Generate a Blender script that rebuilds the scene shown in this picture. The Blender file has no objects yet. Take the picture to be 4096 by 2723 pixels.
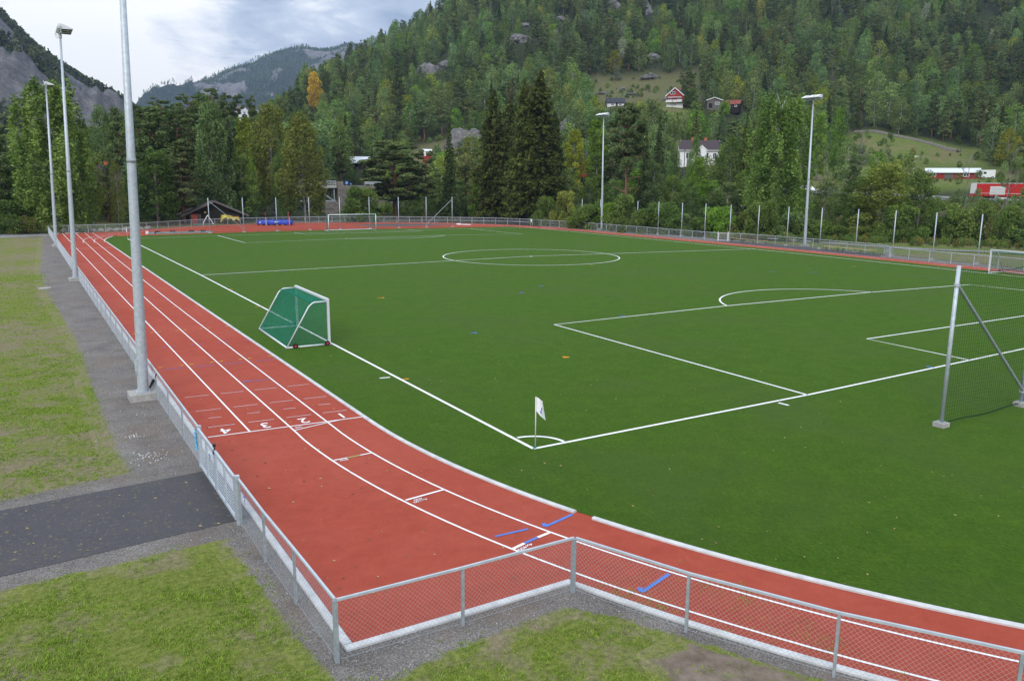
import bpy, math, random
import numpy as np
from mathutils import Matrix, Vector, noise as mnoise
from mathutils.geometry import tessellate_polygon
PI = math.pi
R = math.radians
sc = bpy.context.scene
C = sc.collection
rng = random.Random(7)

HAZE = 1.0e-4
CLOUD, SUN, EXPO = 1.95, 1.5, 0.40
SKYSEED = 2.0
SKYLOBES = [(7, .165, 9, .15), (5.5, .085, 6, .15), (22, .20, 12, -.07), (12, .240, 7, -.10), (8, .128, 3.5, -.10), (19, .165, 5, .08)]
SKYRAMP = [(.28, (.30, .38, .52)), (.46, (.54, .62, .75)), (.55, (.88, .91, .96)), (.64, (1.08, 1.08, 1.06))]
DENOISE = True

# ------------------------------------------------------------------ helpers
class MB:
    """collects shapes, then becomes ONE mesh object"""
    def __init__(s): s.v = []; s.f = []; s.m = []
    def add(s, vs, fs, m=0):
        o = len(s.v); s.v += [tuple(v) for v in vs]
        for f in fs: s.f.append(tuple(i + o for i in f)); s.m.append(m)
    def box(s, c, d, rz=0.0, m=0, taper=1.0):
        x, y, z = d[0] / 2, d[1] / 2, d[2] / 2
        ca, sa = math.cos(rz), math.sin(rz); vs = []
        for dz in (-1, 1):
            k = taper if dz > 0 else 1.0
            for dx, dy in ((-1, -1), (1, -1), (1, 1), (-1, 1)):
                px, py = dx * x * k, dy * y * k
                vs.append((c[0] + px * ca - py * sa, c[1] + px * sa + py * ca, c[2] + dz * z))
        s.add(vs, [(3, 2, 1, 0), (4, 5, 6, 7), (0, 1, 5, 4), (1, 2, 6, 5), (2, 3, 7, 6), (3, 0, 4, 7)], m)
    def tube(s, pts, rad, n=8, m=0, cap=True):
        pts = [Vector(p) for p in pts]
        if not hasattr(rad, '__len__'): rad = [rad] * len(pts)
        rings = []
        for i, p in enumerate(pts):
            d = (pts[min(i + 1, len(pts) - 1)] - pts[max(i - 1, 0)]).normalized()
            a = Vector((0, 0, 1)) if abs(d.z) < .9 else Vector((1, 0, 0))
            u = d.cross(a).normalized(); w = d.cross(u)
            rings.append([p + (u * math.cos(2 * PI * k / n) + w * math.sin(2 * PI * k / n)) * rad[i] for k in range(n)])
        vs = [q for r_ in rings for q in r_]; fs = []
        for i in range(len(pts) - 1):
            for k in range(n):
                a, b = i * n + k, i * n + (k + 1) % n
                fs.append((a, b, b + n, a + n))
        if cap: fs += [tuple(range(n))[::-1], tuple(range((len(pts) - 1) * n, len(pts) * n))]
        s.add(vs, fs, m)
    def beam(s, p, q, w, h, m=0):
        p, q = Vector(p), Vector(q); d = (q - p).normalized()
        a = Vector((0, 0, 1)) if abs(d.z) < .95 else Vector((0, 1, 0))
        u = d.cross(a).normalized() * w / 2; t = u.cross(d).normalized() * h / 2
        vs = [p - u - t, p + u - t, p + u + t, p - u + t, q - u - t, q + u - t, q + u + t, q - u + t]
        s.add(vs, [(3, 2, 1, 0), (4, 5, 6, 7), (0, 1, 5, 4), (1, 2, 6, 5), (2, 3, 7, 6), (3, 0, 4, 7)], m)
    def prism(s, prof, p0, ax, up, ext, m=0):
        """prof: 2D outline (a,b) along ax/up at p0, extruded by vector ext"""
        p0, ax, up, ext = Vector(p0), Vector(ax), Vector(up), Vector(ext)
        n = len(prof)
        A = [p0 + ax * a + up * b for a, b in prof]; B = [q + ext for q in A]
        s.add(A + B, [tuple(range(n))[::-1], tuple(range(n, 2 * n))] + [(i, (i + 1) % n, n + (i + 1) % n, n + i) for i in range(n)], m)
    def flat(s, poly, z, m=0):
        vs = [(p[0], p[1], z) for p in poly]
        tris = tessellate_polygon([[Vector((p[0], p[1], 0)) for p in poly]])
        fs = []
        for t in tris:
            a, b, c = (poly[i] for i in t)
            cr = (b[0] - a[0]) * (c[1] - a[1]) - (b[1] - a[1]) * (c[0] - a[0])
            fs.append(tuple(t) if cr > 0 else tuple(t)[::-1])
        s.add(vs, fs, m)
    def strip(s, pts, w, z, m=0, closed=False):
        """painted line of width w along 2D points"""
        n = len(pts); L = []; Rr = []
        for i in range(n):
            a = pts[(i - 1) % n] if closed else pts[max(i - 1, 0)]
            b = pts[(i + 1) % n] if closed else pts[min(i + 1, n - 1)]
            dx, dy = b[0] - a[0], b[1] - a[1]; l = math.hypot(dx, dy) or 1
            nx, ny = -dy / l * w / 2, dx / l * w / 2
            L.append((pts[i][0] + nx, pts[i][1] + ny, z)); Rr.append((pts[i][0] - nx, pts[i][1] - ny, z))
        fs = []
        for i in range(n if closed else n - 1):
            j = (i + 1) % n
            fs.append((n + i, n + j, j, i))
        s.add(L + Rr, fs, m)
    def kerb(s, pts, w, z0, z1, m=0):
        """raised band along 2D points"""
        n = len(pts); rows = []
        for i in range(n):
            a = pts[max(i - 1, 0)]; b = pts[min(i + 1, n - 1)]
            dx, dy = b[0] - a[0], b[1] - a[1]; l = math.hypot(dx, dy)
            nx, ny = -dy / l, dx / l; x, y = pts[i]; h = w / 2; c = .02
            rows.append([(x + nx * h, y + ny * h, z0), (x + nx * h, y + ny * h, z1 - c), (x + nx * (h - c), y + ny * (h - c), z1),
                         (x - nx * (h - c), y - ny * (h - c), z1), (x - nx * h, y - ny * h, z1 - c), (x - nx * h, y - ny * h, z0)])
        vs = [q for r_ in rows for q in r_]; fs = []
        for i in range(n - 1):
            for k in range(5):
                a = i * 6 + k; fs.append((a + 1, a, a + 6, a + 7))
        fs += [tuple(range(6)), tuple(range((n - 1) * 6, n * 6))[::-1]]
        s.add(vs, fs, m)
    def build(s, name, mats, parent=None, org=(0, 0, 0), smooth=False):
        me = bpy.data.meshes.new(name)
        me.from_pydata([(v[0] - org[0], v[1] - org[1], v[2] - org[2]) for v in s.v], [], s.f)
        if not isinstance(mats, (list, tuple)): mats = [mats]
        for m in mats: me.materials.append(m)
        if len(mats) > 1: me.polygons.foreach_set('material_index', s.m)
        if smooth: me.polygons.foreach_set('use_smooth', [True] * len(s.f))
        me.update()
        o = bpy.data.objects.new(name, me); C.objects.link(o)
        if parent: o.parent = parent
        return o

def tag(o, label=None, cat=None, group=None, kind=None):
    if label: o['label'] = label
    if cat: o['category'] = cat
    if group: o['group'] = group
    if kind: o['kind'] = kind
    return o
def thing(name, label, cat, loc, group=None, rz=0.0):
    o = bpy.data.objects.new(name, None); C.objects.link(o)
    o.empty_display_size = .3
    o.location = loc; o.rotation_euler = (0, 0, rz)
    return tag(o, label, cat, group)
def struct(o, label=None):
    o['kind'] = 'structure'
    if label: o['label'] = label
    return o
def copy_tree(o, parent=None):
    c = o.copy(); C.objects.link(c)
    if parent: c.parent = parent
    for ch in o.children: copy_tree(ch, c)
    return c

# ------------------------------------------------------------------ materials
def newmat(name):
    m = bpy.data.materials.new(name); m.use_nodes = True
    nt = m.node_tree; nt.nodes.clear()
    out = nt.nodes.new('ShaderNodeOutputMaterial')
    return m, nt, out
def N(nt, t, **kw):
    n = nt.nodes.new(t)
    for k, v in kw.items():
        if k.startswith('i_'): n.inputs[k[2:].replace('_', ' ')].default_value = v
        else: setattr(n, k, v)
    return n
def c4(c): return (c[0], c[1], c[2], 1.0)
def ramp(nt, src, stops):
    r_ = nt.nodes.new('ShaderNodeValToRGB'); e = r_.color_ramp.elements
    while len(e) < len(stops): e.new(.5)
    for i, (p, c) in enumerate(stops): e[i].position = p; e[i].color = c4(c)
    nt.links.new(src, r_.inputs[0]); return r_.outputs[0]
def noise(nt, scale, detail=4, rough=.55, vec=None, dist=0.0):
    n = N(nt, 'ShaderNodeTexNoise'); n.inputs['Scale'].default_value = scale; n.inputs['Detail'].default_value = detail
    n.inputs['Roughness'].default_value = rough; n.inputs['Distortion'].default_value = dist
    if vec is not None: nt.links.new(vec, n.inputs['Vector'])
    return n.outputs['Fac']
def objco(nt): return N(nt, 'ShaderNodeTexCoord').outputs['Object']
def geopos(nt): return N(nt, 'ShaderNodeNewGeometry').outputs['Position']
def mix(nt, fac, a, b, mode='MIX'):
    n = N(nt, 'ShaderNodeMix', data_type='RGBA', blend_type=mode)
    for sock, val in ((n.inputs[0], fac), (n.inputs[6], a), (n.inputs[7], b)):
        if hasattr(val, 'is_output'): nt.links.new(val, sock)
        else: sock.default_value = val if not isinstance(val, tuple) else c4(val)
    return n.outputs[2]
def math_(nt, op, a, b=0.0, clamp=False):
    n = N(nt, 'ShaderNodeMath', operation=op, use_clamp=clamp)
    for sock, val in ((n.inputs[0], a), (n.inputs[1], b)):
        if hasattr(val, 'is_output'): nt.links.new(val, sock)
        else: sock.default_value = val
    return n.outputs[0]
def bump(nt, h, strength, dist=.02):
    b = N(nt, 'ShaderNodeBump'); b.inputs['Strength'].default_value = strength; b.inputs['Distance'].default_value = dist
    nt.links.new(h, b.inputs['Height']); return b.outputs[0]
def princ(nt, out, col, rough=.8, metal=0.0, spec=.3, nrm=None):
    b = N(nt, 'ShaderNodeBsdfPrincipled')
    if hasattr(col, 'is_output'): nt.links.new(col, b.inputs['Base Color'])
    else: b.inputs['Base Color'].default_value = c4(col)
    if hasattr(rough, 'is_output'): nt.links.new(rough, b.inputs['Roughness'])
    else: b.inputs['Roughness'].default_value = rough
    b.inputs['Metallic'].default_value = metal; b.inputs['Specular IOR Level'].default_value = spec
    if nrm is not None: nt.links.new(nrm, b.inputs['Normal'])
    nt.links.new(b.outputs[0], out.inputs[0]); return b
def simple(name, col, rough=.6, metal=0.0, spec=.4, var=.12, scale=6.0):
    """paint / plastic / metal with slight mottling and wear"""
    m, nt, out = newmat(name); g = objco(nt)
    n = noise(nt, scale, 5, .6, g)
    a = tuple(c * (1 - var) for c in col); b = tuple(min(1, c * (1 + var)) for c in col)
    cc = ramp(nt, n, [(.3, a), (.7, b)])
    princ(nt, out, cc, rough, metal, spec, bump(nt, noise(nt, scale * 6, 3, .6, g), .08, .01)); return m

M = {}
M['galv'] = simple('galvanised_steel', (.44, .49, .53), .5, .25, .5, .16, 9)
M['galvbright'] = simple('bright_galvanised_rail', (.43, .485, .53), .5, .15, .4, .10, 4)
M['galvdull'] = simple('dull_galvanised_steel', (.30, .34, .36), .6, .2, .4, .18, 9)
M['wire'] = simple('galvanised_wire', (.36, .39, .42), .6, .2, .5, .05, 3)
M['alu'] = simple('white_coated_aluminium', (.68, .70, .72), .4, .15, .5, .05, 5)
M['concrete'] = simple('grey_concrete', (.36, .35, .33), .9, 0, .2, .22, 7)
M['kerbstone'] = simple('pale_concrete_kerb', (.52, .53, .53), .85, 0, .2, .18, 3)
M['netgreen'] = simple('green_net', (.015, .20, .12), .7, 0, .2, .1, 3)
M['netdark'] = simple('dark_green_net', (.012, .045, .02), .8, 0, .1, .1, 3)
M['black'] = simple('black_plastic', (.018, .018, .02), .5, 0, .4, .2, 8)
M['rubber'] = simple('black_rubber', (.02, .02, .02), .8, 0, .2, .2, 8)
M['redplastic'] = simple('red_plastic', (.45, .03, .03), .45, 0, .4, .1, 8)
M['white'] = simple('white_paint', (.78, .79, .80), .5, 0, .4, .04, 3)
M['offwhite'] = simple('off_white_paint', (.62, .62, .60), .6, 0, .4, .08, 3)
M['woodplank'] = simple('blond_wood', (.50, .36, .20), .7, 0, .2, .15, 6)
M['greenpaint'] = simple('dark_green_paint', (.02, .09, .05), .6, 0, .3, .1, 6)
M['darkwood'] = simple('dark_stained_boards', (.022, .018, .016), .85, 0, .15, .3, 5)
M['greywood'] = simple('weathered_grey_boards', (.13, .12, .11), .9, 0, .1, .25, 5)
M['brownwood'] = simple('brown_boards', (.05, .025, .022), .85, 0, .15, .25, 5)
M['redboard'] = simple('red_painted_boards', (.27, .035, .028), .75, 0, .2, .15, 4)
M['brick'] = simple('orange_chimney_brick', (.42, .14, .07), .9, 0, .1, .2, 6)
M['rooftile'] = simple('brown_roof_tiles', (.062, .048, .052), .85, 0, .2, .2, 5)
M['roofblack'] = simple('black_roof_sheet', (.022, .024, .032), .6, 0, .3, .2, 5)
M['roofwhite'] = simple('pale_metal_roof', (.62, .66, .72), .45, .1, .4, .06, 3)
M['roofred'] = simple('red_tile_roof', (.20, .06, .045), .8, 0, .2, .2, 5)
M['roofgrey'] = simple('grey_roof_felt', (.13, .115, .10), .9, 0, .2, .2, 5)
M['glass'] = simple('window_glass', (.03, .045, .055), .12, 0, .7, .2, 2)
M['asphaltroad'] = simple('grey_road_asphalt', (.11, .11, .115), .9, 0, .2, .12, 1)
M['truckred'] = simple('red_truck_curtain', (.55, .025, .02), .5, 0, .4, .06, 1)
M['carpaint'] = simple('dark_blue_car_paint', (.02, .028, .05), .22, .1, .7, .1, 2)
M['lampglass'] = simple('dark_lamp_glass', (.06, .07, .08), .15, 0, .6, .1, 2)
M['cyan'] = simple('light_blue_sheet', (.16, .52, .75), .5, 0, .3, .1, 8)
M['signblue'] = simple('blue_sign_face', (.03, .16, .55), .4, 0, .4, .06, 3)
M['tarpyellow'] = simple('yellow_tarpaulin', (.50, .42, .05), .5, 0, .4, .18, 2)
M['tarpblue'] = simple('blue_vinyl_cover', (.012, .05, .42), .42, 0, .5, .2, 1.5)
M['tarpgrey'] = simple('grey_green_tarpaulin', (.12, .18, .17), .7, 0, .2, .25, 1)
M['redpost'] = simple('red_enamel', (.48, .035, .02), .5, 0, .4, .1, 4)
M['pinkboard'] = simple('dull_red_panel', (.30, .07, .055), .8, 0, .2, .1, 2)
M['slate'] = simple('dark_grey_synthetic', (.075, .085, .09), .9, 0, .2, .2, 1)
M['umbrella'] = simple('black_umbrella_cloth', (.008, .009, .012), .6, 0, .3, .2, 12)

# paints laid on the track and pitch
def paint(name, col):
    m, nt, out = newmat(name); g = geopos(nt)
    n = noise(nt, 9, 7, .8, g)
    princ(nt, out, ramp(nt, n, [(.30, tuple(c * .72 for c in col)), (.52, col)]), .7, 0, .25); return m
P_W, P_B, P_O, P_Y, P_G, P_P = (paint('white_line_paint', (.80, .80, .80)), paint('blue_line_paint', (.07, .19, .55)),
    paint('orange_line_paint', (.75, .30, .02)), paint('yellow_line_paint', (.70, .50, .03)),
    paint('green_line_paint', (.30, .40, .14)), paint('thin_white_paint', (.66, .56, .58)))
PAINTS = [P_W, P_B, P_O, P_Y, P_G, P_P]

def mat_track():
    m, nt, out = newmat('red_rubber_track'); g = geopos(nt)
    fine = noise(nt, 60, 5, .85, g); mid = noise(nt, 2.2, 8, .72, g, .5); big = noise(nt, .22, 4, .6, g)
    base = ramp(nt, mid, [(.25, (.278, .050, .031)), (.75, (.375, .074, .046))])
    base = mix(nt, math_(nt, 'MULTIPLY', ramp(nt, big, [(.4, (0, 0, 0)), (.75, (1, 1, 1))]), .45), base, (.39, .100, .068))
    speck = ramp(nt, fine, [(.34, (.45, .42, .42)), (.5, (1, 1, 1)), (.68, (1.25, 1.22, 1.2))])
    base = mix(nt, .7, base, speck, 'MULTIPLY')
    dust = ramp(nt, noise(nt, 16, 3, .6, g), [(.66, (0, 0, 0)), (.74, (1, 1, 1))])
    base = mix(nt, math_(nt, 'MULTIPLY', dust, .25), base, (.30, .16, .10))
    princ(nt, out, base, .9, 0, .10, bump(nt, fine, .5, .006)); return m
def mat_turf():
    m, nt, out = newmat('artificial_turf'); g = geopos(nt)
    mp = N(nt, 'ShaderNodeMapping'); nt.links.new(g, mp.inputs[0]); mp.inputs['Scale'].default_value = (1, 1, 1)
    mp.inputs['Rotation'].default_value = (0, 0, R(35)); mp.inputs['Scale'].default_value = (1, .42, 1)
    fine = noise(nt, 15, 5, .8, mp.outputs[0]); fib = noise(nt, 34, 3, .8, mp.outputs[0]); mid = noise(nt, 1.1, 7, .68, g, .6); big = noise(nt, .16, 4, .55, g, .4)
    base = ramp(nt, mid, [(.28, (.024, .055, .004)), (.72, (.048, .092, .006))])
    base = mix(nt, ramp(nt, fine, [(.36, (.85, .85, .85)), (.56, (0, 0, 0))]), base, (.014, .033, .003))
    base = mix(nt, math_(nt, 'MULTIPLY', ramp(nt, fib, [(.54, (0, 0, 0)), (.70, (1, 1, 1))]), .55), base, (.095, .165, .03))
    worn = math_(nt, 'MULTIPLY', ramp(nt, big, [(.46, (0, 0, 0)), (.70, (1, 1, 1))]), .5)
    base = mix(nt, worn, base, (.042, .058, .018))
    b = princ(nt, out, base, .8, 0, .05, bump(nt, fine, .6, .02))
    b.inputs['Sheen Weight'].default_value = .12; b.inputs['Sheen Roughness'].default_value = .5
    b.inputs['Sheen Tint'].default_value = (.38, .85, .10, 1)
    return m
GRAVEL = ((.105, .097, .092), (.175, .163, .155), (.30, .285, .27))
def gravel_col(nt, g, a, b_, c):
    vor = N(nt, 'ShaderNodeTexVoronoi'); vor.inputs['Scale'].default_value = 60; nt.links.new(g, vor.inputs['Vector'])
    bw = N(nt, 'ShaderNodeRGBToBW'); nt.links.new(vor.outputs['Color'], bw.inputs[0])
    base = ramp(nt, bw.outputs[0], [(.15, a), (.55, b_), (.86, c)])
    patch = ramp(nt, noise(nt, .8, 6, .65, g), [(.32, (.70, .68, .66)), (.7, (1.12, 1.10, 1.06))])
    base = mix(nt, 1.0, base, patch, 'MULTIPLY')
    earth = math_(nt, 'MULTIPLY', ramp(nt, noise(nt, .45, 6, .7, g), [(.48, (0, 0, 0)), (.66, (1, 1, 1))]), .5)
    return mix(nt, earth, base, (.17, .125, .09)), math_(nt, 'SUBTRACT', 1.0, vor.outputs['Distance'])
def mat_gravel(name, a, b_, c):
    m, nt, out = newmat(name); base, h = gravel_col(nt, geopos(nt), a, b_, c)
    princ(nt, out, base, .92, 0, .2, bump(nt, h, .9, .012)); return m
def mat_asphalt():
    m, nt, out = newmat('dark_asphalt'); g = geopos(nt)
    f = noise(nt, 45, 5, .85, g)
    base = ramp(nt, f, [(.34, (.030, .036, .042)), (.52, (.064, .062, .068)), (.7, (.13, .125, .125))])
    base = mix(nt, math_(nt, 'MULTIPLY', ramp(nt, noise(nt, .9, 5, .6, g), [(.4, (0, 0, 0)), (.75, (1, 1, 1))]), .4), base, (.095, .085, .08))
    mp = N(nt, 'ShaderNodeMapping'); nt.links.new(g, mp.inputs[0]); mp.inputs['Scale'].default_value = (1, 1.6, 1)
    leaf = ramp(nt, noise(nt, 7.5, 2, .5, mp.outputs[0]), [(.62, (0, 0, 0)), (.70, (1, 1, 1))])
    base = mix(nt, math_(nt, 'MULTIPLY', leaf, .5), base, (.24, .19, .07))
    princ(nt, out, base, .85, 0, .25, bump(nt, f, .6, .006)); return m
def lawn_col(nt, g, dirt):
    n1 = noise(nt, 1.1, 7, .68, g, .4); n2 = noise(nt, 9, 5, .7, g); n3 = noise(nt, .13, 5, .6, g, .3); n4 = noise(nt, 45, 3, .7, g)
    base = ramp(nt, n2, [(.28, (.080, .118, .022)), (.5, (.155, .190, .038)), (.72, (.24, .255, .075))])
    base = mix(nt, .7, base, ramp(nt, n4, [(.34, (.35, .4, .35)), (.6, (1.2, 1.15, 1))]), 'MULTIPLY')
    soil = ramp(nt, n2, [(.3, (.14, .108, .075)), (.7, (.27, .215, .155))])
    amt = math_(nt, 'ADD', math_(nt, 'MULTIPLY', n1, .65), math_(nt, 'MULTIPLY', n3, .55))
    fac = ramp(nt, amt, [(.64 - dirt * .16, (0, 0, 0)), (.76 - dirt * .12, (1, 1, 1))])
    return mix(nt, math_(nt, 'MULTIPLY', fac, .8), base, soil), n4
def mat_lawn(name, dirt=.5):
    m, nt, out = newmat(name); base, n4 = lawn_col(nt, geopos(nt), dirt)
    princ(nt, out, base, .95, 0, .1, bump(nt, n4, .8, .03)); return m
def mud_col(nt, g):
    n = noise(nt, 3, 7, .65, g); return ramp(nt, n, [(.3, (.11, .085, .062)), (.7, (.23, .185, .145))]), n
def mat_blend(name, kind):
    """ragged transition: attribute 'across' runs 0 (grass) to 1 (gravel or mud)"""
    m, nt, out = newmat(name); g = geopos(nt)
    a, h1 = lawn_col(nt, g, .75)
    b, h2 = gravel_col(nt, g, *GRAVEL) if kind == 'gravel' else mud_col(nt, g)
    at = N(nt, 'ShaderNodeAttribute', attribute_name='across')
    nn = math_(nt, 'ADD', math_(nt, 'MULTIPLY', noise(nt, 2.6, 6, .7, g), .9), math_(nt, 'MULTIPLY', noise(nt, 14, 4, .7, g), .5))
    f = math_(nt, 'ADD', at.outputs['Fac'], math_(nt, 'SUBTRACT', nn, .70))
    k = ramp(nt, f, [(.40, (0, 0, 0)), (.60, (1, 1, 1))])
    princ(nt, out, mix(nt, k, a, b), .93, 0, .15, bump(nt, h1, .7, .02)); return m
def mat_terrain():
    m, nt, out = newmat('valley_ground'); g = geopos(nt)
    at = N(nt, 'ShaderNodeAttribute', attribute_name='meadow'); md = at.outputs['Fac']
    at2 = N(nt, 'ShaderNodeAttribute', attribute_name='bare'); br = at2.outputs['Fac']
    n1 = noise(nt, .09, 7, .65, g, .5); n2 = noise(nt, .9, 6, .7, g); n3 = noise(nt, 7, 4, .7, g)
    floor_ = ramp(nt, n2, [(.28, (.016, .022, .010)), (.55, (.035, .045, .018)), (.8, (.075, .07, .035))])
    grass = ramp(nt, n2, [(.25, (.07, .095, .022)), (.55, (.125, .17, .035)), (.8, (.19, .20, .07))])
    grass = mix(nt, ramp(nt, n1, [(.46, (0, 0, 0)), (.66, (.75, .75, .75))]), grass, (.19, .145, .085))
    base = mix(nt, md, floor_, grass)
    heath = ramp(nt, n2, [(.28, (.07, .08, .03)), (.45, (.12, .12, .045)), (.6, (.17, .135, .085)), (.8, (.25, .23, .20))])
    base = mix(nt, br, base, heath)
    base = mix(nt, .5, base, ramp(nt, n3, [(.3, (.5, .5, .5)), (.65, (1.1, 1.1, 1.1))]), 'MULTIPLY')
    princ(nt, out, base, .95, 0, .1, bump(nt, n3, .7, .12)); return m
def mat_rock(name, a, b_, forest=None, sc_=1.0):
    m, nt, out = newmat(name); g = geopos(nt)
    mp = N(nt, 'ShaderNodeMapping'); nt.links.new(g, mp.inputs[0]); mp.inputs['Scale'].default_value = (1, 1, .55)
    v = mp.outputs[0]
    n1 = noise(nt, .12 * sc_, 9, .68, v, 1.0); n2 = noise(nt, .7 * sc_, 7, .7, v); n3 = noise(nt, .05 * sc_, 7, .66, v, .6)
    base = ramp(nt, n1, [(.30, a), (.52, tuple((x + y) / 2 for x, y in zip(a, b_))), (.72, b_)])
    base = mix(nt, .7, base, ramp(nt, n2, [(.3, (.45, .45, .47)), (.6, (1.1, 1.1, 1.1))]), 'MULTIPLY')
    if forest:
        f2 = ramp(nt, n2, [(.3, tuple(c * .5 for c in forest)), (.7, tuple(c * 1.5 for c in forest))])
        at = N(nt, 'ShaderNodeAttribute', attribute_name='wood')
        fac = math_(nt, 'MULTIPLY', .5, math_(nt, 'ADD', math_(nt, 'MULTIPLY', n3, 1.3), at.outputs['Fac']))
        base = mix(nt, ramp(nt, fac, [(.56, (0, 0, 0)), (.62, (1, 1, 1))]), base, f2)
    else:
        moss = ramp(nt, n2, [(.58, (0, 0, 0)), (.74, (.8, .8, .8))])
        base = mix(nt, moss, base, (.055, .06, .026))
    princ(nt, out, base, .92, 0, .2, bump(nt, n1, 1.0, 1.5 / sc_)); return m
def mat_water():
    m, nt, out = newmat('river_water'); g = geopos(nt)
    n = noise(nt, 1.4, 5, .65, g, 1.0)
    foam = ramp(nt, noise(nt, 2.2, 6, .7, g, 1.5), [(.56, (.035, .045, .05)), (.68, (.45, .48, .50))])
    princ(nt, out, foam, .12, 0, .5, bump(nt, n, .7, .25)); return m
def mat_stone():
    m, nt, out = newmat('coursed_stone_wall'); tc = objco(nt)
    mp = N(nt, 'ShaderNodeMapping'); nt.links.new(tc, mp.inputs[0]); mp.inputs['Rotation'].default_value = (R(90), 0, 0)
    br = N(nt, 'ShaderNodeTexBrick'); nt.links.new(mp.outputs[0], br.inputs['Vector'])
    br.inputs['Scale'].default_value = 1.0; br.inputs['Brick Width'].default_value = 1.1; br.inputs['Row Height'].default_value = .5
    br.inputs['Color1'].default_value = (.17, .155, .14, 1); br.inputs['Color2'].default_value = (.27, .245, .22, 1); br.inputs['Mortar'].default_value = (.10, .09, .085, 1)
    br.inputs['Mortar Size'].default_value = .02
    n = noise(nt, 1.5, 6, .7, tc)
    base = mix(nt, .7, br.outputs['Color'], ramp(nt, n, [(.3, (.5, .48, .46)), (.7, (1.1, 1.1, 1.1))]), 'MULTIPLY')
    princ(nt, out, base, .9, 0, .2, bump(nt, n, .6, .05)); return m
def mat_leaf(name, dark, light, hue=.5, trans=.30):
    """foliage: every leaf clump has its own tone, every tree its own tint"""
    m, nt, out = newmat(name)
    dark, light = tuple(c * 1.35 for c in dark), tuple(c * 1.45 for c in light)
    at = N(nt, 'ShaderNodeAttribute', attribute_name='tone')
    oi = N(nt, 'ShaderNodeObjectInfo')
    wild = oi.outputs['Alpha']     # 0 on a tree whose own tint is set by hand
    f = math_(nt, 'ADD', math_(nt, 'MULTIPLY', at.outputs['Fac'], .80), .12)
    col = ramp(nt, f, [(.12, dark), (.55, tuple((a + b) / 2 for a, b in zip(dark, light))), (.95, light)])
    tint = ramp(nt, math_(nt, 'FRACT', math_(nt, 'MULTIPLY', oi.outputs['Random'], 7.31)), [(0, (1 + .30 * hue, 1 - .02 * hue, 1 - .25 * hue)), (.5, (1, 1, 1)), (1, (1 - .22 * hue, 1, 1 + .25 * hue))])
    col = mix(nt, wild, col, tint, 'MULTIPLY')
    val = ramp(nt, math_(nt, 'FRACT', math_(nt, 'MULTIPLY', oi.outputs['Random'], 23.7)), [(0, (.70, .70, .70)), (1, (1.5, 1.5, 1.5))])
    col = mix(nt, wild, col, val, 'MULTIPLY')
    col = mix(nt, 1.0, col, oi.outputs['Color'], 'MULTIPLY')
    d = N(nt, 'ShaderNodeBsdfDiffuse'); nt.links.new(col, d.inputs[0])
    t = N(nt, 'ShaderNodeBsdfTranslucent'); nt.links.new(mix(nt, 1.0, col, (1.0, 1.15, .7), 'MULTIPLY'), t.inputs[0])
    mx = N(nt, 'ShaderNodeMixShader'); mx.inputs[0].default_value = trans
    nt.links.new(d.outputs[0], mx.inputs[1]); nt.links.new(t.outputs[0], mx.inputs[2]); nt.links.new(mx.outputs[0], out.inputs[0])
    return m
def mat_bark(name, a, b_, scale=2.0, stretch=.25):
    m, nt, out = newmat(name); tc = objco(nt)
    mp = N(nt, 'ShaderNodeMapping'); nt.links.new(tc, mp.inputs[0]); mp.inputs['Scale'].default_value = (1, 1, stretch)
    n = noise(nt, scale, 6, .7, mp.outputs[0])
    princ(nt, out, ramp(nt, n, [(.38, a), (.56, b_)]), .9, 0, .15, bump(nt, n, .7, .05)); return m
M['track'] = mat_track(); M['turf'] = mat_turf(); M['asphalt'] = mat_asphalt(); M['mud'] = mat_blend('wet_mud_in_grass', 'mud'); M['edge'] = mat_blend('ragged_grass_edge', 'gravel')
M['gravel'] = mat_gravel('grey_gravel', *GRAVEL)
M['gravelpale'] = mat_gravel('pale_gravel_road', (.17, .18, .18), (.24, .25, .25), (.34, .35, .36))
M['lawn'] = mat_lawn('patchy_lawn', .55); M['terrain'] = mat_terrain()
M['rock'] = mat_rock('grey_rock', (.060, .058, .058), (.27, .262, .255), None, 2.6)
M['mtnleft'] = mat_rock('wooded_rock_mountain', (.045, .045, .050), (.19, .185, .185), (.026, .044, .024), 1.0)
M['mtnfar'] = mat_rock('distant_wooded_mountain', (.075, .073, .075), (.22, .215, .21), (.024, .034, .020), .35)
M['water'] = mat_water(); M['stone'] = mat_stone()
M['logs'] = simple('pale_debarked_logs', (.24, .22, .20), .85, 0, .2, .2, 3)
M['boulder'] = mat_rock('pale_boulder_stone', (.20, .18, .165), (.42, .39, .36), None, 8.0)
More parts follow.
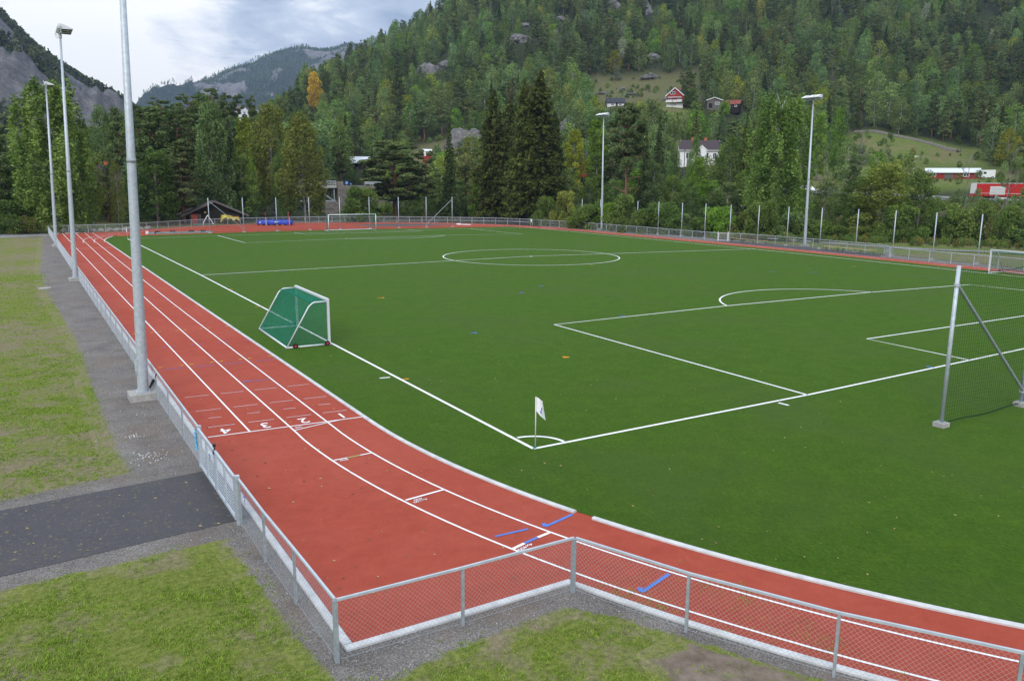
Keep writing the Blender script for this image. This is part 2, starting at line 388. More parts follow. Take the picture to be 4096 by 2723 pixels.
L = {
 'birch': mat_leaf('birch_leaves', (.036, .068, .018), (.160, .230, .065)),
 'birchyellow': mat_leaf('yellowing_birch_leaves', (.050, .070, .016), (.215, .235, .060)),
 'birchgrey': mat_leaf('grey_green_birch_leaves', (.038, .066, .022), (.168, .226, .085)),
 'pale': mat_leaf('pale_grey_leaves', (.085, .098, .070), (.25, .265, .205), .3),
 'leafy': mat_leaf('bright_green_leaves', (.035, .080, .012), (.180, .280, .040)),
 'leafyyellow': mat_leaf('yellow_green_leaves', (.065, .090, .010), (.30, .32, .045)),
 'orange': mat_leaf('autumn_orange_leaves', (.20, .13, .015), (.48, .34, .05), .1),
 'pine': mat_leaf('pine_needles', (.024, .042, .015), (.120, .155, .060), .4, .2),
 'spruce': mat_leaf('spruce_needles', (.015, .026, .009), (.076, .100, .036), .4, .15),
 'olive': mat_leaf('olive_spruce_needles', (.020, .030, .008), (.095, .118, .032), .3, .2),
 'shrub': mat_leaf('shrub_leaves', (.028, .054, .013), (.142, .202, .053)),
 'bracken': mat_leaf('rusty_shrub_leaves', (.055, .058, .018), (.20, .185, .065), .3),
}
B = {
 'birch': mat_bark('white_birch_bark', (.05, .045, .04), (.52, .50, .47), 2.2, .6),
 'pine': mat_bark('orange_pine_bark', (.09, .048, .03), (.23, .125, .078), 2.5, .3),
 'dark': mat_bark('grey_brown_bark', (.045, .038, .032), (.12, .10, .085), 2.5, .25),
 'grey': mat_bark('grey_bark', (.10, .09, .08), (.26, .235, .21), 2.5, .25),
}

# ------------------------------------------------------------------ terrain (bearing, [(distance, height)...]) seen from the survey station
CAM = (-12.309, -18.745, 7.567)
TERR = [(-16.35, [(150, 0.0), (250, 6.0), (400, 30.0), (900, 60.0)]),
(-6.67, [(150, 0.0), (300, 8.0), (500, 20.0), (900, 40.0)]),
(-0.58, [(140, 0.0), (200, 2.0), (300, 6.0), (500, 10.0), (900, 15.0)]),
(2.81, [(145, 0.0), (200, 3.0), (300, 8.0), (500, 12.0), (900, 15.0)]),
(6.44, [(148, 0.0), (170, 1.0), (230, 14.53), (300, 20.0), (500, 22.0), (900, 15.0)]),
(10.29, [(150, 0.0), (180, 2.5), (240, 19.74), (300, 26.0), (400, 28.0), (900, 20.0)]),
(13.25, [(165, 0.0), (190, 3.0), (240, 8.0), (290, 27.96), (450, 40.73), (600, 40.0), (900, 20.0)]),
(15.47, [(190, 0.0), (220, 3.0), (245, 6.8), (340, 21.37), (450, 40.14), (570, 54.9), (690, 62.53), (1000, 50.62)]),
(18.6, [(170, 0.0), (190, -0.5), (212, -0.5), (228, 6.5), (245, 6.9), (340, 19.14), (450, 40.75), (540, 60.09), (640, 77.91), (730, 86.39), (1000, 81.31)]),
(22.99, [(165, 0.0), (190, -1.0), (208, -1.0), (225, 5.0), (245, 7.0), (340, 20.34), (450, 48.16), (510, 67.42), (590, 89.78), (660, 107.22), (740, 119.3), (1000, 122.47)]),
(27.49, [(150, 0.0), (175, -1.0), (200, -1.0), (225, 3.0), (265, 9.57), (300, 14.48), (345, 26.61), (400, 41.15), (455, 52.37), (480, 68.16), (540, 88.98), (640, 124.24), (710, 150.64), (780, 174.05), (1000, 187.46)]),
(32.04, [(135, 0.0), (155, -1.0), (180, -1.0), (220, 3.0), (272, 9.49), (340, 27.76), (430, 52.58), (490, 74.64), (505, 89.06), (600, 117.49), (690, 152.21), (800, 205.62), (920, 243.97), (1150, 275.99)]),
(38.08, [(122, 0.0), (140, -1.5), (165, -1.5), (200, 3.0), (262, 6.5), (276, 6.7), (300, 12.81), (380, 41.11), (440, 55.81), (500, 77.14), (600, 120.1), (690, 164.86), (900, 271.37), (1150, 328.77)]),
(43.97, [(118, 0.0), (135, -1.5), (155, -1.5), (185, 2.5), (235, 5.0), (248, 6.2), (262, 6.4), (274, 12.18), (290, 14.06), (380, 40.99), (450, 59.67), (490, 77.31), (570, 109.09), (640, 139.64), (800, 220.79), (1000, 305.9), (1250, 369.18)]),
(49.61, [(118, 0.0), (131, -1.5), (152, -1.5), (175, 2.5), (222, 5.4), (240, 5.7), (290, 12.22), (330, 18.84), (380, 32.53), (450, 56.49), (540, 91.67), (640, 136.8), (800, 219.75), (1000, 308.27)]),
(54.91, [(120, 0.0), (131, -1.5), (150, -1.5), (168, 2.5), (204, 5.0), (222, 5.2), (245, 8.49), (285, 10.0), (320, 16.82), (345, 25.65), (420, 44.23), (510, 73.15), (610, 116.28), (680, 149.92), (850, 233.83), (1000, 299.58)]),
(59.81, [(120, 0.0), (131, -1.5), (150, -1.5), (165, 2.5), (188, 4.4), (206, 4.7), (230, 8.23), (265, 8.81), (290, 9.99), (320, 15.62), (345, 20.0), (430, 38.13), (510, 66.42), (610, 107.21), (680, 136.2), (850, 215.23), (1000, 281.13)]),
(64.3, [(120, 0.0), (131, -1.5), (148, -1.5), (160, 2.2), (177, 4.1), (196, 4.3), (220, 7.72), (265, 8.56), (300, 11.31), (345, 17.85), (430, 35.18), (510, 59.83), (610, 98.2), (680, 128.3), (850, 207.03), (1000, 270.36)]),
(73.76, [(120, 0.0), (128, -1.5), (142, -1.5), (152, 2.0), (165, 3.8), (182, 4.0), (220, 7.98), (265, 8.78), (300, 10.67), (345, 15.75), (430, 30.85), (510, 52.47), (610, 86.28), (680, 112.88), (850, 182.62), (1000, 238.75)]),
(84.58, [(120, 0.0), (128, -1.0), (142, -1.0), (152, 2.0), (165, 3.0), (182, 3.0), (300, 14.0), (430, 45.0), (680, 120.0), (1000, 220.0)])]
TH = np.array([t[0] for t in TERR])
def _col(i, d):
    t = TERR[i][1]
    return np.interp(d, [0.0] + [q[0] for q in t], [0.0] + [q[1] for q in t])
def wob(x, y, d):
    k = min(1, max(0, (d - 235) / 120))
    if k <= 0: return 0.0
    v = Vector((x * .02, y * .02, 3.1))
    return k * (mnoise.noise(v) * 1.6 + mnoise.noise(v * 3.7) * .8 + mnoise.noise(v * 11) * .35)
def polar(h, d): return CAM[0] + d * math.sin(R(h)), CAM[1] + d * math.cos(R(h))
def gz_hd(h, d):
    hh = min(max(h, TH[0]), TH[-1]); i = int(min(max(np.searchsorted(TH, hh) - 1, 0), len(TH) - 2))
    f = (hh - TH[i]) / (TH[i + 1] - TH[i])
    z = (1 - f) * _col(i, d) + f * _col(i + 1, d)
    edge = max(0.0, h - TH[-1], TH[0] - h)
    if edge > 0: z *= max(0.0, 1 - edge / 50.0)
    x, y = polar(h, d)
    return float(z) + wob(x, y, d)
def hd(x, y):
    dx, dy = x - CAM[0], y - CAM[1]
    return math.degrees(math.atan2(dx, dy)), math.hypot(dx, dy)
def gz(x, y): return gz_hd(*hd(x, y))
def sm(a, b, x):
    t = min(1, max(0, (x - a) / (b - a))); return t * t * (3 - 2 * t)
MEADOWS = [  # bearing from/to, distance from/to : open grass
 (36.5, 44, 378, 460, .5), (51, 64, 218, 308, 1.0), (40.2, 43.8, 338, 386, .9), (47.5, 52, 262, 296, .9), (22, 27, 262, 330, .5), (53, 61.5, 306, 352, .95)]
BARES = [(36.8, 43.8, 392, 470, .62), (24.5, 28.5, 262, 340, .9), (53.5, 61, 322, 350, .12), (41, 52, 205, 222, .4), (46, 64, 150, 200, .45)]
def zone(Z, h, d):
    v = 0
    for a, b, c, e, s_ in Z:
        k = min(sm(a - .6, a + .6, h) * (1 - sm(b - .6, b + .6, h)), sm(c - 8, c + 8, d) * (1 - sm(e - 8, e + 8, d)))
        v = max(v, k * s_)
    return v
hs = list(np.arange(-64, 84, .55)) + list(np.arange(84, 296, 6.0)); hs = sorted(hs)
ds = [0.6, 6, 14, 28, 50, 80, 105, 115, 120, 124, 128, 131, 134, 138, 142, 146, 150, 154, 158, 162, 166, 170, 175, 180, 185, 190, 196, 202, 208, 214, 220, 227, 234, 241, 248, 256, 264, 272, 281, 290] + \
     list(np.arange(300, 700, 9.0)) + list(np.arange(700, 1000, 22.0)) + [1000, 1100, 1300, 1700, 2400, 3800]
vs, md, br = [], [], []
for h in hs:
    for d in ds:
        x, y = polar(h, d); hh = h if h < 180 else h - 360
        z = gz_hd(hh, min(d, 1000)) if d <= 1000 else gz_hd(hh, 1000) * max(0, 1 - (d - 1000) / 1600)
        vs.append((x, y, z - .045))
        flat_ = 1 - sm(118, 126, d) if -5 < hh < 60 else (1 - sm(150, 200, d))
        left_ = (1 - sm(150, 165, d)) if hh < 27 else 0
        bank = (sm(40, 42, hh)) * (1 - sm(126, 134, d))
        md.append(max(zone(MEADOWS, hh, d), flat_, left_, bank)); br.append(zone(BARES, hh, d))
nh, nd = len(hs), len(ds)
fs = []
for i in range(nh):
    for j in range(nd - 1):
        a, b = i * nd + j, ((i + 1) % nh) * nd + j
        fs.append((a, a + 1, b + 1, b))
fs.append(tuple(i * nd for i in range(nh)))
me = bpy.data.meshes.new('ground'); me.from_pydata(vs, [], fs); me.update()
for nm, arr in (('meadow', md), ('bare', br)):
    a = me.attributes.new(nm, 'FLOAT', 'POINT'); a.data.foreach_set('value', arr)
me.polygons.foreach_set('use_smooth', [True] * len(fs)); me.materials.append(M['terrain'])
ground = bpy.data.objects.new('ground', me); C.objects.link(ground)
struct(ground, 'valley floor rising into a steep wooded hillside')

# mountains: silhouettes as (bearing, rise over distance)
def crag(x, y, amp, t):
    s_ = 1.0 / amp / 10
    n = mnoise.noise(Vector((x, y, 7)) * (2.6 * s_)) * amp + mnoise.noise(Vector((x, y, 2)) * (8.0 * s_)) * amp * .45 + mnoise.noise(Vector((x, y, 5)) * (25.0 * s_)) * amp * .2
    n -= abs(mnoise.noise(Vector((x, y, 8)) * (40.0 * s_))) * amp * .22 * (1 if t < .93 else .3)
    return n * (.12 + (math.sin(PI * min(1, t)) if t < 1 else .2))
def woodmask(x, y, amp):
    s_ = 1.0 / amp / 10
    return .5 + .9 * mnoise.noise(Vector((x, y, 40)) * (5.5 * s_)) + .55 * mnoise.noise(Vector((x, y, 60)) * (17 * s_))
def mountain(name, sil, d0, d1, base, mat, amp, label, wood):
    sil = sorted(sil); H = [s_[0] for s_ in sil]; E = [s_[1] for s_ in sil]
    nH, nD = 240, 60; vs = []; wd = []
    for i in range(nH):
        h = H[0] + (H[-1] - H[0]) * i / (nH - 1); e = float(np.interp(h, H, E))
        for j in range(nD):
            t = j / (nD - 1) * 1.25
            d = d0 + (d1 - d0) * t; x, y = polar(h, d)
            zr = CAM[2] + d1 * e
            k = t if t <= 1 else max(0, 1 - (t - 1) * 2.2)
            k = k ** .85
            vs.append((x, y, base + (zr - base) * k + crag(x, y, amp, t)))
            wd.append(woodmask(x, y, amp) + wood(h, t, e))
    fs = [(i * nD + j, i * nD + j + 1, (i + 1) * nD + j + 1, (i + 1) * nD + j) for i in range(nH - 1) for j in range(nD - 1)]
    me = bpy.data.meshes.new(name); me.from_pydata(vs, [], fs); me.update()
    a = me.attributes.new('wood', 'FLOAT', 'POINT'); a.data.foreach_set('value', wd)
    me.polygons.foreach_set('use_smooth', [True] * len(fs)); me.materials.append(mat)
    o = bpy.data.objects.new(name, me); C.objects.link(o); struct(o, label); return o
left_sil = [(-14.07, 0.2774), (-8.42, 0.2498), (-4.34, 0.2085), (-1.61, 0.1802), (0.33, 0.1576), (1.11, 0.1435), (2.10, 0.1247), (3.38, 0.1090), (4.47, 0.0947), (5.60, 0.0837), (6.41, 0.0753), (7.46, 0.0608), (9.13, 0.0359), (10.85, 0.0077)]
mtn_left = mountain('mountain', left_sil, 560, 1050, 12, M['mtnleft'], 34, 'steep grey rock and forest mountainside', lambda h, t, e: -.22 + .36 * sm(.90, 1.0, t))
far_sil = [(5.46, 0.0528), (7.52, 0.0761), (8.84, 0.0909), (10.15, 0.1007), (11.48, 0.1106), (13.11, 0.1232), (14.34, 0.1308), (15.03, 0.1379), (16.14, 0.1440), (17.24, 0.1468), (18.63, 0.1473), (19.62, 0.1494), (20.19, 0.1541), (20.76, 0.1549), (21.47, 0.1530), (22.32, 0.1486), (23.75, 0.1420), (26.08, 0.1356), (29.02, 0.1315)]
mtn_far = mountain('mountain', far_sil, 1700, 3000, 20, M['mtnfar'], 90, 'distant blue mountain with bare rock summit', lambda h, t, e: .22 - .60 * sm(17.2, 18.6, h) * sm(.6, .9, t))

# ------------------------------------------------------------------ sports ground surfaces
def arc(cx, cy, rx, ry, a0, a1, n=40): return [(cx + rx * math.cos(R(a0 + (a1 - a0) * i / n)), cy + ry * math.sin(R(a0 + (a1 - a0) * i / n))) for i in range(n + 1)]
NC, NR = (28.0, 4.78), 31.18           # near bend
FC = (30.5, 92.5); FRX, FRY = 33.56, 34.7   # far bend
red = [(-8.19, -6.95), (-5.2, -7.0), (-3.86, -7.02)] + arc(NC[0], NC[1], 33.9, 33.9, 200.5, 350, 60) + [(63.6, 12), (65.2, 22.3), (66.9, 50), (67.2, 75)] + \
      arc(FC[0], FC[1], 36.9, 37.4, 0, 142.5, 60) + [(1.2, 114.9), (-3.4, 114.0), (-8.19, 113.9)]
mb = MB(); mb.flat(red, 0.0); struct(mb.build('running_track', M['track']), 'brick red rubber running track')
turf_far = [(61.2, 102.4), (52, 103.6), (40, 104.7), (28.8, 105.5), (20, 105.6), (11.4, 104.6), (2.2, 103.9), (-.6, 103.6)]
turf = arc(NC[0], NC[1], NR - .07, NR - .07, 180, 352, 60) + [(60.6, 10), (62.3, 20), (63.6, 36), (64.1, 50), (64.1, 88)] + turf_far + arc(FC[0], FC[1], FRX - .06, FRY, 158.6, 180, 12)
mb = MB(); mb.flat(turf, .010); struct(mb.build('pitch', M['turf']), 'green artificial turf football pitch')

# pitch lines
W = .115; z = .0155
mb = MB(); ln = lambda *p, w=W: mb.strip(p, w, z)
c00, c0L, cWL = (0, 0), (-0.058, 97.704), (62.537, 97.596)
wl = lambda t: (c00[0] + (c0L[0] - c00[0]) * t, c00[1] + (c0L[1] - c00[1]) * t)
ln((-0.137, -0.104), (0.134, 50.094), (-0.058, 97.704))
ln((-0.137, -0.104), (11.83, -0.076), (23.037, 0.273), (27.856, 0.411), (40, 0), (60, 0))
ln((-0.058, 97.704), (11.601, 99.356), (27.914, 99.653), (51.735, 99.426), (62.537, 97.596))
ln((62.537, 97.596), (61.883, 45.571), (59.916, 16.442), (57.4, 0))
ln((0.134, 50.094), (33.347, 52.121), (62.469, 48.051))
ln((11.83, -0.076), (12.133, 16.765), (25.452, 17.079), (39.541, 16.716), (50.447, 15.772), (50.71, 11.838), (52, 0))
ln((23.037, 0.273), (23.466, 5.674), (38.159, 5.563), (42, 5.5))
ln((11.601, 99.356), (11.725, 83.994), (26.86, 85.92), (40.583, 86.412), (52.236, 83.725), (51.735, 99.426))
ln((22.969, 101.367), (23.179, 96.487), (41.744, 96.448), (41.483, 101.407))
cc = [(40.162, 45.232), (42.211, 51.478), (36.664, 61.343), (24.73, 56.21), (28.534, 43.962)]
ctr = (33.231, 51.899)
ln(*arc(ctr[0], ctr[1], 9.15, 9.15, 0, 360, 72))
mb.strip(arc(ctr[0], ctr[1], .1, .1, 0, 360, 12), .14, z)
def bow(a, b, c, n=24):  # circle arc through three points
    ax, ay = a; bx, by = b; cx_, cy_ = c
    D = 2 * (ax * (by - cy_) + bx * (cy_ - ay) + cx_ * (ay - by))
    ux = ((ax * ax + ay * ay) * (by - cy_) + (bx * bx + by * by) * (cy_ - ay) + (cx_ * cx_ + cy_ * cy_) * (ay - by)) / D
    uy = ((ax * ax + ay * ay) * (cx_ - bx) + (bx * bx + by * by) * (ax - cx_) + (cx_ * cx_ + cy_ * cy_) * (bx - ax)) / D
    r_ = math.hypot(ax - ux, ay - uy); an = lambda p: math.degrees(math.atan2(p[1] - uy, p[0] - ux))
    a0, a1, a2 = an(a), an(b), an(c)
    while a1 - a0 > 180: a1 -= 360
    while a1 - a0 < -180: a1 += 360
    while a2 - a1 > 180: a2 -= 360
    while a2 - a1 < -180: a2 += 360
    return arc(ux, uy, r_, r_, a0, a2, n)
ln(*bow((25.576, 17.088), (33.764, 21.35), (39.699, 16.661)))
ln(*bow((25.431, 86.251), (31.488, 83.068), (40.431, 86.076)))
ln(*arc(0, 0, 1.0, 1.0, 0, 90, 12))
ln((-.72, 10.09), (-.31, 10.02)); ln((10.04, -.28), (10.08, -.7))
# coloured ticks for the small-sided pitches
def tick(p, q, m, w=.10): mb.strip([p, q], w, z, m)
def vee(p, q, m, k=.22):
    tick(p, q, m); d = Vector((q[0] - p[0], q[1] - p[1])).normalized(); n_ = Vector((-d.y, d.x))
    e = (q[0] - d.x * k + n_.x * k, q[1] - d.y * k + n_.y * k); mb.strip([q, e], .10, z + .0015, m)
vee((7.69, 31.03), (8.03, 30.72), 2); vee((6.97, 16.9), (7.25, 16.6), 1); vee((20.4, 30.9), (20.8, 30.9), 1); vee((17.2, 28.5), (17.6, 28.5), 1)
vee((7.69, 9.59), (8.02, 9.59), 2); tick((-.05, 9.47), (.24, 9.45), 2); tick((20.22, .56), (20.23, .2), 1); tick((17.1, 17.4), (17.4, 17.1), 1)
tick((33.3, 41.8), (33.7, 41.8), 2); tick((54.6, 29.25), (55.1, 29.1), 2); tick((46.7, 27.6), (47.4, 27.4), 1); tick((44.3, 30), (44.8, 29.9), 1)
tick((6.7, 50.6), (7.1, 50.6), 1); tick((20, 72.1), (20.5, 72), 1); tick((.1, 40), (.4, 39.9), 2); tick((-.3, 31), (.1, 30.9), 2)
struct(mb.build('pitch_markings', PAINTS), 'white pitch lines and small coloured ticks on the turf')

# track lines
mb = MB(); z = .006; LW = .055
LA, LB, LC = -6.78, -5.58, -4.40
mb.strip([(LA, 113.8), (LA, 5.7)], LW, z); 
mb.strip([(LB + .45, 113.8), (LB + .12, 60), (LB, 35), (LB, 4.78)] + arc(NC[0], NC[1], 33.60, 33.60, 180, 250, 60)[1:], LW, z)
mb.strip([(LC + .42, 113.6), (LC + .1, 60), (LC, 35), (LC, 4.78)] + arc(NC[0], NC[1], 32.41, 32.41, 180, 250, 60)[1:], LW, z + .001)
mb.strip([(-2.95, 113.8), (-2.95, 93)], LW, z)
for k in (1.22, 2.44): mb.strip(arc(FC[0], FC[1], FRX + k, FRY + k, 180, 0, 80) + [(64.3 + k, 60), (64.0 + k, 46), (62.6 + k, 20), (61.5 + k, 8)], LW, z + .002)
mb.strip(arc(FC[0], FC[1], FRX - .02, FRY, 157, 0, 70) , LW, z + .0005)
mb.strip([(-8.0, 5.74), (-3.2, 5.44)], .06, z + .003)
mb.strip([(-5.60, 5.10), (-4.42, 5.40), (-3.9, 5.49)], .05, z + .004)
for y in (101.5, 83.2, 64.5): mb.strip([(-8.0, y), (-3.1, y - .1)], .05, z + .003, 5)
mb.strip([(-5.5, 92.5), (-3.1, 92.3)], .05, z + .003, 2)
mb.strip([(-8.1, 113.75), (1.0, 114.6)], .08, z + .003)
for x in (-7.5, -6.2, -5.0): mb.box((x, 113.2, .02), (.5, .16, .05))
for y, h in ((10.72, .40), (8.68, .40), (7.66, .20), (6.62, .40)):
    for k, cx in enumerate((-7.385, -6.18, -4.99, -3.80)):
        yy = y + (.14 - .08 * k); mb.strip([(cx - h, yy), (cx + h, yy - .06)], .035, z + .003, 5)
for k, cx in enumerate((-7.37, -6.19, -5.0, -3.71)): mb.strip([(cx - .39, 15.83 - .07 * k), (cx + .39, 15.77 - .07 * k)], .035, z + .003, 1)
vx = (-5.46, 12.15); mb.strip([vx, (-4.52, 12.09)], .04, z + .003, 1); mb.strip([vx, (-5.2, 12.32)], .04, z + .004, 1)
for y, m in ((16.3, 3), (24.85, 3), (33.2, 3), (45.5, 2), (20.6, 1), (38.0, 1), (57.0, 2)):
    for xb in (-8.0, LA, LB, LC, -3.12):
        for s_ in (-1, 1):
            x0, x1 = xb + s_ * .12, xb + s_ * .27
            if -7.98 < x0 < -3.2: mb.strip([(x0, y), (x1, y)], .06, z + .003, m)
# relay and start marks on the bend
mb.strip([(-5.43, 1.87), (-5.05, 1.88)], .06, z + .003); mb.strip([(-5.05, 1.88), (-4.65, 1.91)], .06, z + .003, 4); mb.strip([(-4.65, 1.91), (-4.3, 1.93)], .06, z + .003)
mb.strip([(-4.89, -1.75), (-3.78, -1.6)], .07, z + .003)
mb.strip([(-4.02, -5.32), (-3.68, -5.22)], .08, z + .003); mb.strip([(-3.68, -5.22), (-3.27, -5.12)], .08, z + .003, 1); mb.strip([(-3.27, -5.12), (-2.92, -5.05)], .08, z + .003)
mb.strip([(-4.05, -4.61), (-3.22, -4.65)], .07, z + .003, 1)
for p, q, e in (((-2.82, -4.74), (-1.9, -4.5), (-2.76, -4.58)), ((-2.88, -8.12), (-1.95, -7.84), (-2.82, -7.96))):
    mb.strip([p, q], .08, z + .003, 1); mb.strip([p, e], .11, z + .004, 1)
struct(mb.build('track_markings', PAINTS), 'white lane lines and coloured relay marks on the red track')
def lettering(txt, loc, size, rz, mat, name, spacing=1.0, sx=1.0, tilt=0.0):
    cu = bpy.data.curves.new(name, 'FONT'); cu.body = txt; cu.size = size; cu.align_x = 'CENTER'; cu.align_y = 'CENTER'; cu.offset = size * .006; cu.space_line = .85
    tmp = bpy.data.objects.new(name, cu); me = bpy.data.meshes.new_from_object(tmp)
    bpy.data.objects.remove(tmp); bpy.data.curves.remove(cu)
    me.materials.clear(); me.materials.append(mat)
    o = bpy.data.objects.new(name, me); C.objects.link(o); o.location = loc; o.rotation_euler = (tilt, 0, rz); o.scale = (sx, 1, 1)
    return o
for t, x, y in (('4', -7.40, 6.16), ('3', -6.20, 6.12), ('2', -5.0, 6.02), ('1', -3.76, 5.95)):
    struct(lettering(t, (x, y, .0085), .78, R(180), P_W, 'lane_number', sx=.85), 'white lane number %s painted upside down at the finish line' % t)
for t, x, y, s_, a in (('10000\n2000', -5.36, 5.37, .085, 186), ('800', -5.18, 1.76, .13, 181), ('4x100\n400', -4.60, -1.90, .125, 188), ('4x400', -3.76, -5.38, .14, 197)):
    struct(lettering(t, (x, y, .0085), s_, R(a), P_W, 'start_lettering', sx=1.25), 'small white start lettering %s on the track bend' % t.replace('\n', ' '))

# kerbs
inner = [(-2.95, 93), (-3.02, 70), (-3.13, 30), (-3.18, 4.78)] + arc(NC[0], NC[1], NR, NR, 180, 197.2, 30)[1:]
mb = MB(); mb.kerb(inner, .125, -.02, .055); mb.kerb(arc(FC[0], FC[1], FRX, FRY, 179, 161, 20), .15, -.02, .05)
mb.kerb(arc(NC[0], NC[1], NR, NR, 198.15, 240, 60), .125, -.02, .055)
struct(mb.build('kerb', M['kerbstone']), 'pale kerb between turf and track')
mb = MB(); mb.kerb([(-8.26, -6.98), (-8.26, 40), (-8.26, 113.9)], .15, -.06, .045)
mb.kerb([(-8.34, -7.06), (-6.2, -7.09), (-3.84, -7.10)] + arc(NC[0], NC[1], 33.99, 33.99, 200.7, 240, 50)[1:], .15, -.06, .041)
struct(mb.build('kerb', M['kerbstone']), 'pale concrete kerb along the outside of the track')

# gravel, paths, lawns
def ragged(pts, amp, step=.35, seed=0):
    out = []; q = random.Random(seed)
    for a, b in zip(pts, pts[1:]):
        l = math.hypot(b[0] - a[0], b[1] - a[1]); n = max(1, int(l / step))
        dx, dy = (b[0] - a[0]) / l, (b[1] - a[1]) / l
        for i in range(n):
            t = i / n * l; w = q.uniform(-amp, amp) + amp * 1.4 * mnoise.noise(Vector((a[0] + dx * t, a[1] + dy * t, seed)) * .9)
            out.append((a[0] + dx * t - dy * w, a[1] + dy * t + dx * w))
    out.append(pts[-1]); return out
verge_edge = ragged([(-9.35, 108.0), (-10.9, 60), (-11.0, 46), (-10.35, 25), (-10.5, 10.3), (-10.35, 3.9)], .045, .2, 1)
verge = [(-8.2, 108.2)] + verge_edge + ragged([(-10.35, 3.7), (-13.3, 3.15), (-40, 1.6)], .035, .2, 2) + [(-40, -4.5)] + \
        ragged([(-40, -4.2), (-13.2, -1.9), (-9.1, -1.75), (-8.95, -3.9), (-8.9, -6.1), (-8.75, -7.75), (-7.95, -8.2), (-7.05, -7.92), (-5.6, -7.84), (-4.45, -7.75), (-3.85, -8.55), (-3.3, -9.6), (-2.68, -10.9), (-1.9, -12.3), (.3, -15), (4, -18.5)], .04, .16, 3) + \
        [(5.5, -17.0)] + arc(NC[0], NC[1], 33.95, 33.95, 222, 200.8, 30) + [(-3.9, -7.05), (-8.2, -7.0)]
mb = MB(); mb.flat(verge, -.015); struct(mb.build('gravel_verge', M['gravel']), 'grey gravel strip along the fence')
mb = MB(); mb.flat([(-8.3, 2.86), (-8.66, 2.84), (-13.3, 2.5), (-40, .6), (-40, -3.2), (-13.2, -1.25), (-8.66, -.87), (-8.3, -.86)], -.008)
struct(mb.build('path', M['asphalt']), 'dark asphalt path leading to the gate')
lawn_l = [(-60, 107)] + [(-9.9, 107.2)] + [(x - .02, y) for x, y in verge_edge] + ragged([(-10.4, 3.75), (-13.3, 3.2), (-40, 1.65)], .06, .3, 2) + [(-60, 1.0)]
mb = MB(); mb.flat(lawn_l, -.0185); struct(mb.build('lawn', M['lawn']), 'patchy lawn left of the gravel strip')
lawn_n = [(-40, -4.15), (-13.2, -1.85), (-9.1, -1.7), (-8.0, -7.5), (-4.4, -7.7), (-3.3, -9.5), (-1.9, -12.2), (4, -18.4), (4, -34), (-40, -34)]
mb = MB(); mb.flat(lawn_n, -.0185); struct(mb.build('lawn', M['lawn']), 'grass below the near corner of the fence')
def across_sheet(name, verts, faces, att, mat, label):
    me = bpy.data.meshes.new(name); me.from_pydata(verts, [], faces); me.update(); me.materials.append(mat)
    a = me.attributes.new('across', 'FLOAT', 'POINT'); a.data.foreach_set('value', att)
    o = bpy.data.objects.new(name, me); C.objects.link(o); return struct(o, label)
mud = [(-4.3, -9.6), (-3.3, -9.45), (-2.75, -10.5), (-2.0, -12.0), (-2.5, -13.6), (-4.5, -13.0), (-4.9, -11.0)]
mc = (-3.35, -11.2); k = len(mud)
across_sheet('mud', [(x, y, -.0124) for x, y in mud] + [(mc[0] + (x - mc[0]) * .55, mc[1] + (y - mc[1]) * .55, -.0098) for x, y in mud],
             [(i, (i + 1) % k, k + (i + 1) % k, k + i) for i in range(k)][::1] + [tuple(range(k, 2 * k))], [0.0] * k + [1.0] * k, M['mud'], 'bare muddy patch by the gravel')
def fringe(pts, wl, wr, z_, label):
    """transition band: wl metres into the grass on the left of the line, wr into the gravel on its right"""
    vs, fs, at = [], [], []
    P = []
    for a, b in zip(pts, pts[1:]):
        n = max(1, int(math.hypot(b[0] - a[0], b[1] - a[1]) / 1.0))
        P += [(a[0] + (b[0] - a[0]) * i / n, a[1] + (b[1] - a[1]) * i / n) for i in range(n)]
    P.append(pts[-1]); n = len(P)
    for i, p in enumerate(P):
        a, b = P[max(i - 1, 0)], P[min(i + 1, n - 1)]; l = math.hypot(b[0] - a[0], b[1] - a[1]); nx, ny = -(b[1] - a[1]) / l, (b[0] - a[0]) / l
        vs += [(p[0] + nx * wl, p[1] + ny * wl, z_ - .0055), (p[0], p[1], z_), (p[0] - nx * wr, p[1] - ny * wr, z_ - .0015)]; at += [-.15, .5, 1.15]
    for i in range(n - 1):
        for j in (0, 1): q_ = i * 3 + j; fs.append((q_, q_ + 1, q_ + 4, q_ + 3))
    return across_sheet('grass_edge', vs, fs, at, M['edge'], label)
fringe([(-9.35, 107.5), (-10.9, 60), (-11.0, 46), (-10.35, 25), (-10.5, 10.3), (-10.40, 3.95)][::-1], .55, .38, -.0112, 'ragged edge between the left lawn and the gravel')
fringe([(-40, 1.63), (-13.3, 3.17), (-10.35, 3.72)], .40, .22, -.0116, 'ragged lawn edge above the asphalt path')
fringe([(-8.95, -1.72), (-13.2, -1.88), (-40, -4.2)], .40, .22, -.0116, 'ragged grass edge below the asphalt path')
fringe([(4, -18.5), (.3, -15), (-1.9, -12.3), (-2.68, -10.9), (-3.3, -9.6), (-3.85, -8.55), (-4.45, -7.8), (-5.6, -7.9), (-7.05, -8.0), (-7.95, -8.25), (-8.75, -7.85), (-8.95, -6.1), (-9.0, -3.9), (-9.1, -1.85)], .38, .26, -.0112, 'ragged grass edge round the near fence corner')
mb = MB(); mb.flat([(-60, 108.5), (-60, 113.6), (-14.4, 116.2), (-12, 118.4), (-9.6, 117.2), (-8.5, 112), (-8.5, 108.3), (-14.3, 107.0)], -.0125)
struct(mb.build('path', M['gravelpale']), 'pale gravel path at the far end of the lawn')
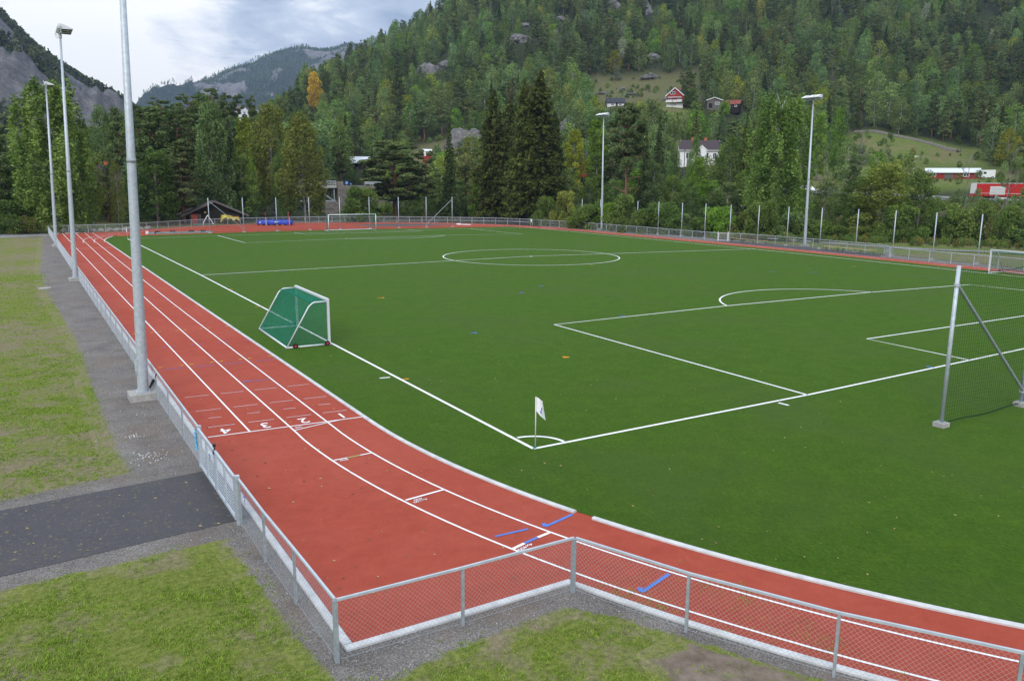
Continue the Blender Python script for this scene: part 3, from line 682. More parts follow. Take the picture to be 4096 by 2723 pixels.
mb = MB(); mb.flat([(67.0, 92), (67.2, 60), (66.6, 40), (65.4, 22), (64.2, 12), (66.4, 8), (68.0, 22), (69.5, 34), (71.6, 50), (72.4, 75), (72.6, 95), (68, 104), (66.6, 100)], -.012)
struct(mb.build('gravel_verge', M['gravel']), 'gravel strip between the far track and the net posts')
mb = MB(); mb.flat([(67.0, 56), (66.7, 45), (65.9, 34.2), (69.0, 35.8), (69.9, 45), (70.0, 60), (67.1, 60)], -.004)
struct(mb.build('path', M['asphalt']), 'dark asphalt pad under the benches')
mb = MB(); mb.strip([(94, -10), (88, 20), (84, 33), (81, 38), (79.5, 45), (79, 60), (78.5, 80), (77, 100), (72, 118), (62, 128), (45, 133.2), (30, 133.5)], 2.4, .02)
struct(mb.build('path', M['gravelpale']), 'gravel footpath behind the far fence')
dz = [(38.04, 117.52)] + [(42, 119.5), (47, 119), (52.5, 116.2), (56.0, 111.8), (50, 111.4), (44, 111.7), (40, 113.8)]
mb = MB(); mb.flat(dz, .004); struct(mb.build('jumping_apron', M['slate']), 'dark grey synthetic patch behind the far goal')

# river and roads
rv = [(15.0, 190, 214), (19.5, 170, 212), (23.7, 165, 208), (27.9, 150, 200), (32, 138, 182), (38, 124, 166), (43.9, 121, 157), (49.6, 121, 153), (54.8, 124, 151), (59.5, 124, 150), (64, 123, 148), (73.5, 122, 143)]
va = [polar(h, a) + (-1.05,) for h, a, b in rv]; vb = [polar(h, b) + (-1.05,) for h, a, b in rv]
mb = MB(); n = len(rv); mb.add(va + vb, [(i, n + i, n + i + 1, i + 1) for i in range(n - 1)]); struct(mb.build('river', M['water']), 'rippling river behind the trees')
road = [(148, 20, 3.7), (151, 45, 4.0), (154, 68.7, 4.30), (158, 92, 4.85), (162, 115, 5.35), (167, 142, 6.0), (171, 165, 6.4), (171, 185, 6.6)]
def road_off(o):
    out = []
    for i, p in enumerate(road):
        a, b = road[max(i - 1, 0)], road[min(i + 1, len(road) - 1)]
        l = math.hypot(b[0] - a[0], b[1] - a[1]); nx, ny = (b[1] - a[1]) / l, -(b[0] - a[0]) / l
        out.append((p[0] + nx * o, p[1] + ny * o, p[2]))
    return out
mb = MB(); A_, B_ = road_off(-4.2), road_off(4.2); n = len(road)
mb.add([(x, y, zz + .06) for x, y, zz in A_] + [(x, y, zz + .06) for x, y, zz in B_], [(i, n + i, n + i + 1, i + 1) for i in range(n - 1)])
for o in (-3.6, 3.6):
    a, b = road_off(o - .07), road_off(o + .07)
    mb.add([(x, y, zz + .066) for x, y, zz in a] + [(x, y, zz + .066) for x, y, zz in b], [(i, n + i, n + i + 1, i + 1) for i in range(n - 1)], 1)
struct(mb.build('road', [M['asphaltroad'], P_W]), 'grey valley road beyond the river')

# ------------------------------------------------------------------ fences
def wires(mb, p, q, z0, z1, pitch, r):
    """diamond mesh of thin wires between two points"""
    p, q = Vector((p[0], p[1], 0)), Vector((q[0], q[1], 0)); l = (q - p).length; d = (q - p) / l; n_ = Vector((-d.y, d.x, 0))
    hgt = z1 - z0; k = int((l + hgt) / pitch)
    for sgn in (1, -1):
        for i in range(1, k + 1):
            s0 = i * pitch - hgt; a, b = s0, s0 + hgt; za, zb = 0.0, hgt
            if a < 0: za = -a; a = 0
            if b > l: zb = hgt - (b - l); b = l
            if b - a < .02: continue
            if sgn < 0: za, zb = hgt - za, hgt - zb
            P, Q = p + d * a + Vector((0, 0, z0 + za)) + n_ * r * sgn, p + d * b + Vector((0, 0, z0 + zb)) + n_ * r * sgn
            dirv = (Q - P).normalized(); u = n_ * r; w = dirv.cross(n_) * r
            vs = []
            for X in (P, Q): vs += [X + u, X - u * .5 + w * .87, X - u * .5 - w * .87]
            mb.add(vs, [(0, 1, 4, 3), (1, 2, 5, 4), (2, 0, 3, 5)])
def fence(label, posts, pitch=.088, r=.0020, h=1.08, group='chain link fence runs round the track', pw=.05, corner=(), rail_w=.042, skip=0):
    t = thing('chain_link_fence', label, 'fence', (posts[0][0], posts[0][1], 0), group); org = t.location
    rail = MB(); net = MB(); n = len(posts)
    for i, p in enumerate(posts):
        if i < skip: continue
        a, b = posts[max(i - 1, 0)], posts[min(i + 1, n - 1)]; ang = math.atan2(b[1] - a[1], b[0] - a[0])
        m = MB(); w = pw * (1.5 if i in corner else 1)
        m.box((p[0], p[1], h / 2 - .04), (w, w * .9, h + .03), ang); m.build('post', M['galvdull'] if rail_w < .055 else M['galvbright'], t, org)
    for p, q in zip(posts, posts[1:]):
        rail.beam((p[0], p[1], h), (q[0], q[1], h), rail_w, rail_w); wires(net, p, q, .03, h - .02, pitch, r)
        net.beam((p[0], p[1], .04), (q[0], q[1], .04), r * 2, r * 2)
    rail.build('top_rail', M['galvbright'], t, org); net.build('wire_mesh', M['wire'], t, org)
    return t
def along(pts, step):
    out = [pts[0]]
    for a, b in zip(pts, pts[1:]):
        l = math.hypot(b[0] - a[0], b[1] - a[1]); k = max(1, round(l / step))
        out += [(a[0] + (b[0] - a[0]) * i / k, a[1] + (b[1] - a[1]) * i / k) for i in range(1, k + 1)]
    return out
fence('long straight wire fence left of the track, from gate to far end', along([(-8.66, 3.28), (-8.62, 60), (-8.50, 114.6)], 2.53), .09, .0020)
fence('short wire fence between the gate and the near left corner post', [(-8.64, -1.2), (-8.64, -3.25), (-8.6, -5.2), (-8.57, -7.32)], corner=(3,))
fence('wire fence run from the near left corner post to the angle at the bottom centre', [(-8.545, -7.345), (-6.33, -7.41), (-3.99, -7.42)], corner=(2,), skip=1)
fence('wire fence curving away to the bottom right corner along the bend', [(-3.96, -7.45), (-3.12, -9.55), (-2.02, -11.69), (-.70, -13.72), (.85, -15.6), (2.6, -17.3)], skip=1)
fence('wire fence across the far end of the straight and round the far bend', along([(-8.44, 114.7), (-3.4, 114.6), (1.24, 115.6), (4.9, 118.0), (8.6, 121.7), (12.7, 125.1), (17, 127.6), (21.6, 129), (27.5, 129.6), (33.4, 129.3), (38.2, 128.4), (42.7, 127), (49.4, 124), (53.3, 121.3), (59, 116.6), (64.1, 112.1), (67.0, 104), (68.8, 92.4)], 2.5), .11, .0035, rail_w=.06, pw=.055)
fence('wire fence along the far touchline from the bend to the small gate', along([(68.85, 92.2), (68.9, 75), (68.3, 59.9)], 2.6), .11, .0035, rail_w=.06, pw=.055)
fence('wire fence set back behind the wooden benches on the far side', along([(69.0, 58.6), (70.2, 57.6), (70.2, 46), (69.5, 36.0), (66.9, 33.6)], 2.6), .11, .0035, rail_w=.06, pw=.055)
fence('wire fence behind the small goal on the far right', along([(66.8, 33.4), (66.3, 31), (65.8, 24), (64.6, 12), (63.4, 4)], 2.6), .10, .0033, rail_w=.06, pw=.055)

# double gate
gt = thing('double_gate', 'galvanised double gate with horizontal bars across the asphalt path', 'gate', (-8.65, 1.0, 0)); go = gt.location
for y in (3.2, -1.12):
    m = MB(); m.box((-8.66, y, .55), (.10, .10, 1.2)); m.build('gate_post', M['galv'], gt, go)
for y0, y1 in ((3.10, 1.06), (.99, -1.03)):
    m = MB(); X = -8.70
    m.beam((X, y0, 1.09), (X, y1, 1.09), .055, .055); m.beam((X, y0, .10), (X, y1, .10), .055, .055)
    for y in (y0 - .03, (y0 + y1) / 2, y1 + .03): m.beam((X, y, .12), (X, y, 1.07), .05, .05)
    lf = m.build('gate_leaf', M['galvbright'], gt, go)
    m = MB()
    for k in range(12): m.tube([(X, y0, .18 + k * .073), (X, y1, .18 + k * .073)], .011, 6)
    m.build('gate_bars', M['galv'], lf, go)
m = MB(); m.tube([(-8.70, 1.03, 1.1), (-8.70, 1.03, 1.2)], .018); m.tube([(-8.70, 1.03, 1.2), (-8.70, 1.03, 1.27)], .04); m.box((-8.70, 1.03, 1.05), (.08, .1, .08)); m.build('latch', M['black'], gt, go)
for i, (y, z, lb) in enumerate(((1.55, .78, 'tiny white and blue plate on the double gate leaf farther away'), (-1.75, .80, 'tiny white and blue plate wired to the fence beside the near gate post'))):
    m = MB(); m.prism([(-.09, .10), (.09, .06), (.03, -.10)], (-8.735 if i == 0 else -8.66, y, z), (0, 1, 0), (0, 0, 1), (-.006, 0, 0)); o = m.build('fence_plate', [M['signblue']]); tag(o, lb, 'plate', 'maker plates on the gate and fence')
    m = MB(); m.prism([(-.06, .065), (.05, .04), (.015, -.055)], (-8.742 if i == 0 else -8.667, y, z), (0, 1, 0), (0, 0, 1), (-.004, 0, 0)); m.build('plate_face', M['white'], o)
# light blue sheet tied by the gate post
m = MB(); ys = [3.33 + .28 * i / 7 for i in range(8)]; vs = []; fs = []
for j in range(7):
    for i, y in enumerate(ys): vs.append((-8.70 - .02 * math.sin(i * 1.7 + j * .6), y + .012 * math.sin(j * 1.3), .98 - j * .1 + .02 * math.sin(i)))
for j in range(6):
    for i in range(7): a = j * 8 + i; fs.append((a, a + 1, a + 9, a + 8))
m.add(vs, fs); m.add([(x - .006, y, z) for x, y, z in vs], [f[::-1] for f in fs]); o = m.build('notice_sheet', M['cyan'], smooth=True); tag(o, 'light blue laminated notice hanging on the fence by the gate post', 'notice')
for k, s_ in enumerate((.13, .10, .12, .08)):
    m = MB(); m.box((-8.735, 3.47, .88 - k * .13), (.004, s_, .025)); m.build('print_line', M['signblue'], o)
# folded umbrella hooked on the fence
u0, u1 = Vector((-8.74, 12.478, 0.058)), Vector((-8.74, 10.146, 1.104))
um = thing('folded_umbrella', 'folded black umbrella hooked on the fence beside the nearest floodlight mast', 'umbrella', u0)
m = MB(); d = u1 - u0
m.tube([u0, u0 + d * .12, u0 + d * .4, u0 + d * .62, u0 + d * .68], [.008, .035, .05, .055, .02], 9); m.build('canopy', M['umbrella'], um, u0, True)
m = MB(); m.tube([u0 + d * .66, u0 + d * .9], .010, 6); m.build('shaft', M['black'], um, u0)
m = MB(); m.tube([u0 + d * .86, u0 + d * .98, u0 + d * 1.02 + Vector((0, .03, 0)), u0 + d * .97 + Vector((0, .07, .0))], .016, 7); m.build('handle', M['brownwood'], um, u0)

# ------------------------------------------------------------------ floodlight masts
def floodlight(parent, org, x, y, z, sx):
    """asymmetric floodlight aimed along sx"""
    m = MB(); prof = [(-.16, .02), (-.20, .16), (-.10, .32), (.06, .34), (.78, .05), (.78, 0), (0, -.02)]
    m.prism([(a * sx, b) for a, b in prof][::1 if sx < 0 else -1], (x, y - .32, z + .14), (1, 0, 0), (0, 0, 1), (0, .64, 0))
    f = m.build('floodlight', M['alu'], parent, org)
    m = MB(); m.box((x + sx * .40, y, z + .115), (.68, .56, .012)); m.build('lamp_glass', M['lampglass'], f, org)
    m = MB()
    for s_ in (-1, 1): m.beam((x, y + s_ * .36, z - .02), (x - sx * .02, y + s_ * .36, z + .34), .05, .03); m.tube([(x - sx * .02, y + s_ * .33, z + .26), (x - sx * .02, y + s_ * .39, z + .26)], .07, 10)
    m.beam((x, y - .36, z), (x, y + .36, z), .05, .04); m.build('yoke', M['galv'], f, org)
    m = MB(); m.tube([(x - sx * .1, y, z + .2), (x - sx * .3, y + .05, z + .0), (x - sx * .2, y + .02, z - .22), (x, y, z - .25)], .012, 5); m.build('cable', M['black'], f, org)
def floodmast(label, x, y, sx, H=17.5, lean=0.0, dx=0):
    t = thing('floodlight_mast', label, 'floodlight', (x, y, 0), 'floodlight masts round the pitch'); o = t.location
    at = lambda z: (x + .8534 * lean * z / H, y - .5212 * lean * z / H, z)
    m = MB(); m.box((x + dx, y, .08), (.92, .84, .32)); m.build('concrete_base', M['concrete'], t, o)
    m = MB(); m.box((x, y, .26), (.46, .46, .03)); m.build('base_plate', M['galv'], t, o)
    m = MB()
    for a in (-1, 1):
        for b in (-1, 1): m.tube([(x + a * .19, y + b * .19, .24), (x + a * .19, y + b * .19, .33)], .018, 6)
    m.build('anchor_bolts', M['galv'], t, o)
    m = MB(); m.tube([at(.27), at(8.2)], [.185, .145], 24, cap=False); m.tube([at(8.2), at(8.22), at(H)], [.138, .136, .068], 24); m.build('mast', M['galv'], t, o, True)
    m = MB(); m.tube([at(8.13), at(8.27)], .152, 24); m.build('joint_collar', M['galvdull'], t, o, True)
    m = MB(); m.tube([(x - .14, y - .09, .95), (x - .20, y - .13, .95)], .02, 6); m.box((x - .155, y - .05, 1.2), (.04, .14, .42), .5); m.build('service_hatch', M['galv'], t, o)
    tx, ty, _ = at(H)
    m = MB(); m.beam((tx, ty - 1.15, H + .02), (tx, ty + 1.15, H + .02), .09, .09); m.tube([(tx, ty, H - .25), (tx, ty, H)], .10, 12); m.build('crossbar', M['galv'], t, o)
    for k in (-1, 0, 1): floodlight(t, o, tx, ty + k * .86, H + .10, sx)
    return t
floodmast('nearest floodlight mast, thick and cut off at its top, by the folded umbrella', -9.04, 11.5, 1, 17.6, .54, -.02)
floodmast('second floodlight mast along the left fence, beyond the manhole cover', -8.85, 50.7, 1, 17.8, .63)
floodmast('most distant floodlight mast on the left, next to the drooping birch', -8.62, 87.7, 1, 17.5, .67)
floodmast('floodlight mast beyond the centre circle, beside the tall bare-stemmed pine', 69.94, 87.5, -1, 18.0, -.17)
floodmast('floodlight mast on the far right, in front of the weeping birch', 71.07, 47.9, -1, 17.5, -.28)

# ------------------------------------------------------------------ ball-stop nets
def ballnet(label, pts, H=5.05, cell=.12, r=.003, mat='netdark', braces=(), z_low=.1, sag=.10, foot=.36, tube_r=.05):
    t = thing('ball_stop_net', label, 'net', (pts[0][0], pts[0][1], 0), 'tall ball-stop nets'); o = t.location
    for p in pts:
        m = MB(); m.tube([(p[0], p[1], .1), (p[0], p[1], H)], tube_r, 12); pp = m.build('post', M['galv'], t, o, True)
        m = MB(); m.box((p[0], p[1], .07), (foot, foot, .17)); m.build('concrete_foot', M['concrete'], pp, o)
        m = MB(); m.box((p[0], p[1], .165), (foot * .62, foot * .62, .02)); m.build('foot_plate', M['galvdull'], pp, o)
    for i, j, zt, zb in braces:
        p, q = pts[i], pts[j]; m = MB(); m.tube([(p[0], p[1] - .03, zt), (q[0], q[1] - .03, zb)], tube_r * .8, 10); b = m.build('brace', M['galvdull'], t, o)
        m = MB(); m.tube([(p[0], p[1], zt - .05), (p[0], p[1], zt + .05)], tube_r * 1.45, 10); m.tube([(q[0], q[1], zb - .05), (q[0], q[1], zb + .05)], tube_r * 1.45, 10); m.build('clamp', M['galv'], b, o)
    net = MB(); rope = MB()
    for p, q in zip(pts, pts[1:]):
        l = math.hypot(q[0] - p[0], q[1] - p[1]); k = max(2, round(l / cell)); rows = round((H - z_low) / cell)
        top = lambda f: H - .12 - sag * 4 * f * (1 - f); low = lambda f: z_low + .03 * math.sin(f * 9)
        P = lambda f, v: (p[0] + (q[0] - p[0]) * f, p[1] + (q[1] - p[1]) * f, low(f) + (top(f) - low(f)) * v)
        for i in range(1, k):
            f = i / k; net.beam(P(f, 0), P(f, 1), r * 2, r * 2)
        seg = max(4, int(l / 1.2))
        for v in range(1, rows):
            for s_ in range(seg): net.beam(P(s_ / seg, v / rows), P((s_ + 1) / seg, v / rows), r * 2, r * 2)
        for s_ in range(12):
            rope.beam(P(s_ / 12, 1), P((s_ + 1) / 12, 1), max(.016, r * 3), max(.016, r * 3)); rope.beam(P(s_ / 12, 0), P((s_ + 1) / 12, 0), .03, .03)
    net.build('net', M[mat], t, o); rope.build('rope', M['netdark'], t, o)
    return t
ballnet('tall net on round posts behind the near goal, close to the right edge', [(12.31, -4.84), (17.11, -4.84), (21.9, -4.84)], 5.15, .13, .0019, braces=((0, 1, 4.55, .55),), tube_r=.062, sag=.16)
ballnet('tall net across the far end behind the full-size goal', [(11.75, 105.25), (16.65, 105.4), (21.7, 105.8), (26.9, 106.2), (31.8, 106.0), (36.7, 105.8), (41.9, 106.0), (46.9, 105.9), (51.6, 105.5)], 5.1, .25, .0035, braces=((0, 1, 4.7, .5), (8, 7, 4.7, .5)), tube_r=.055, foot=.42)
ballnet('long tall net along the river side beyond the far fence', [(72.0, 101.0), (71.6, 95.3), (71.3, 89.7), (71.1, 84.8), (70.9, 79.7), (70.7, 74.6), (70.6, 69.4), (70.5, 64.6), (70.3, 59.7), (70.3, 54.8), (70.0, 49.8), (69.5, 44.5), (69.2, 39.4), (68.9, 34.6), (68.2, 29.6), (67.5, 24.6), (66.8, 19.4), (66.0, 14.2)], 4.85, .3, .0035, braces=((0, 1, 4.6, .5),), tube_r=.055)

# ------------------------------------------------------------------ goals
def netpanel(mb, A, Bq, Cq, Dq, cell, r, sag=(0, 0, 0)):
    """net between 4 corners A-B top edge, D-C bottom edge"""
    A, Bq, Cq, Dq = map(Vector, (A, Bq, Cq, Dq)); sag = Vector(sag)
    nu = max(2, round(max((Bq - A).length, (Cq - Dq).length) / cell)); nv = max(2, round(max((Dq - A).length, (Cq - Bq).length) / cell))
    def P(u, v): return A.lerp(Bq, u).lerp(Dq.lerp(Cq, u), v) + sag * (4 * u * (1 - u)) ** .5 * 4 * v * (1 - v)
    for i in range(nu + 1):
        for s_ in range(4): mb.beam(P(i / nu, s_ / 4), P(i / nu, (s_ + 1) / 4), r, r)
    for j in range(nv + 1):
        for s_ in range(4): mb.beam(P(s_ / 4, j / nv), P((s_ + 1) / 4, j / nv), r, r)
def smallgoal(label, P0, P1, back, H=2.1, ext=.78, cell=.058, r=.0085, rr=.055, wheels=True, zb=2.04):
    """P0,P1: mouth corners on the ground; back: vector to the rear base bar"""
    t = thing('portable_goal', label, 'goal', (P0[0], P0[1], 0), 'portable small goals'); o = t.location
    P0, P1, b = Vector((P0[0], P0[1], 0)), Vector((P1[0], P1[1], 0)), Vector((back[0], back[1], 0)); up = Vector((0, 0, 1))
    for p in (P0, P1):
        m = MB(); m.beam(p, p + up * H, .11, .11); m.build('post', M['alu'], t, o)
    d = (P1 - P0).normalized()
    m = MB(); m.beam(P0 + up * (H + .05) - d * .055, P1 + up * (H + .05) + d * .055, .12, .10); m.build('crossbar', M['alu'], t, o)
    bn = b.normalized(); tb = bn * ext
    for p in (P0, P1):
        m = MB(); kn = p + tb + up * zb
        m.tube([p + bn * .03 + up * (H - .03), kn - bn * .16 + up * .03, kn - bn * .04 - up * .02, kn + (b - tb).normalized() * .12 - up * .16, p + b + up * .06], rr * .62, 9); m.tube([p + up * .05, p + b + up * .05], rr * .8, 9); m.build('side_frame', M['alu'], t, o, True)
    m = MB(); m.tube([P0 + b + up * .05, P1 + b + up * .05], rr * .8, 9); m.build('rear_bar', M['alu'], t, o, True)
    n_ = MB()
    K0, K1 = P0 + tb + up * zb, P1 + tb + up * zb; e = up * .05
    netpanel(n_, P0 + up * H, P1 + up * H, K1, K0, cell, r, (0, 0, -.10)); netpanel(n_, K0, K1, P1 + b + e, P0 + b + e, cell, r, bn * -.12)
    for p, k in ((P0, K0), (P1, K1)): netpanel(n_, p + up * H, k, p + b + e, p + e, cell, r)
    n_.build('net', M['netgreen'], t, o)
    if wheels:
        dd = d * .13
        for p, s_ in ((P0, -1), (P1, 1)):
            for q in (p + bn * .12, p + b * .82):
                m = MB(); c = q + d * s_ * .09 + up * .12; m.tube([c, c + d * s_ * .07], .12, 16); w = m.build('wheel', M['rubber'], t, o)
                m = MB(); m.tube([c + d * s_ * .065, c + d * s_ * .08], .058, 12); m.build('wheel_hub', M['redplastic'], w, o)
    return t
smallgoal('green-netted white portable goal standing across the near touchline', (-.25, 17.43), (-.09, 23.0), (-1.98, .06))
smallgoal('white portable goal with green net on the far touchline, cut by the right edge', (60.52, 19.7), (59.9, 14.2), (2.0, -.2), H=2.0, cell=.10, r=.006, zb=1.85, ext=.9)
t = thing('football_goal', 'full-size white goal with a green net at the far end', 'goal', (28.75, 102.6, 0)); o = t.location
ga, gb, H = Vector((28.75, 102.6, 0)), Vector((36.5, 102.6, 0)), 2.5
for p in (ga, gb):
    m = MB(); m.tube([p, p + Vector((0, 0, H))], .06, 12); m.build('post', M['alu'], t, o, True)
m = MB(); m.tube([ga + Vector((-.06, 0, H)), gb + Vector((.06, 0, H))], .06, 12); m.build('crossbar', M['alu'], t, o, True)
bk = Vector((0, 2.0, 0)); e = Vector((0, 0, .05))
for p in (ga, gb):
    m = MB(); m.tube([p + e, p + bk + e], .05, 8); m.tube([p + Vector((0, .05, H)), p + Vector((-.0, .95, H - .05)), p + bk + e], .022, 8); m.build('side_frame', M['galv'], t, o)
m = MB(); m.tube([ga + bk + e, gb + bk + e], .05, 8); m.build('rear_bar', M['alu'], t, o)
n_ = MB(); k0, k1 = ga + Vector((0, .95, H - .05)), gb + Vector((0, .95, H - .05))
netpanel(n_, ga + Vector((0, 0, H)), gb + Vector((0, 0, H)), k1, k0, .2, .004); netpanel(n_, k0, k1, gb + bk + e, ga + bk + e, .2, .004)
for p, k in ((ga, k0), (gb, k1)): netpanel(n_, p + Vector((0, 0, H)), k, p + bk + e, p + e, .12, .006)
n_.build('net', M['netgreen'], t, o)

# corner flags
def cornerflag(label, x, y, ang, near=False):
    t = thing('corner_flag', label, 'flag', (x, y, 0), 'white corner flags'); o = t.location
    m = MB(); m.tube([(x, y, .05), (x, y, 1.55)], .017, 8); m.build('flagpole', M['offwhite'], t, o, True)
    m = MB(); m.tube([(x, y, 0), (x, y, .07)], .035, 8); m.build('socket', M['tarpyellow'] if not near else M['netgreen'], t, o)
    m = MB(); nu, nv = 9, 9; vs = []
    ca, sa = math.cos(ang), math.sin(ang)
    for j in range(nv):
        for i in range(nu):
            u, v = i / (nu - 1), j / (nv - 1)
            drop = .30 * u * (1 - .1 * v); fold = .055 * math.sin(u * 6 + v * 2.2) * (.4 + u)
            rx = .02 + u * (.17 + .10 * v)
            vs.append((x + rx * ca - fold * sa, y + rx * sa + fold * ca, 1.54 - v * .42 - drop * (.35 + .75 * v)))
    fs = [(j * nu + i, j * nu + i + 1, (j + 1) * nu + i + 1, (j + 1) * nu + i) for j in range(nv - 1) for i in range(nu - 1)]
    m.add(vs, fs); fl = m.build('flag_cloth', M['white'], t, o, True)
    if near:
        def P(u, v, k):
            i, j = u * (nu - 1), v * (nv - 1); a = Vector(vs[int(j) * nu + int(i)]); b = Vector(vs[min(nv - 1, int(j) + 1) * nu + min(nu - 1, int(i) + 1)])
            return a.lerp(b, (i % 1 + j % 1) / 2) + Vector((sa, -ca, 0)) * k
        m = MB(); m.tube([P(.50, .66, .012), P(.56, .76, .012)], .018, 8); m.build('emblem', M['signblue'], fl, o)
        m = MB(); m.beam(P(.66, .42, .012), P(.68, .56, .012), .02, .01); m.build('print_line', M['tarpblue'], fl, o)
cornerflag('white corner flag on its pole at the nearest pitch corner', -.06, -.08, -.55, True)
cornerflag('white corner flag at the far left pitch corner, beside the nearest mast', c0L[0], c0L[1], -2.0)
cornerflag('white corner flag at the far right pitch corner in front of the spruces', cWL[0], cWL[1], -.2)

# benches (six)
def bench(x, y, ang):
    t = thing('bench', '', 'bench', (x, y, 0), 'narrow wooden benches by the far fence', ang)
    m = MB(); m.box((0, 0, .47), (2.2, .25, .028)); m.build('seat', M['woodplank'], t)
    for s_ in (-1, 1):
        m = MB()
        for q in (-1, 1): m.beam((s_ * .82, q * .10, .455), (s_ * .82 + .04 * s_, q * .10, .0), .03, .03)
        m.beam((s_ * .82, -.1, .24), (s_ * .82, .1, .24), .025, .025); m.beam((s_ * .83, 0, .24), (s_ * .45, 0, .44), .02, .02); m.build('leg', M['greenpaint'], t)
    return t
bl = ['first bench from the small gate, leftmost of the far trio', 'middle bench of the trio nearer the small gate', 'third bench from the small gate, ending in front of the far right mast',
      'leftmost bench of the trio right of the far right mast', 'middle bench of the trio right of the far right mast', 'rightmost wooden bench, just before the jog in the fence']
for (x, y), l_ in zip(((69.2, 57.4), (69.05, 55.2), (68.95, 53.0), (68.5, 42.0), (68.35, 39.6), (68.2, 37.2)), bl):
    t = bench(x, y, R(88)); t['label'] = l_
# small gate in the far fence
t = thing('small_gate', 'narrow white framed gate in the far fence, left of the benches', 'gate', (68.6, 59.2, 0)); o = t.location
for p in ((68.3, 59.85), (68.95, 58.65)):
    m = MB(); m.box((p[0], p[1], .62), (.1, .1, 1.3)); m.build('gate_post', M['alu'], t, o)
m = MB(); a, b = (68.33, 59.75), (68.92, 58.75)
for zz in (1.1, .12): m.beam(a + (zz,), b + (zz,), .05, .05)
for q in (a, b): m.beam(q + (.12,), q + (1.1,), .05, .05)
wires(m, a, b, .14, 1.08, .11, .004); m.build('gate_leaf', M['alu'], t, o)

# high jump
hj = thing('high_jump_mat', 'high jump landing mat under a blue vinyl cover beyond the far goal', 'landing mat', (26.5, 124.4, 0)); o = hj.location
m = MB(); nx, ny = 18, 8; vs = []; fs = []
cx, cy, lx, ly = 26.5, 124.4, 5.6, 3.0; ca, sa = math.cos(R(-20)), math.sin(R(-20))
def mat_pt(u, v, zz, k=1.0):
    a, b = (u - .5) * lx * k, (v - .5) * ly * k; return (cx + a * ca - b * sa, cy + a * sa + b * ca, zz)
ring = [(i / nx, 0) for i in range(nx)] + [(1, j / ny) for j in range(ny)] + [(1 - i / nx, 1) for i in range(nx)] + [(0, 1 - j / ny) for j in range(ny)]
rows = []
for k_, zz in ((1.04, .16), (1.05, .3), (1.02, .55), (1.0, .72), (.96, .80), (.80, .84)):
    for q, (u, v) in enumerate(ring): vs.append(mat_pt(u + .012 * math.sin(q * 2.3) * (zz < .7), v + .03 * math.sin(q * 1.9 + zz * 4) * (zz < .7), zz + (.03 * math.sin(q * 1.1) + (.05 * math.sin(q * .7) if zz < .2 else 0)), k_))
nr = len(ring)
for j in range(5):
    for q in range(nr): fs.append((j * nr + q, j * nr + (q + 1) % nr, (j + 1) * nr + (q + 1) % nr, (j + 1) * nr + q))
fs.append(tuple(5 * nr + q for q in range(nr))); m.add(vs, fs); m.build('cover', M['tarpblue'], hj, o, True)
m = MB()
for i in range(6):
    for j in range(2): p = mat_pt(.1 + i * .16, .1 + j * .8, .07); m.box(p, (.5, .3, .14), R(-20))
m.build('pallet', M['woodplank'], hj, o)
m = MB(); p = mat_pt(.55, -.03, .58, 1.04); m.box((p[0], p[1] - .06, p[2]), (.55, .02, .14), R(-20)); m.build('print_patch', M['white'], hj, o)
m = MB(); p = mat_pt(.09, -.03, .5, 1.04); m.box((p[0], p[1] - .06, p[2]), (.22, .02, .16), R(-20)); m.build('print_patch', M['white'], hj, o)
for x, y, l_ in ((24.35, 122.6, 'red high jump upright at the left end of the blue mat'), (28.2, 121.9, 'red high jump upright at the right end of the blue mat')):
    t = thing('high_jump_upright', l_, 'upright', (x, y, 0), 'red high jump uprights'); o = t.location
    m = MB(); m.tube([(x, y, .04), (x, y, 2.35)], .035, 8); m.build('post', M['redpost'], t, o)
    m = MB(); m.box((x + .1, y, .7), (.05, .05, 1.4)); m.build('inner_tube', M['white'], t, o)
    m = MB(); m.box((x, y, .03), (.6, .12, .05)); m.box((x, y, .035), (.12, .6, .05)); m.build('base', M['redpost'], t, o)
# tarpaulin over the run-up strip and small white boards
t = thing('tarpaulin_strip', 'long crumpled grey-green tarpaulin lying beside the track at the far left', 'tarpaulin', (3.4, 107.2, 0)); o = t.location
m = MB(); vs = []; fs = []; k = 26
for i in range(k + 1):
    u = i / k; x = 3.4 + 9.2 * u; y = 107.3 - .3 * u
    for j in range(7):
        w = (j - 3) / 3; hgt = (.02 if abs(j - 3) == 3 else .16 + .10 * math.sin(i * 1.3 + j) + .05 * math.sin(i * 3.1))
        vs.append((x, y + w * (.55 + .12 * math.sin(i * .9)), max(.015, hgt)))
for i in range(k):
    for j in range(6): a = i * 7 + j; fs.append((a, a + 7, a + 8, a + 1))
m.add(vs, fs); m.build('sheet', M['tarpgrey'], t, o, True)
m = MB()
for u in (.12, .34, .62, .8): m.tube([(3.4 + 9.2 * u, 106.7, .05), (3.5 + 9.2 * u, 107.0, .33), (4.2 + 9.2 * u, 107.1, .30)], .07, 7)
m.build('black_tie', M['rubber'], t, o)
m = MB(); m.box((3.5, 106.9, .2), (.35, .3, .4)); m.box((3.5, 106.9, .41), (.39, .34, .03)); tag(m.build('white_crate', M['white']), 'small white crate at the left end of the tarpaulin strip', 'crate')
m = MB(); m.box((56.9, 110.9, .06), (2.4, .5, .1), -.9); m.box((56.2, 111.9, .12), (.6, .5, .2), -.9); tag(m.build('white_board', M['white']), 'white boards lying on the track at the far right bend', 'board')
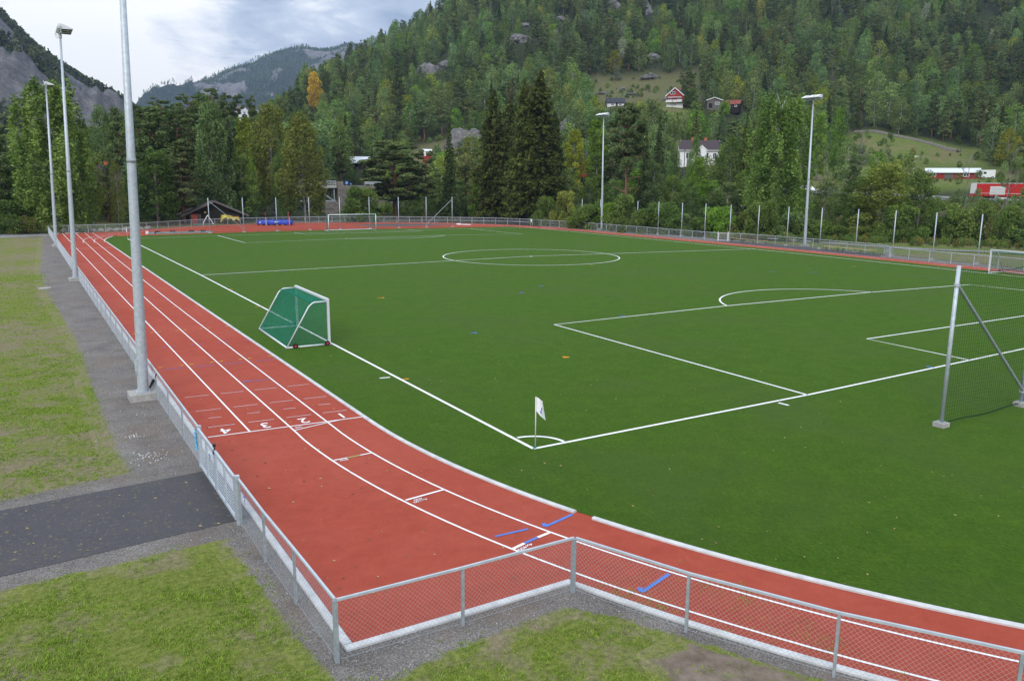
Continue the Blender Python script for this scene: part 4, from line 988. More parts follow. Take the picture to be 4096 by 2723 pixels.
# manhole and boulders
mh = (-10.999, 46.809); m = MB(); m.tube([(mh[0], mh[1], -.02), (mh[0], mh[1], .035)], .42, 24)
for k in range(5): m.box((mh[0] - .24 + .12 * k, mh[1], .038), (.05, .5, .012))
tag(m.build('manhole_cover', M['concrete']), 'round grey manhole cover in the lawn left of the second mast', 'manhole cover')
def rockmesh(name, seed, sx, sy, sz, mat, sub=3, rough=.35, base_cut=-.3):
    import bmesh
    bm = bmesh.new(); bmesh.ops.create_icosphere(bm, subdivisions=sub, radius=1)
    for v in bm.verts:
        c = v.co.copy(); n = mnoise.noise(c * 1.1 + Vector((seed, 0, 0))) * rough + mnoise.noise(c * 2.7 + Vector((0, seed, 0))) * rough * .45 + mnoise.noise(c * 6 + Vector((0, 0, seed))) * rough * .18
        # facet the rock with a few flat cuts
        for fq, am in ((9, .10), (19, .05)): n -= am * rough * 2 * abs(mnoise.noise(Vector((c.x * fq, c.y * fq, c.z * fq * .35 + seed))))
        c *= 1 + n
        for q in range(4):
            r_ = random.Random(seed * 13 + q); nn = Vector((r_.uniform(-1, 1), r_.uniform(-1, 1), r_.uniform(-.2, 1))).normalized(); dd = c.dot(nn) - r_.uniform(.72, .92)
            if dd > 0: c -= nn * dd * .85
        v.co = Vector((c.x * sx, c.y * sy, max(c.z, base_cut) * sz))
    me = bpy.data.meshes.new(name); bm.to_mesh(me); bm.free(); me.materials.append(mat)
    o = bpy.data.objects.new(name, me); C.objects.link(o); return o
bpos = [(-7.4, 117.2, .34), (-6.5, 117.3, .55), (-5.0, 117.4, .5), (-3.7, 117.3, .5), (-2.6, 117.0, .48), (-1.6, 116.9, .46), (-.4, 117.0, .55), (.7, 117.2, .5), (1.8, 117.4, .6), (3.0, 117.8, .7), (4.2, 119.0, .45), (5.3, 119.6, .55)]
for i, (x, y, s_) in enumerate(bpos):
    b = rockmesh('boulder', i + 3, s_ * rng.uniform(1, 1.3), s_ * .8, s_ * .78, M['boulder'], 3, .25); b.location = (x, y, .12)
    tag(b, 'pale rounded boulder in the row behind the far left fence', 'boulder', 'boulders lined up behind the far fence')

# ------------------------------------------------------------------ buildings and structures
def house(name, label, cat, loc, rz, w, d, h, rise, wall, roof, ridge='x', over=.4, wins=(), doors=(), trim=None, chim=(), found=.6, group=None, wfr=None):
    """local frame: x along the front, front face at y=-d/2"""
    t = thing(name, label, cat, loc, group, rz); F = found
    m = MB()
    if ridge == 'x': prof = [(-d / 2, -F), (d / 2, -F), (d / 2, h), (0, h + rise), (-d / 2, h)]; m.prism(prof, (-w / 2, 0, 0), (0, 1, 0), (0, 0, 1), (w, 0, 0))
    else: prof = [(-w / 2, -F), (w / 2, -F), (w / 2, h), (0, h + rise), (-w / 2, h)]; m.prism(prof, (0, d / 2, 0), (1, 0, 0), (0, 0, 1), (0, -d, 0))
    m.build('wall', wall, t)
    m = MB(); S = (d if ridge == 'x' else w) / 2; sl = rise / S; th = .16
    pr = [(-S - over, h - over * sl + .03), (0, h + rise + .03), (S + over, h - over * sl + .03), (S + over, h - over * sl + .03 + th), (0, h + rise + .03 + th), (-S - over, h - over * sl + .03 + th)]
    if ridge == 'x': m.prism(pr, (-w / 2 - over, 0, 0), (0, 1, 0), (0, 0, 1), (w + 2 * over, 0, 0))
    else: m.prism(pr, (0, d / 2 + over, 0), (1, 0, 0), (0, 0, 1), (0, -d - 2 * over, 0))
    rf = m.build('roof', roof, t)
    if trim:
        m = MB()
        if ridge == 'x':
            for sx in (-1, 1):
                for sy in (-1, 1): m.beam((sx * (w / 2 + over + .03), sy * (S + over), h - over * sl + .08), (sx * (w / 2 + over + .03), 0, h + rise + .10), .05, .28)
            m.beam((-w / 2 - over, -S - over - .04, h - over * sl + .10), (w / 2 + over, -S - over - .04, h - over * sl + .10), .06, .24)
        else:
            for sx in (-1, 1): m.beam((sx * (S + over), -d / 2 - over - .03, h - over * sl + .08), (0, -d / 2 - over - .03, h + rise + .10), .06, .34)
        m.build('bargeboard', trim, rf)
    for cx, cy, cw, ch in chim:
        m = MB(); zz = h + rise * (1 - abs(cy if ridge == 'x' else cx) / S); m.box((cx, cy, zz + ch / 2 - .2), (cw, .6, ch + .4)); m.box((cx, cy, zz + ch + .03), (cw + .14, .74, .10)); m.build('chimney', M['brick'], rf)
    for x, zc, ww, wh, n in wins:
        y = -d / 2; fr = wfr or M['white']
        m = MB()
        for k in range(n + 1): m.box((x - ww / 2 + ww * k / n, y - .03, zc), (.12, .10, wh + .12))
        for s_ in (-1, 1): m.box((x, y - .031, zc + s_ * wh / 2), (ww + .13, .095, .12))
        wn = m.build('window', fr, t)
        m = MB(); m.box((x, y - .008, zc), (ww, .03, wh)); m.build('pane', M['glass'], wn)
    for x, ww, wh, mt in doors:
        m = MB(); m.box((x, -d / 2 - .02, wh / 2), (ww, .08, wh)); dr = m.build('door', mt, t)
        m = MB(); m.box((x + ww * .38, -d / 2 - .08, wh * .48), (.05, .06, .14)); m.build('handle', M['galv'], dr)
    return t
def base(h, d, dz=0.0):
    x, y = polar(h, d); return (x, y, gz_hd(h, d) + dz)
def face(h, turn=0.0): return R(-h + turn)
# white house
h_ = 44.09; d_ = 292
b_ = base(h_, d_); b_ = (b_[0], b_[1], (190.636, 191.2, 14.101)[2])
wh = house('white_house', 'white timber house with dark brown roof and two brick chimneys above the river trees', 'house', b_, face(h_, 12), 13.6, 7.5, 4.9, 3.1, M['white'], M['rooftile'], 'x', .5,
     [(-3.4, 2.9, 2.7, 1.9, 3), (2.2, 2.9, 1.6, 1.7, 2), (5.0, 2.9, 1.2, 1.7, 2)], [(.2, 1.1, 2.1, M['white'])], M['offwhite'], [(-1.9, 0, 1.0, 1.0), (2.4, 0, .8, 1.0)], 3)
m = MB(); m.prism([(-1.6, -1), (1.6, -1), (1.6, 4.6), (0, 6.0), (-1.6, 4.6)], (.2, -3.78, 0), (1, 0, 0), (0, 0, 1), (0, -1.5, 0)); pw_ = m.build('porch', M['white'], wh)
m = MB()
for s_ in (-1, 1): m.beam((.2 + s_ * 2.0, -5.4, 4.35), (.2, -5.4, 6.15), .1, .3); m.beam((.2 + s_ * 1.05, -4.6, 5.28), (.2 + s_ * 1.06, -4.61, 5.29), .1, .1)
m.build('bargeboard', M['white'], pw_)
m = MB()
for x in (3.78, 6.0): pass
m.box((6.83, -.2, 2.9), (.10, 1.3, 1.8)); wn = m.build('window', M['offwhite'], wh); m = MB(); m.box((6.86, -.2, 2.9), (.10, 1.0, 1.5)); m.build('pane', M['glass'], wn)
# red house
h_ = 42.81; d_ = 382; b_ = (246.181, 262.514, 41.445)
rh = house('red_house', 'red gabled house with white trim and a white balcony on the grassy slope', 'house', b_, face(h_, -14), 8.6, 11, 5.2, 3.6, M['redboard'], M['roofblack'], 'y', .55,
     [(-1.2, 6.35, 2.4, 1.25, 2), (-2.3, 3.1, 1.6, 1.5, 2), (2.3, 3.1, 1.6, 1.5, 2)], [(.2, 1.0, 2.0, M['white'])], M['white'], [(.6, 1.5, .7, 1.1)], 4)
m = MB(); m.box((0, -6.5, 1.75), (8.4, 1.8, .16))
for k in range(34): m.box((-4.15 + k * .25, -7.38, 2.25), (.17, .05, .95))
m.box((0, -7.38, 2.76), (8.5, .10, .08)); m.build('balcony', M['white'], rh)
m = MB(); m.box((0, -5.5, -.9), (8.7, .12, 4.6)); m.build('foundation', M['offwhite'], rh)
m = MB(); m.prism([(-.2, 4.1), (7.0, 4.0), (7.0, 4.2), (-.2, 4.35)], (-3.4, -5.6, 0), (1, 0, 0), (0, 0, 1), (0, -.9, 0)); m.build('canopy', M['white'], rh)
rh.scale = (.86, .86, .86)
# small buildings on the slope
h_ = 45.21; house('grey_cabin', 'small dark cabin with pale roof and white window, right of the red house', 'cabin', (258.991, 253.012, 40.672), face(h_, 8), 6.4, 6, 3.2, 1.1, M['greywood'], M['roofwhite'], 'y', .5, [(1.3, 1.9, 1.7, 1.0, 3)], [(-1.6, 1.6, 1.9, M['darkwood'])], M['offwhite'], (), 2.5)
h_ = 46.49; house('red_roofed_hut', 'low hut with a red tile roof beside the dark cabin', 'hut', (266.362, 248.348, 40.529), face(h_, -8), 6.4, 5, 1.9, 1.7, M['darkwood'], M['roofred'], 'x', .4, [(1.6, 1.1, .9, .8, 1)], [(-.6, 2.2, 1.5, M['black'])], None, (), 2)
h_ = 38.59; house('black_roofed_house', 'low house with a long black roof among pines on the slope', 'house', (226.371, 282.067, 41.453), face(h_, 6), 7.6, 6, 2.0, 2.0, M['offwhite'], M['roofblack'], 'x', .5, [(-1.5, 1.1, 1.2, .9, 2), (2.0, 1.1, 1.2, .9, 2)], [(.4, .9, 1.8, M['brownwood'])], None, (), 2)
h_ = 51.21; house('red_shed', 'small red shed with a brown roof between the far masts and the river trees', 'shed', (221.385, 169.369, 11.374), face(h_, 3), 4.8, 3.6, 1.9, .9, M['redboard'], M['roofgrey'], 'x', .3, [(-1, 1.2, .7, .7, 1)], [(1, .9, 1.7, M['white'])], None, (), 2)
h_ = 59.62; house('red_barn', 'long red barn with a pale metal roof above the road on the right', 'barn', (236.094, 126.995, 9.572), face(h_, 4), 14.2, 7, 1.9, 1.15, M['redboard'], M['roofwhite'], 'x', .5, [(-5.4, 1.1, 1.6, .9, 2), (3.6, 1.1, 1.6, .9, 2)], [(-1.0, 2.6, 1.7, M['greywood'])], M['offwhite'], (), 2)
h_ = 36.42; house('brown_red_hut', 'narrow reddish hut with a dark gable half hidden by river trees', 'hut', (143.191, 192.119, 11.298), face(h_, 20), 3.2, 4, 2.6, 1.3, M['redboard'], M['brownwood'], 'y', .35, [(0, 1.7, .8, .9, 1)], [], M['brownwood'], (), 2)
h_ = 20.87; hb = house('brown_chalet', 'dark brown chalet with a white metal roof above the bridge', 'house', (89.296, 247.528, 10.349), face(h_, -18), 6.6, 6, 3.4, 1.9, M['brownwood'], M['roofwhite'], 'x', .8, [(-2.2, 2.4, 1.0, 1.0, 1), (1.6, 2.4, 1.4, 1.0, 2)], [(.2, 1.2, 1.9, M['white'])], None, (), 3)
m = MB(); m.prism([(-2.4, 3.1), (2.6, 3.4), (2.6, 3.6), (-2.4, 3.3)], (.8, -3.1, 0), (1, 0, 0), (0, 0, 1), (0, -2.4, 0)); m.build('lean_to_roof', M['roofwhite'], hb)
m = MB()
for k in range(18): m.box((-3 + k * .35, -4.4, 1.5), (.2, .05, .9))
m.box((0, -3.7, 1.0), (6.4, 1.5, .12)); m.build('balcony', M['brownwood'], hb)
h_ = 25.50; house('red_white_hut', 'tiny red hut with white trim glimpsed left of the dark spruce', 'hut', (116.972, 251.97, 16.69), face(h_, 10), 2.8, 3, 1.7, .6, M['redboard'], M['roofwhite'], 'x', .2, [(.2, 1.3, 1.0, .9, 2)], [(-1.1, .8, 1.7, M['white'])], M['white'], (), 3)
h_ = 13.11; house('white_cottage', 'small white cottage high among pines on the wooded rise', 'house', (55.213, 265.341, 28.366), face(h_, 30), 3.0, 4, 2.2, 1.3, M['white'], M['roofgrey'], 'y', .3, [(0, 1.3, .8, .9, 2)], [], None, (), 3)
h_ = 4.96; house('tiled_house', 'house with a dark brown tiled roof behind the far left birches', 'house', (2.201, 152.642, 4.536), face(h_, -16), 7.2, 7, 1.7, 3.9, M['brownwood'], M['rooftile'], 'x', .5, [(-1.6, 1.1, 1.2, .9, 2), (1.8, 1.1, 1.2, .9, 2)], [(0, .9, 1.6, M['brownwood'])], None, [(1.0, 0, .7, .7)], 4)
# equipment shed beyond the far fence
sx0, sy0 = 17.9, 134.2; a_ = R(-3)
sh = house('equipment_shed', 'low dark timber equipment shed with open bay beyond the far fence', 'shed', (sx0, sy0, 0), a_, 9.6, 5.6, 1.75, 2.15, M['darkwood'], M['roofgrey'], 'y', .9, (), [(-3.2, 1.9, 1.75, M['greywood'])], M['greywood'], (), .3)
m = MB(); m.box((2.6, -2.79, .95), (3.4, .04, 1.7)); m.build('bay_shade_panel', M['black'], sh)  # black sheet on the front wall, painted shade for the bay's interior
for k in range(2):
    m = MB(); m.box((-3.2, -2.86, .55 + k * .55), (1.7, .03, .05)); m.build('door_rail', M['darkwood'], sh)
m = MB(); m.box((14.3, 131.0, .9), (1.05, .06, 1.75), -.05); tag(m.build('leaning_board', M['pinkboard']), 'upright dull red panel leaning at the front of the dark shed', 'panel')
t = thing('a_frame', 'white triangular frame standing in front of the dark shed', 'frame', (16.4, 130.6, 0)); o = t.location
m = MB(); A, Bp, Cp = (15.55, 130.6, .08), (17.35, 130.5, .08), (16.45, 130.55, 1.62)
for p, q in ((A, Cp), (Bp, Cp), (A, Bp)): m.beam(p, q, .12, .12)
m.build('frame_bars', M['white'], t, o)
t = thing('covered_goal', 'small goal frame draped with a yellow tarpaulin beside the shed', 'goal', (20.0, 130.2, 0)); o = t.location
m = MB()
for x in (18.9, 21.5): m.tube([(x, 129.9, 0), (x, 129.9, 1.35)], .05, 8)
m.tube([(18.9, 129.9, 1.35), (21.5, 129.9, 1.35)], .05, 8)
for x in (18.9, 21.5): m.tube([(x, 131.0, 0), (x, 130.7, 1.3), (x, 129.9, 1.35)], .03, 6)
m.build('goal_frame', M['pinkboard'], t, o)
m = MB(); vs = []; fs = []; nu, nv = 14, 9
for j in range(nv):
    for i in range(nu):
        u, v = i / (nu - 1), j / (nv - 1)
        y = 129.75 + 1.5 * v; top = 1.45 + .16 * math.sin(u * 5 + .5) + .05 * math.sin(i * 2.1 + j)
        zz = top if .12 < v < .8 else top - (.55 + .18 * math.sin(i * 1.7) if v <= .12 else 1.2)
        if i == 0 or i == nu - 1: zz = min(zz, .35 + .1 * j / nv)
        vs.append((18.55 + 3.3 * u, y, zz))
for j in range(nv - 1):
    for i in range(nu - 1): a = j * nu + i; fs.append((a, a + 1, a + nu + 1, a + nu))
m.add(vs, fs); m.build('tarpaulin', M['tarpyellow'], t, o, True)
m = MB(); m.box((15.2, 129.4, .1), (3.0, .9, .2)); tag(m.build('grey_mat', M['tarpgrey']), 'flat grey-green mat lying in front of the dark shed', 'mat')
m = MB(); m.tube([(16.2, 131.28, 2.05), (16.2, 131.33, 2.05)], .16, 14); m.tube([(16.2, 131.24, 2.05), (16.2, 131.28, 2.05)], .10, 12); tag(m.build('wall_lamp', M['tarpyellow']), 'round cream lamp on the gable of the dark shed', 'lamp')

# road bridge with stone abutment
ab = Vector((59.23, 176.115)); Bz = 6.75
br_ = thing('road_bridge', 'steel truss road bridge on a tall coursed stone abutment behind the far fence', 'bridge', (ab.x, ab.y, 0)); o = br_.location
dirb = Vector((-.985, .17)); nrm_ = Vector((.17, .985)); q3 = lambda p, zz: (p.x, p.y, zz)
m = MB()
def obox(c, l, w, z0, z1, mbx):
    p = [c - dirb * l / 2 - nrm_ * w / 2, c + dirb * l / 2 - nrm_ * w / 2, c + dirb * l / 2 + nrm_ * w / 2, c - dirb * l / 2 + nrm_ * w / 2]
    mbx.add([q3(x, z0) for x in p] + [q3(x, z1) for x in p], [(0, 1, 2, 3), (7, 6, 5, 4), (4, 5, 1, 0), (5, 6, 2, 1), (6, 7, 3, 2), (7, 4, 0, 3)])
A0 = ab + nrm_ * 4
obox(A0 - dirb * 1.0, 7.6, 8, -.5, 6.55, m); obox(A0 + dirb * 4.2, 3.6, 7.6, -.5, 2.6, m); obox(A0 - dirb * 10, 11, 7.7, 1.0, 6.50, m); obox(A0 + dirb * 2.1, 1.3, 8.3, 5.5, 7.6, m); m.build('abutment', M['stone'], br_, o)
m = MB(); obox(A0 + dirb * 19.5, 33, 7.4, 5.95, 6.62, m); m.build('deck', M['concrete'], br_, o)
m = MB(); e0 = A0 - nrm_ * 3.2
for s_ in (0, 6.2):
    e1 = e0 + nrm_ * s_
    m.beam(q3(e1 + dirb * 3.2, 2.75), q3(e1 + dirb * 34, 2.75), .4, .35)
    for k in range(7):
        u = 3.6 + k * 5; m.beam(q3(e1 + dirb * u, 2.8), q3(e1 + dirb * u, 5.9), .28, .28); m.beam(q3(e1 + dirb * (u + .2), 2.9), q3(e1 + dirb * (u + 4.6), 5.85), .34, .3)
m.build('truss', M['galvdull'], br_, o)
m = MB()
for s_ in (-3.5, 3.5):
    e1 = A0 + nrm_ * s_
    for zz in (7.0, 7.35, 7.7): m.beam(q3(e1 + dirb * 3.2, zz), q3(e1 + dirb * 35, zz), .06, .10)
    for k in range(17): m.beam(q3(e1 + dirb * (3.2 + k * 2), 6.6), q3(e1 + dirb * (3.2 + k * 2), 7.75), .08, .08)
    for zz in (7.05, 7.4): m.beam(q3(e1 - dirb * 5.5, zz), q3(e1 - dirb * 15, zz), .06, .25)
    for k in range(5): m.beam(q3(e1 - dirb * (5.5 + k * 2), 6.5), q3(e1 - dirb * (5.5 + k * 2), 7.5), .1, .1)
m.build('railing', M['galv'], br_, o)
for (x, y, zc), s_, nm, l_ in (((55.082, 166.369, 7.26), .72, 'crossing_sign', 'square blue crossing sign with a white triangle at the bridge end'), ((56.662, 167.92, 6.959), .46, 'small_road_sign', 'small round blue road sign right of the crossing sign')):
    t = thing(nm, l_, 'sign', (x, y, 6.4)); o = t.location
    m = MB(); m.tube([(x, y + .05, 6.3), (x, y + .05, zc + s_ / 2)], .035, 8); m.build('pole', M['galv'], t, o)
    m = MB()
    if s_ > .6: m.box((x, y, zc), (s_, .04, s_), R(-14))
    else: m.tube([(x, y + .03, zc), (x, y - .02, zc)], s_ / 2, 18)
    pl = m.build('panel', M['signblue'], t, o)
    m = MB()
    if s_ > .6:
        m.prism([(-.24, -.22), (.24, -.22), (0, .22)], (x, y - .035, zc), (math.cos(R(-14)), math.sin(R(-14)), 0), (0, 0, 1), (0, -.01, 0)); f_ = m.build('symbol', M['white'], pl, o)
        m = MB(); m.tube([(x, y - .055, zc - .16), (x, y - .055, zc + .02)], .035, 6); m.tube([(x, y - .056, zc + .05), (x, y - .056, zc + .09)], .035, 6); m.build('figure', M['black'], pl, o)
    else: m.beam((x - .12, y - .03, zc + .1), (x + .12, y - .03, zc - .1), .02, .07); m.build('symbol', M['white'], pl, o)
# pennant on a pole among the birches
px = (37.592, 164.585, 10.009); t = thing('pennant_pole', 'thin pole with a faded red pennant between the pale birches', 'flag', (px[0], px[1], gz(px[0], px[1]))); o = t.location
m = MB(); m.tube([(px[0], px[1], o.z), (px[0], px[1], px[2] + 1.9)], .05, 6); m.build('pole', M['white'], t, o)
m = MB(); m.add([(px[0], px[1], px[2] + 1.7), (px[0] + .6, px[1] + .1, px[2] + 1.3), (px[0] + .45, px[1] + .1, px[2] - .2), (px[0] + .05, px[1], px[2] + .3)], [(0, 1, 2, 3)]); m.build('cloth', M['redpost'], t, o)

# street lamps and utility poles
def streetlamp(label, top, zb, arm):
    x, y, zt = top; t = thing('street_lamp', label, 'street lamp', (x, y, zb), 'grey street lamps by the road'); o = t.location
    m = MB(); m.tube([(x, y, zb - .3), (x, y, zt)], [.11, .06], 8); m.build('pole', M['galv'], t, o)
    m = MB(); m.prism([(-.1, 0), (1.0 * arm, .04), (1.0 * arm, .16), (0, .2)], (x, y - .2, zt - .02), (1, 0, 0), (0, 0, 1), (0, .4, 0)); m.build('lamp_head', M['white'], t, o)
streetlamp('street lamp left of the pine with bare stem', (149.559, 194.85, 16.894), 6.5, -1); streetlamp('street lamp in front of the white house', (175.096, 170.028, 17.116), 6.2, -1); streetlamp('street lamp left of the red barn', (195.126, 113.492, 15.063), (195.326, 113.178, 7.64)[2], 1)
def upole(label, top, h_):
    x, y, zt = top; zb = gz(x, y); t = thing('utility_pole', label, 'pole', (x, y, zb), 'wooden utility poles on the slope'); o = t.location
    m = MB(); m.tube([(x, y, zb - .4), (x, y, zt)], [.15, .11], 8); m.build('pole_shaft', M['greywood'], t, o)
    m = MB(); m.beam((x - .5, y, zt - .35), (x + .5, y, zt - .35), .09, .12)
    for s_ in (-.42, 0, .42): m.tube([(x + s_, y, zt - .3), (x + s_, y, zt - .08)], .05, 6)
    m.build('crossarm', M['greywood'], t, o)
upole('utility pole beside the narrow reddish hut', (139.567, 186.093, 17.084), 9); upole('utility pole in front of the red house balcony', (233.758, 252.192, 43.29), 9); upole('utility pole on the clearing left of the red house', (248.622, 294.909, 53.402), 9)
upole('utility pole in front of the white house roof', (171.25, 176.524, 18.407), 9); upole('utility pole right of the white house', (182.566, 171.012, 19.345), 9); upole('utility pole at the foot of the log wall on the right', (256.746, 150.765, 19.289), 7)
# log wall / track edge on the right-hand slope
lw = [(271.757, 189.126, 27.586), (274.536, 181.804, 26.203), (276.834, 174.906, 24.371), (279.33, 167.435, 22.094), (279.927, 160.829, 20.637), (279.616, 155.552, 19.391), (280.051, 150.871, 18.36)]
lw = [(x, y, max(z, gz(x, y) + .95)) for x, y, z in lw]
t = thing('stacked_log_wall', 'long pale wall of stacked logs slanting down the slope above the barn', 'log wall', lw[0]); o = t.location
m = MB()
for k in range(3):
    for p, q in zip(lw, lw[1:]):
        a = Vector(p) + Vector((0, 0, -1.2 + .42 * k)); b = Vector(q) + Vector((0, 0, -1.2 + .42 * k)); m.tube([a, b], .2 + .02 * (k % 2), 8)
m.build('logs', M['logs'], t, o)
m = MB()
for p in lw: m.beam((p[0], p[1] - .3, p[2] - 2), (p[0], p[1] - .3, p[2] + .5), .18, .18)
m.build('stakes', M['greywood'], t, o)

# guard rail, sign back, vehicles
gr = thing('guard_rail', 'grey steel guard rail on wooden posts along the valley road', 'guard rail', (*road_off(-4.9)[2][:2], 4.2)); o = gr.location
pts = road_off(-4.9); m = MB()
for p, q in zip(pts, pts[1:]): m.beam((p[0], p[1], p[2] + .72), (q[0], q[1], q[2] + .72), .10, .34)
m.build('rail', M['galv'], gr, o)
pp = along([(p[0], p[1]) for p in pts], 4.0)
for p in pp:
    zz = float(np.interp(p[1], [q[1] for q in pts], [q[2] for q in pts])); m = MB(); m.box((p[0] + .08, p[1], zz + .2), (.16, .16, 1.3)); m.build('post', M['greywood'], gr, o)
sx, sy, sz = (146.728, 65.559, 6.661); zb = gz(sx, sy)
t = thing('road_sign', 'large road sign seen from behind on a steel post before the red truck', 'sign', (sx, sy, zb)); o = t.location
ang = face(61, 8)
m = MB(); m.box((sx, sy, (zb + sz + .8) / 2), (.28, .28, sz + .8 - zb)); m.build('post', M['galv'], t, o)
m = MB(); m.box((sx - .1, sy - .2, sz), (2.5, .10, 1.55), ang)
pnl = m.build('panel', M['offwhite'], t, o)
for k in range(6):
    m = MB(); m.box((sx - .16, sy - .28, sz - .65 + k * .26), (2.5, .05, .03), ang); m.build('stiffener', M['galv'], pnl, o)
m = MB(); m.box((sx, sy, zb + .2), (.9, .9, .9)); m.build('concrete_foot', M['concrete'], t, o)
# articulated truck (front to the right, toward -y)
rd = Vector((8, 46, .5)).normalized(); rz = math.atan2(-rd.y, -rd.x)
tr0 = Vector((154.0 + 1.2, 68.7, 4.36)) + rd * 6.5
tk = thing('articulated_truck', 'red curtain-sided articulated truck driving on the valley road', 'truck', tr0 - Vector((0, 0, .12)), None, rz); tk.scale = (.9, .9, .9)
# local: +x = driving direction, trailer rear at x=0
m = MB(); m.box((6.8, 0, 2.72), (13.6, 2.5, 2.75)); body = m.build('trailer_body', M['truckred'], tk)
m = MB(); m.box((6.8, 0, 4.13), (13.66, 2.56, .12)); m.build('roof_rail', M['white'], body)
for y in (-1.28, 1.28):
    m = MB(); m.box((6.8, y, 1.95), (13.6, .02, .07)); m.build('reflective_stripe', M['white'], body)
    m = MB(); m.box((.75, y, 2.95), (1.5, .03, 2.2)); m.build('rear_panel', M['offwhite'], body)
    m = MB(); m.box((8.0, y * .9, .85), (2.6, .3, .55)); m.build('side_box', M['white'], tk)
    for k in range(22):
        if k % 2: m = MB(); m.box((.5 + k * .6, y, 1.6), (.05, .025, .5)); m.build('strap', M['rubber'], body)
m = MB(); m.box((6.8, 0, 1.18), (13.4, 1.0, .25)); m.build('chassis', M['black'], tk)
def wheel(parent, x, y, r_, w, zc=None):
    m = MB(); zc = r_ if zc is None else zc; m.tube([(x, y - w / 2, zc), (x, y + w / 2, zc)], r_, 20); wh_ = m.build('wheel', M['rubber'], parent)
    m = MB(); m.tube([(x, y - w / 2 - .02, zc), (x, y + w / 2 + .02, zc)], r_ * .55, 14); m.build('rim', M['galv'], wh_)
for x in (2.6, 3.95, 5.3, 12.6):
    for y in (-1.05, 1.05): wheel(tk, x, y, .52, .36)
m = MB(); m.prism([(14.1, .5), (16.4, .5), (16.4, 2.2), (16.1, 3.6), (15.6, 3.95), (14.1, 3.95)], (0, 1.25, 0), (1, 0, 0), (0, 0, 1), (0, -2.5, 0)); cab = m.build('cab', M['white'], tk)
m = MB(); m.prism([(16.30, 2.3), (16.12, 3.3), (16.2, 3.3), (16.42, 2.3)], (0, 1.1, 0), (1, 0, 0), (0, 0, 1), (0, -2.2, 0)); m.build('windscreen', M['glass'], cab)
for y in (-1.05, 1.05): wheel(tk, 15.5, y, .52, .34)
# dark car
cp = Vector((161.6, 114.0, 5.42)); rz = math.atan2(-46, -8)
ca_ = thing('parked_car', 'dark blue estate car behind the guard rail, partly hidden by an alder', 'car', cp, None, rz); ca_.name = 'car'
prof = [(-2.25, .35), (2.2, .35), (2.32, .62), (2.2, .86), (1.15, 1.02), (.35, 1.56), (-1.5, 1.60), (-2.15, 1.15), (-2.3, .9)]
m = MB(); m.prism(prof, (0, .9, 0), (1, 0, 0), (0, 0, 1), (0, -1.8, 0)); body = m.build('body', M['carpaint'], ca_)
for y in (-.905, .905):
    m = MB(); m.prism([(-1.55, 1.08), (.82, 1.08), (.28, 1.48), (-1.42, 1.51)], (0, y, 0), (1, 0, 0), (0, 0, 1), (0, .012 if y > 0 else -.012, 0)); m.build('side_window', M['glass'], body)
    m = MB(); m.box((2.12, y * .78, .74), (.26, .36, .17)); m.build('headlight', M['white'], ca_)
    m = MB(); m.box((.75, y * 1.08, 1.05), (.2, .2, .14)); m.build('mirror', M['alu'], ca_)
m = MB(); m.prism([(1.18, 1.035), (.40, 1.55), (.44, 1.57), (1.24, 1.05)], (0, .78, 0), (1, 0, 0), (0, 0, 1), (0, -1.56, 0)); m.build('windscreen', M['glass'], body)
for x in (-1.4, 1.42):
    for y in (-.82, .82): wheel(ca_, x, y, .33, .22)
# second, pale car mostly hidden
cp = Vector((162.9, 121.5, 5.55)); c2 = thing('car', 'pale car almost hidden behind the weeping birch', 'car', cp, None, rz)
m = MB(); m.prism(prof, (0, .9, 0), (1, 0, 0), (0, 0, 1), (0, -1.8, 0)); b2 = m.build('body', M['white'], c2)
for y in (-.905, .905):
    m = MB(); m.prism([(-1.55, 1.08), (.82, 1.08), (.28, 1.48), (-1.42, 1.51)], (0, y, 0), (1, 0, 0), (0, 0, 1), (0, .012 if y > 0 else -.012, 0)); m.build('side_window', M['glass'], b2)
for x in (-1.4, 1.42):
    for y in (-.82, .82): wheel(c2, x, y, .33, .22)
# white van by the barn
cp = Vector((230.132, 113.158, 9.52)); h_ = 61.47; vn = thing('white_van', 'white high-roofed van parked right of the red barn', 'van', cp, None, face(h_, 205))
m = MB(); m.prism([(-1.9, .4), (1.9, .4), (2.0, 1.2), (1.6, 2.0), (1.35, 2.5), (-1.9, 2.55)], (0, 1.05, 0), (1, 0, 0), (0, 0, 1), (0, -2.1, 0)); b2 = m.build('body', M['white'], vn)
m = MB(); m.prism([(1.98, 1.25), (1.62, 1.98), (1.70, 2.0), (2.05, 1.27)], (0, .9, 0), (1, 0, 0), (0, 0, 1), (0, -1.8, 0)); m.build('windscreen', M['glass'], b2)
for y in (-1.06, 1.06):
    m = MB(); m.box((1.0, y, 1.65), (.8, .02, .6)); m.build('side_window', M['glass'], b2)
for x in (-1.2, 1.25):
    for y in (-.95, .95): wheel(vn, x, y, .36, .24)

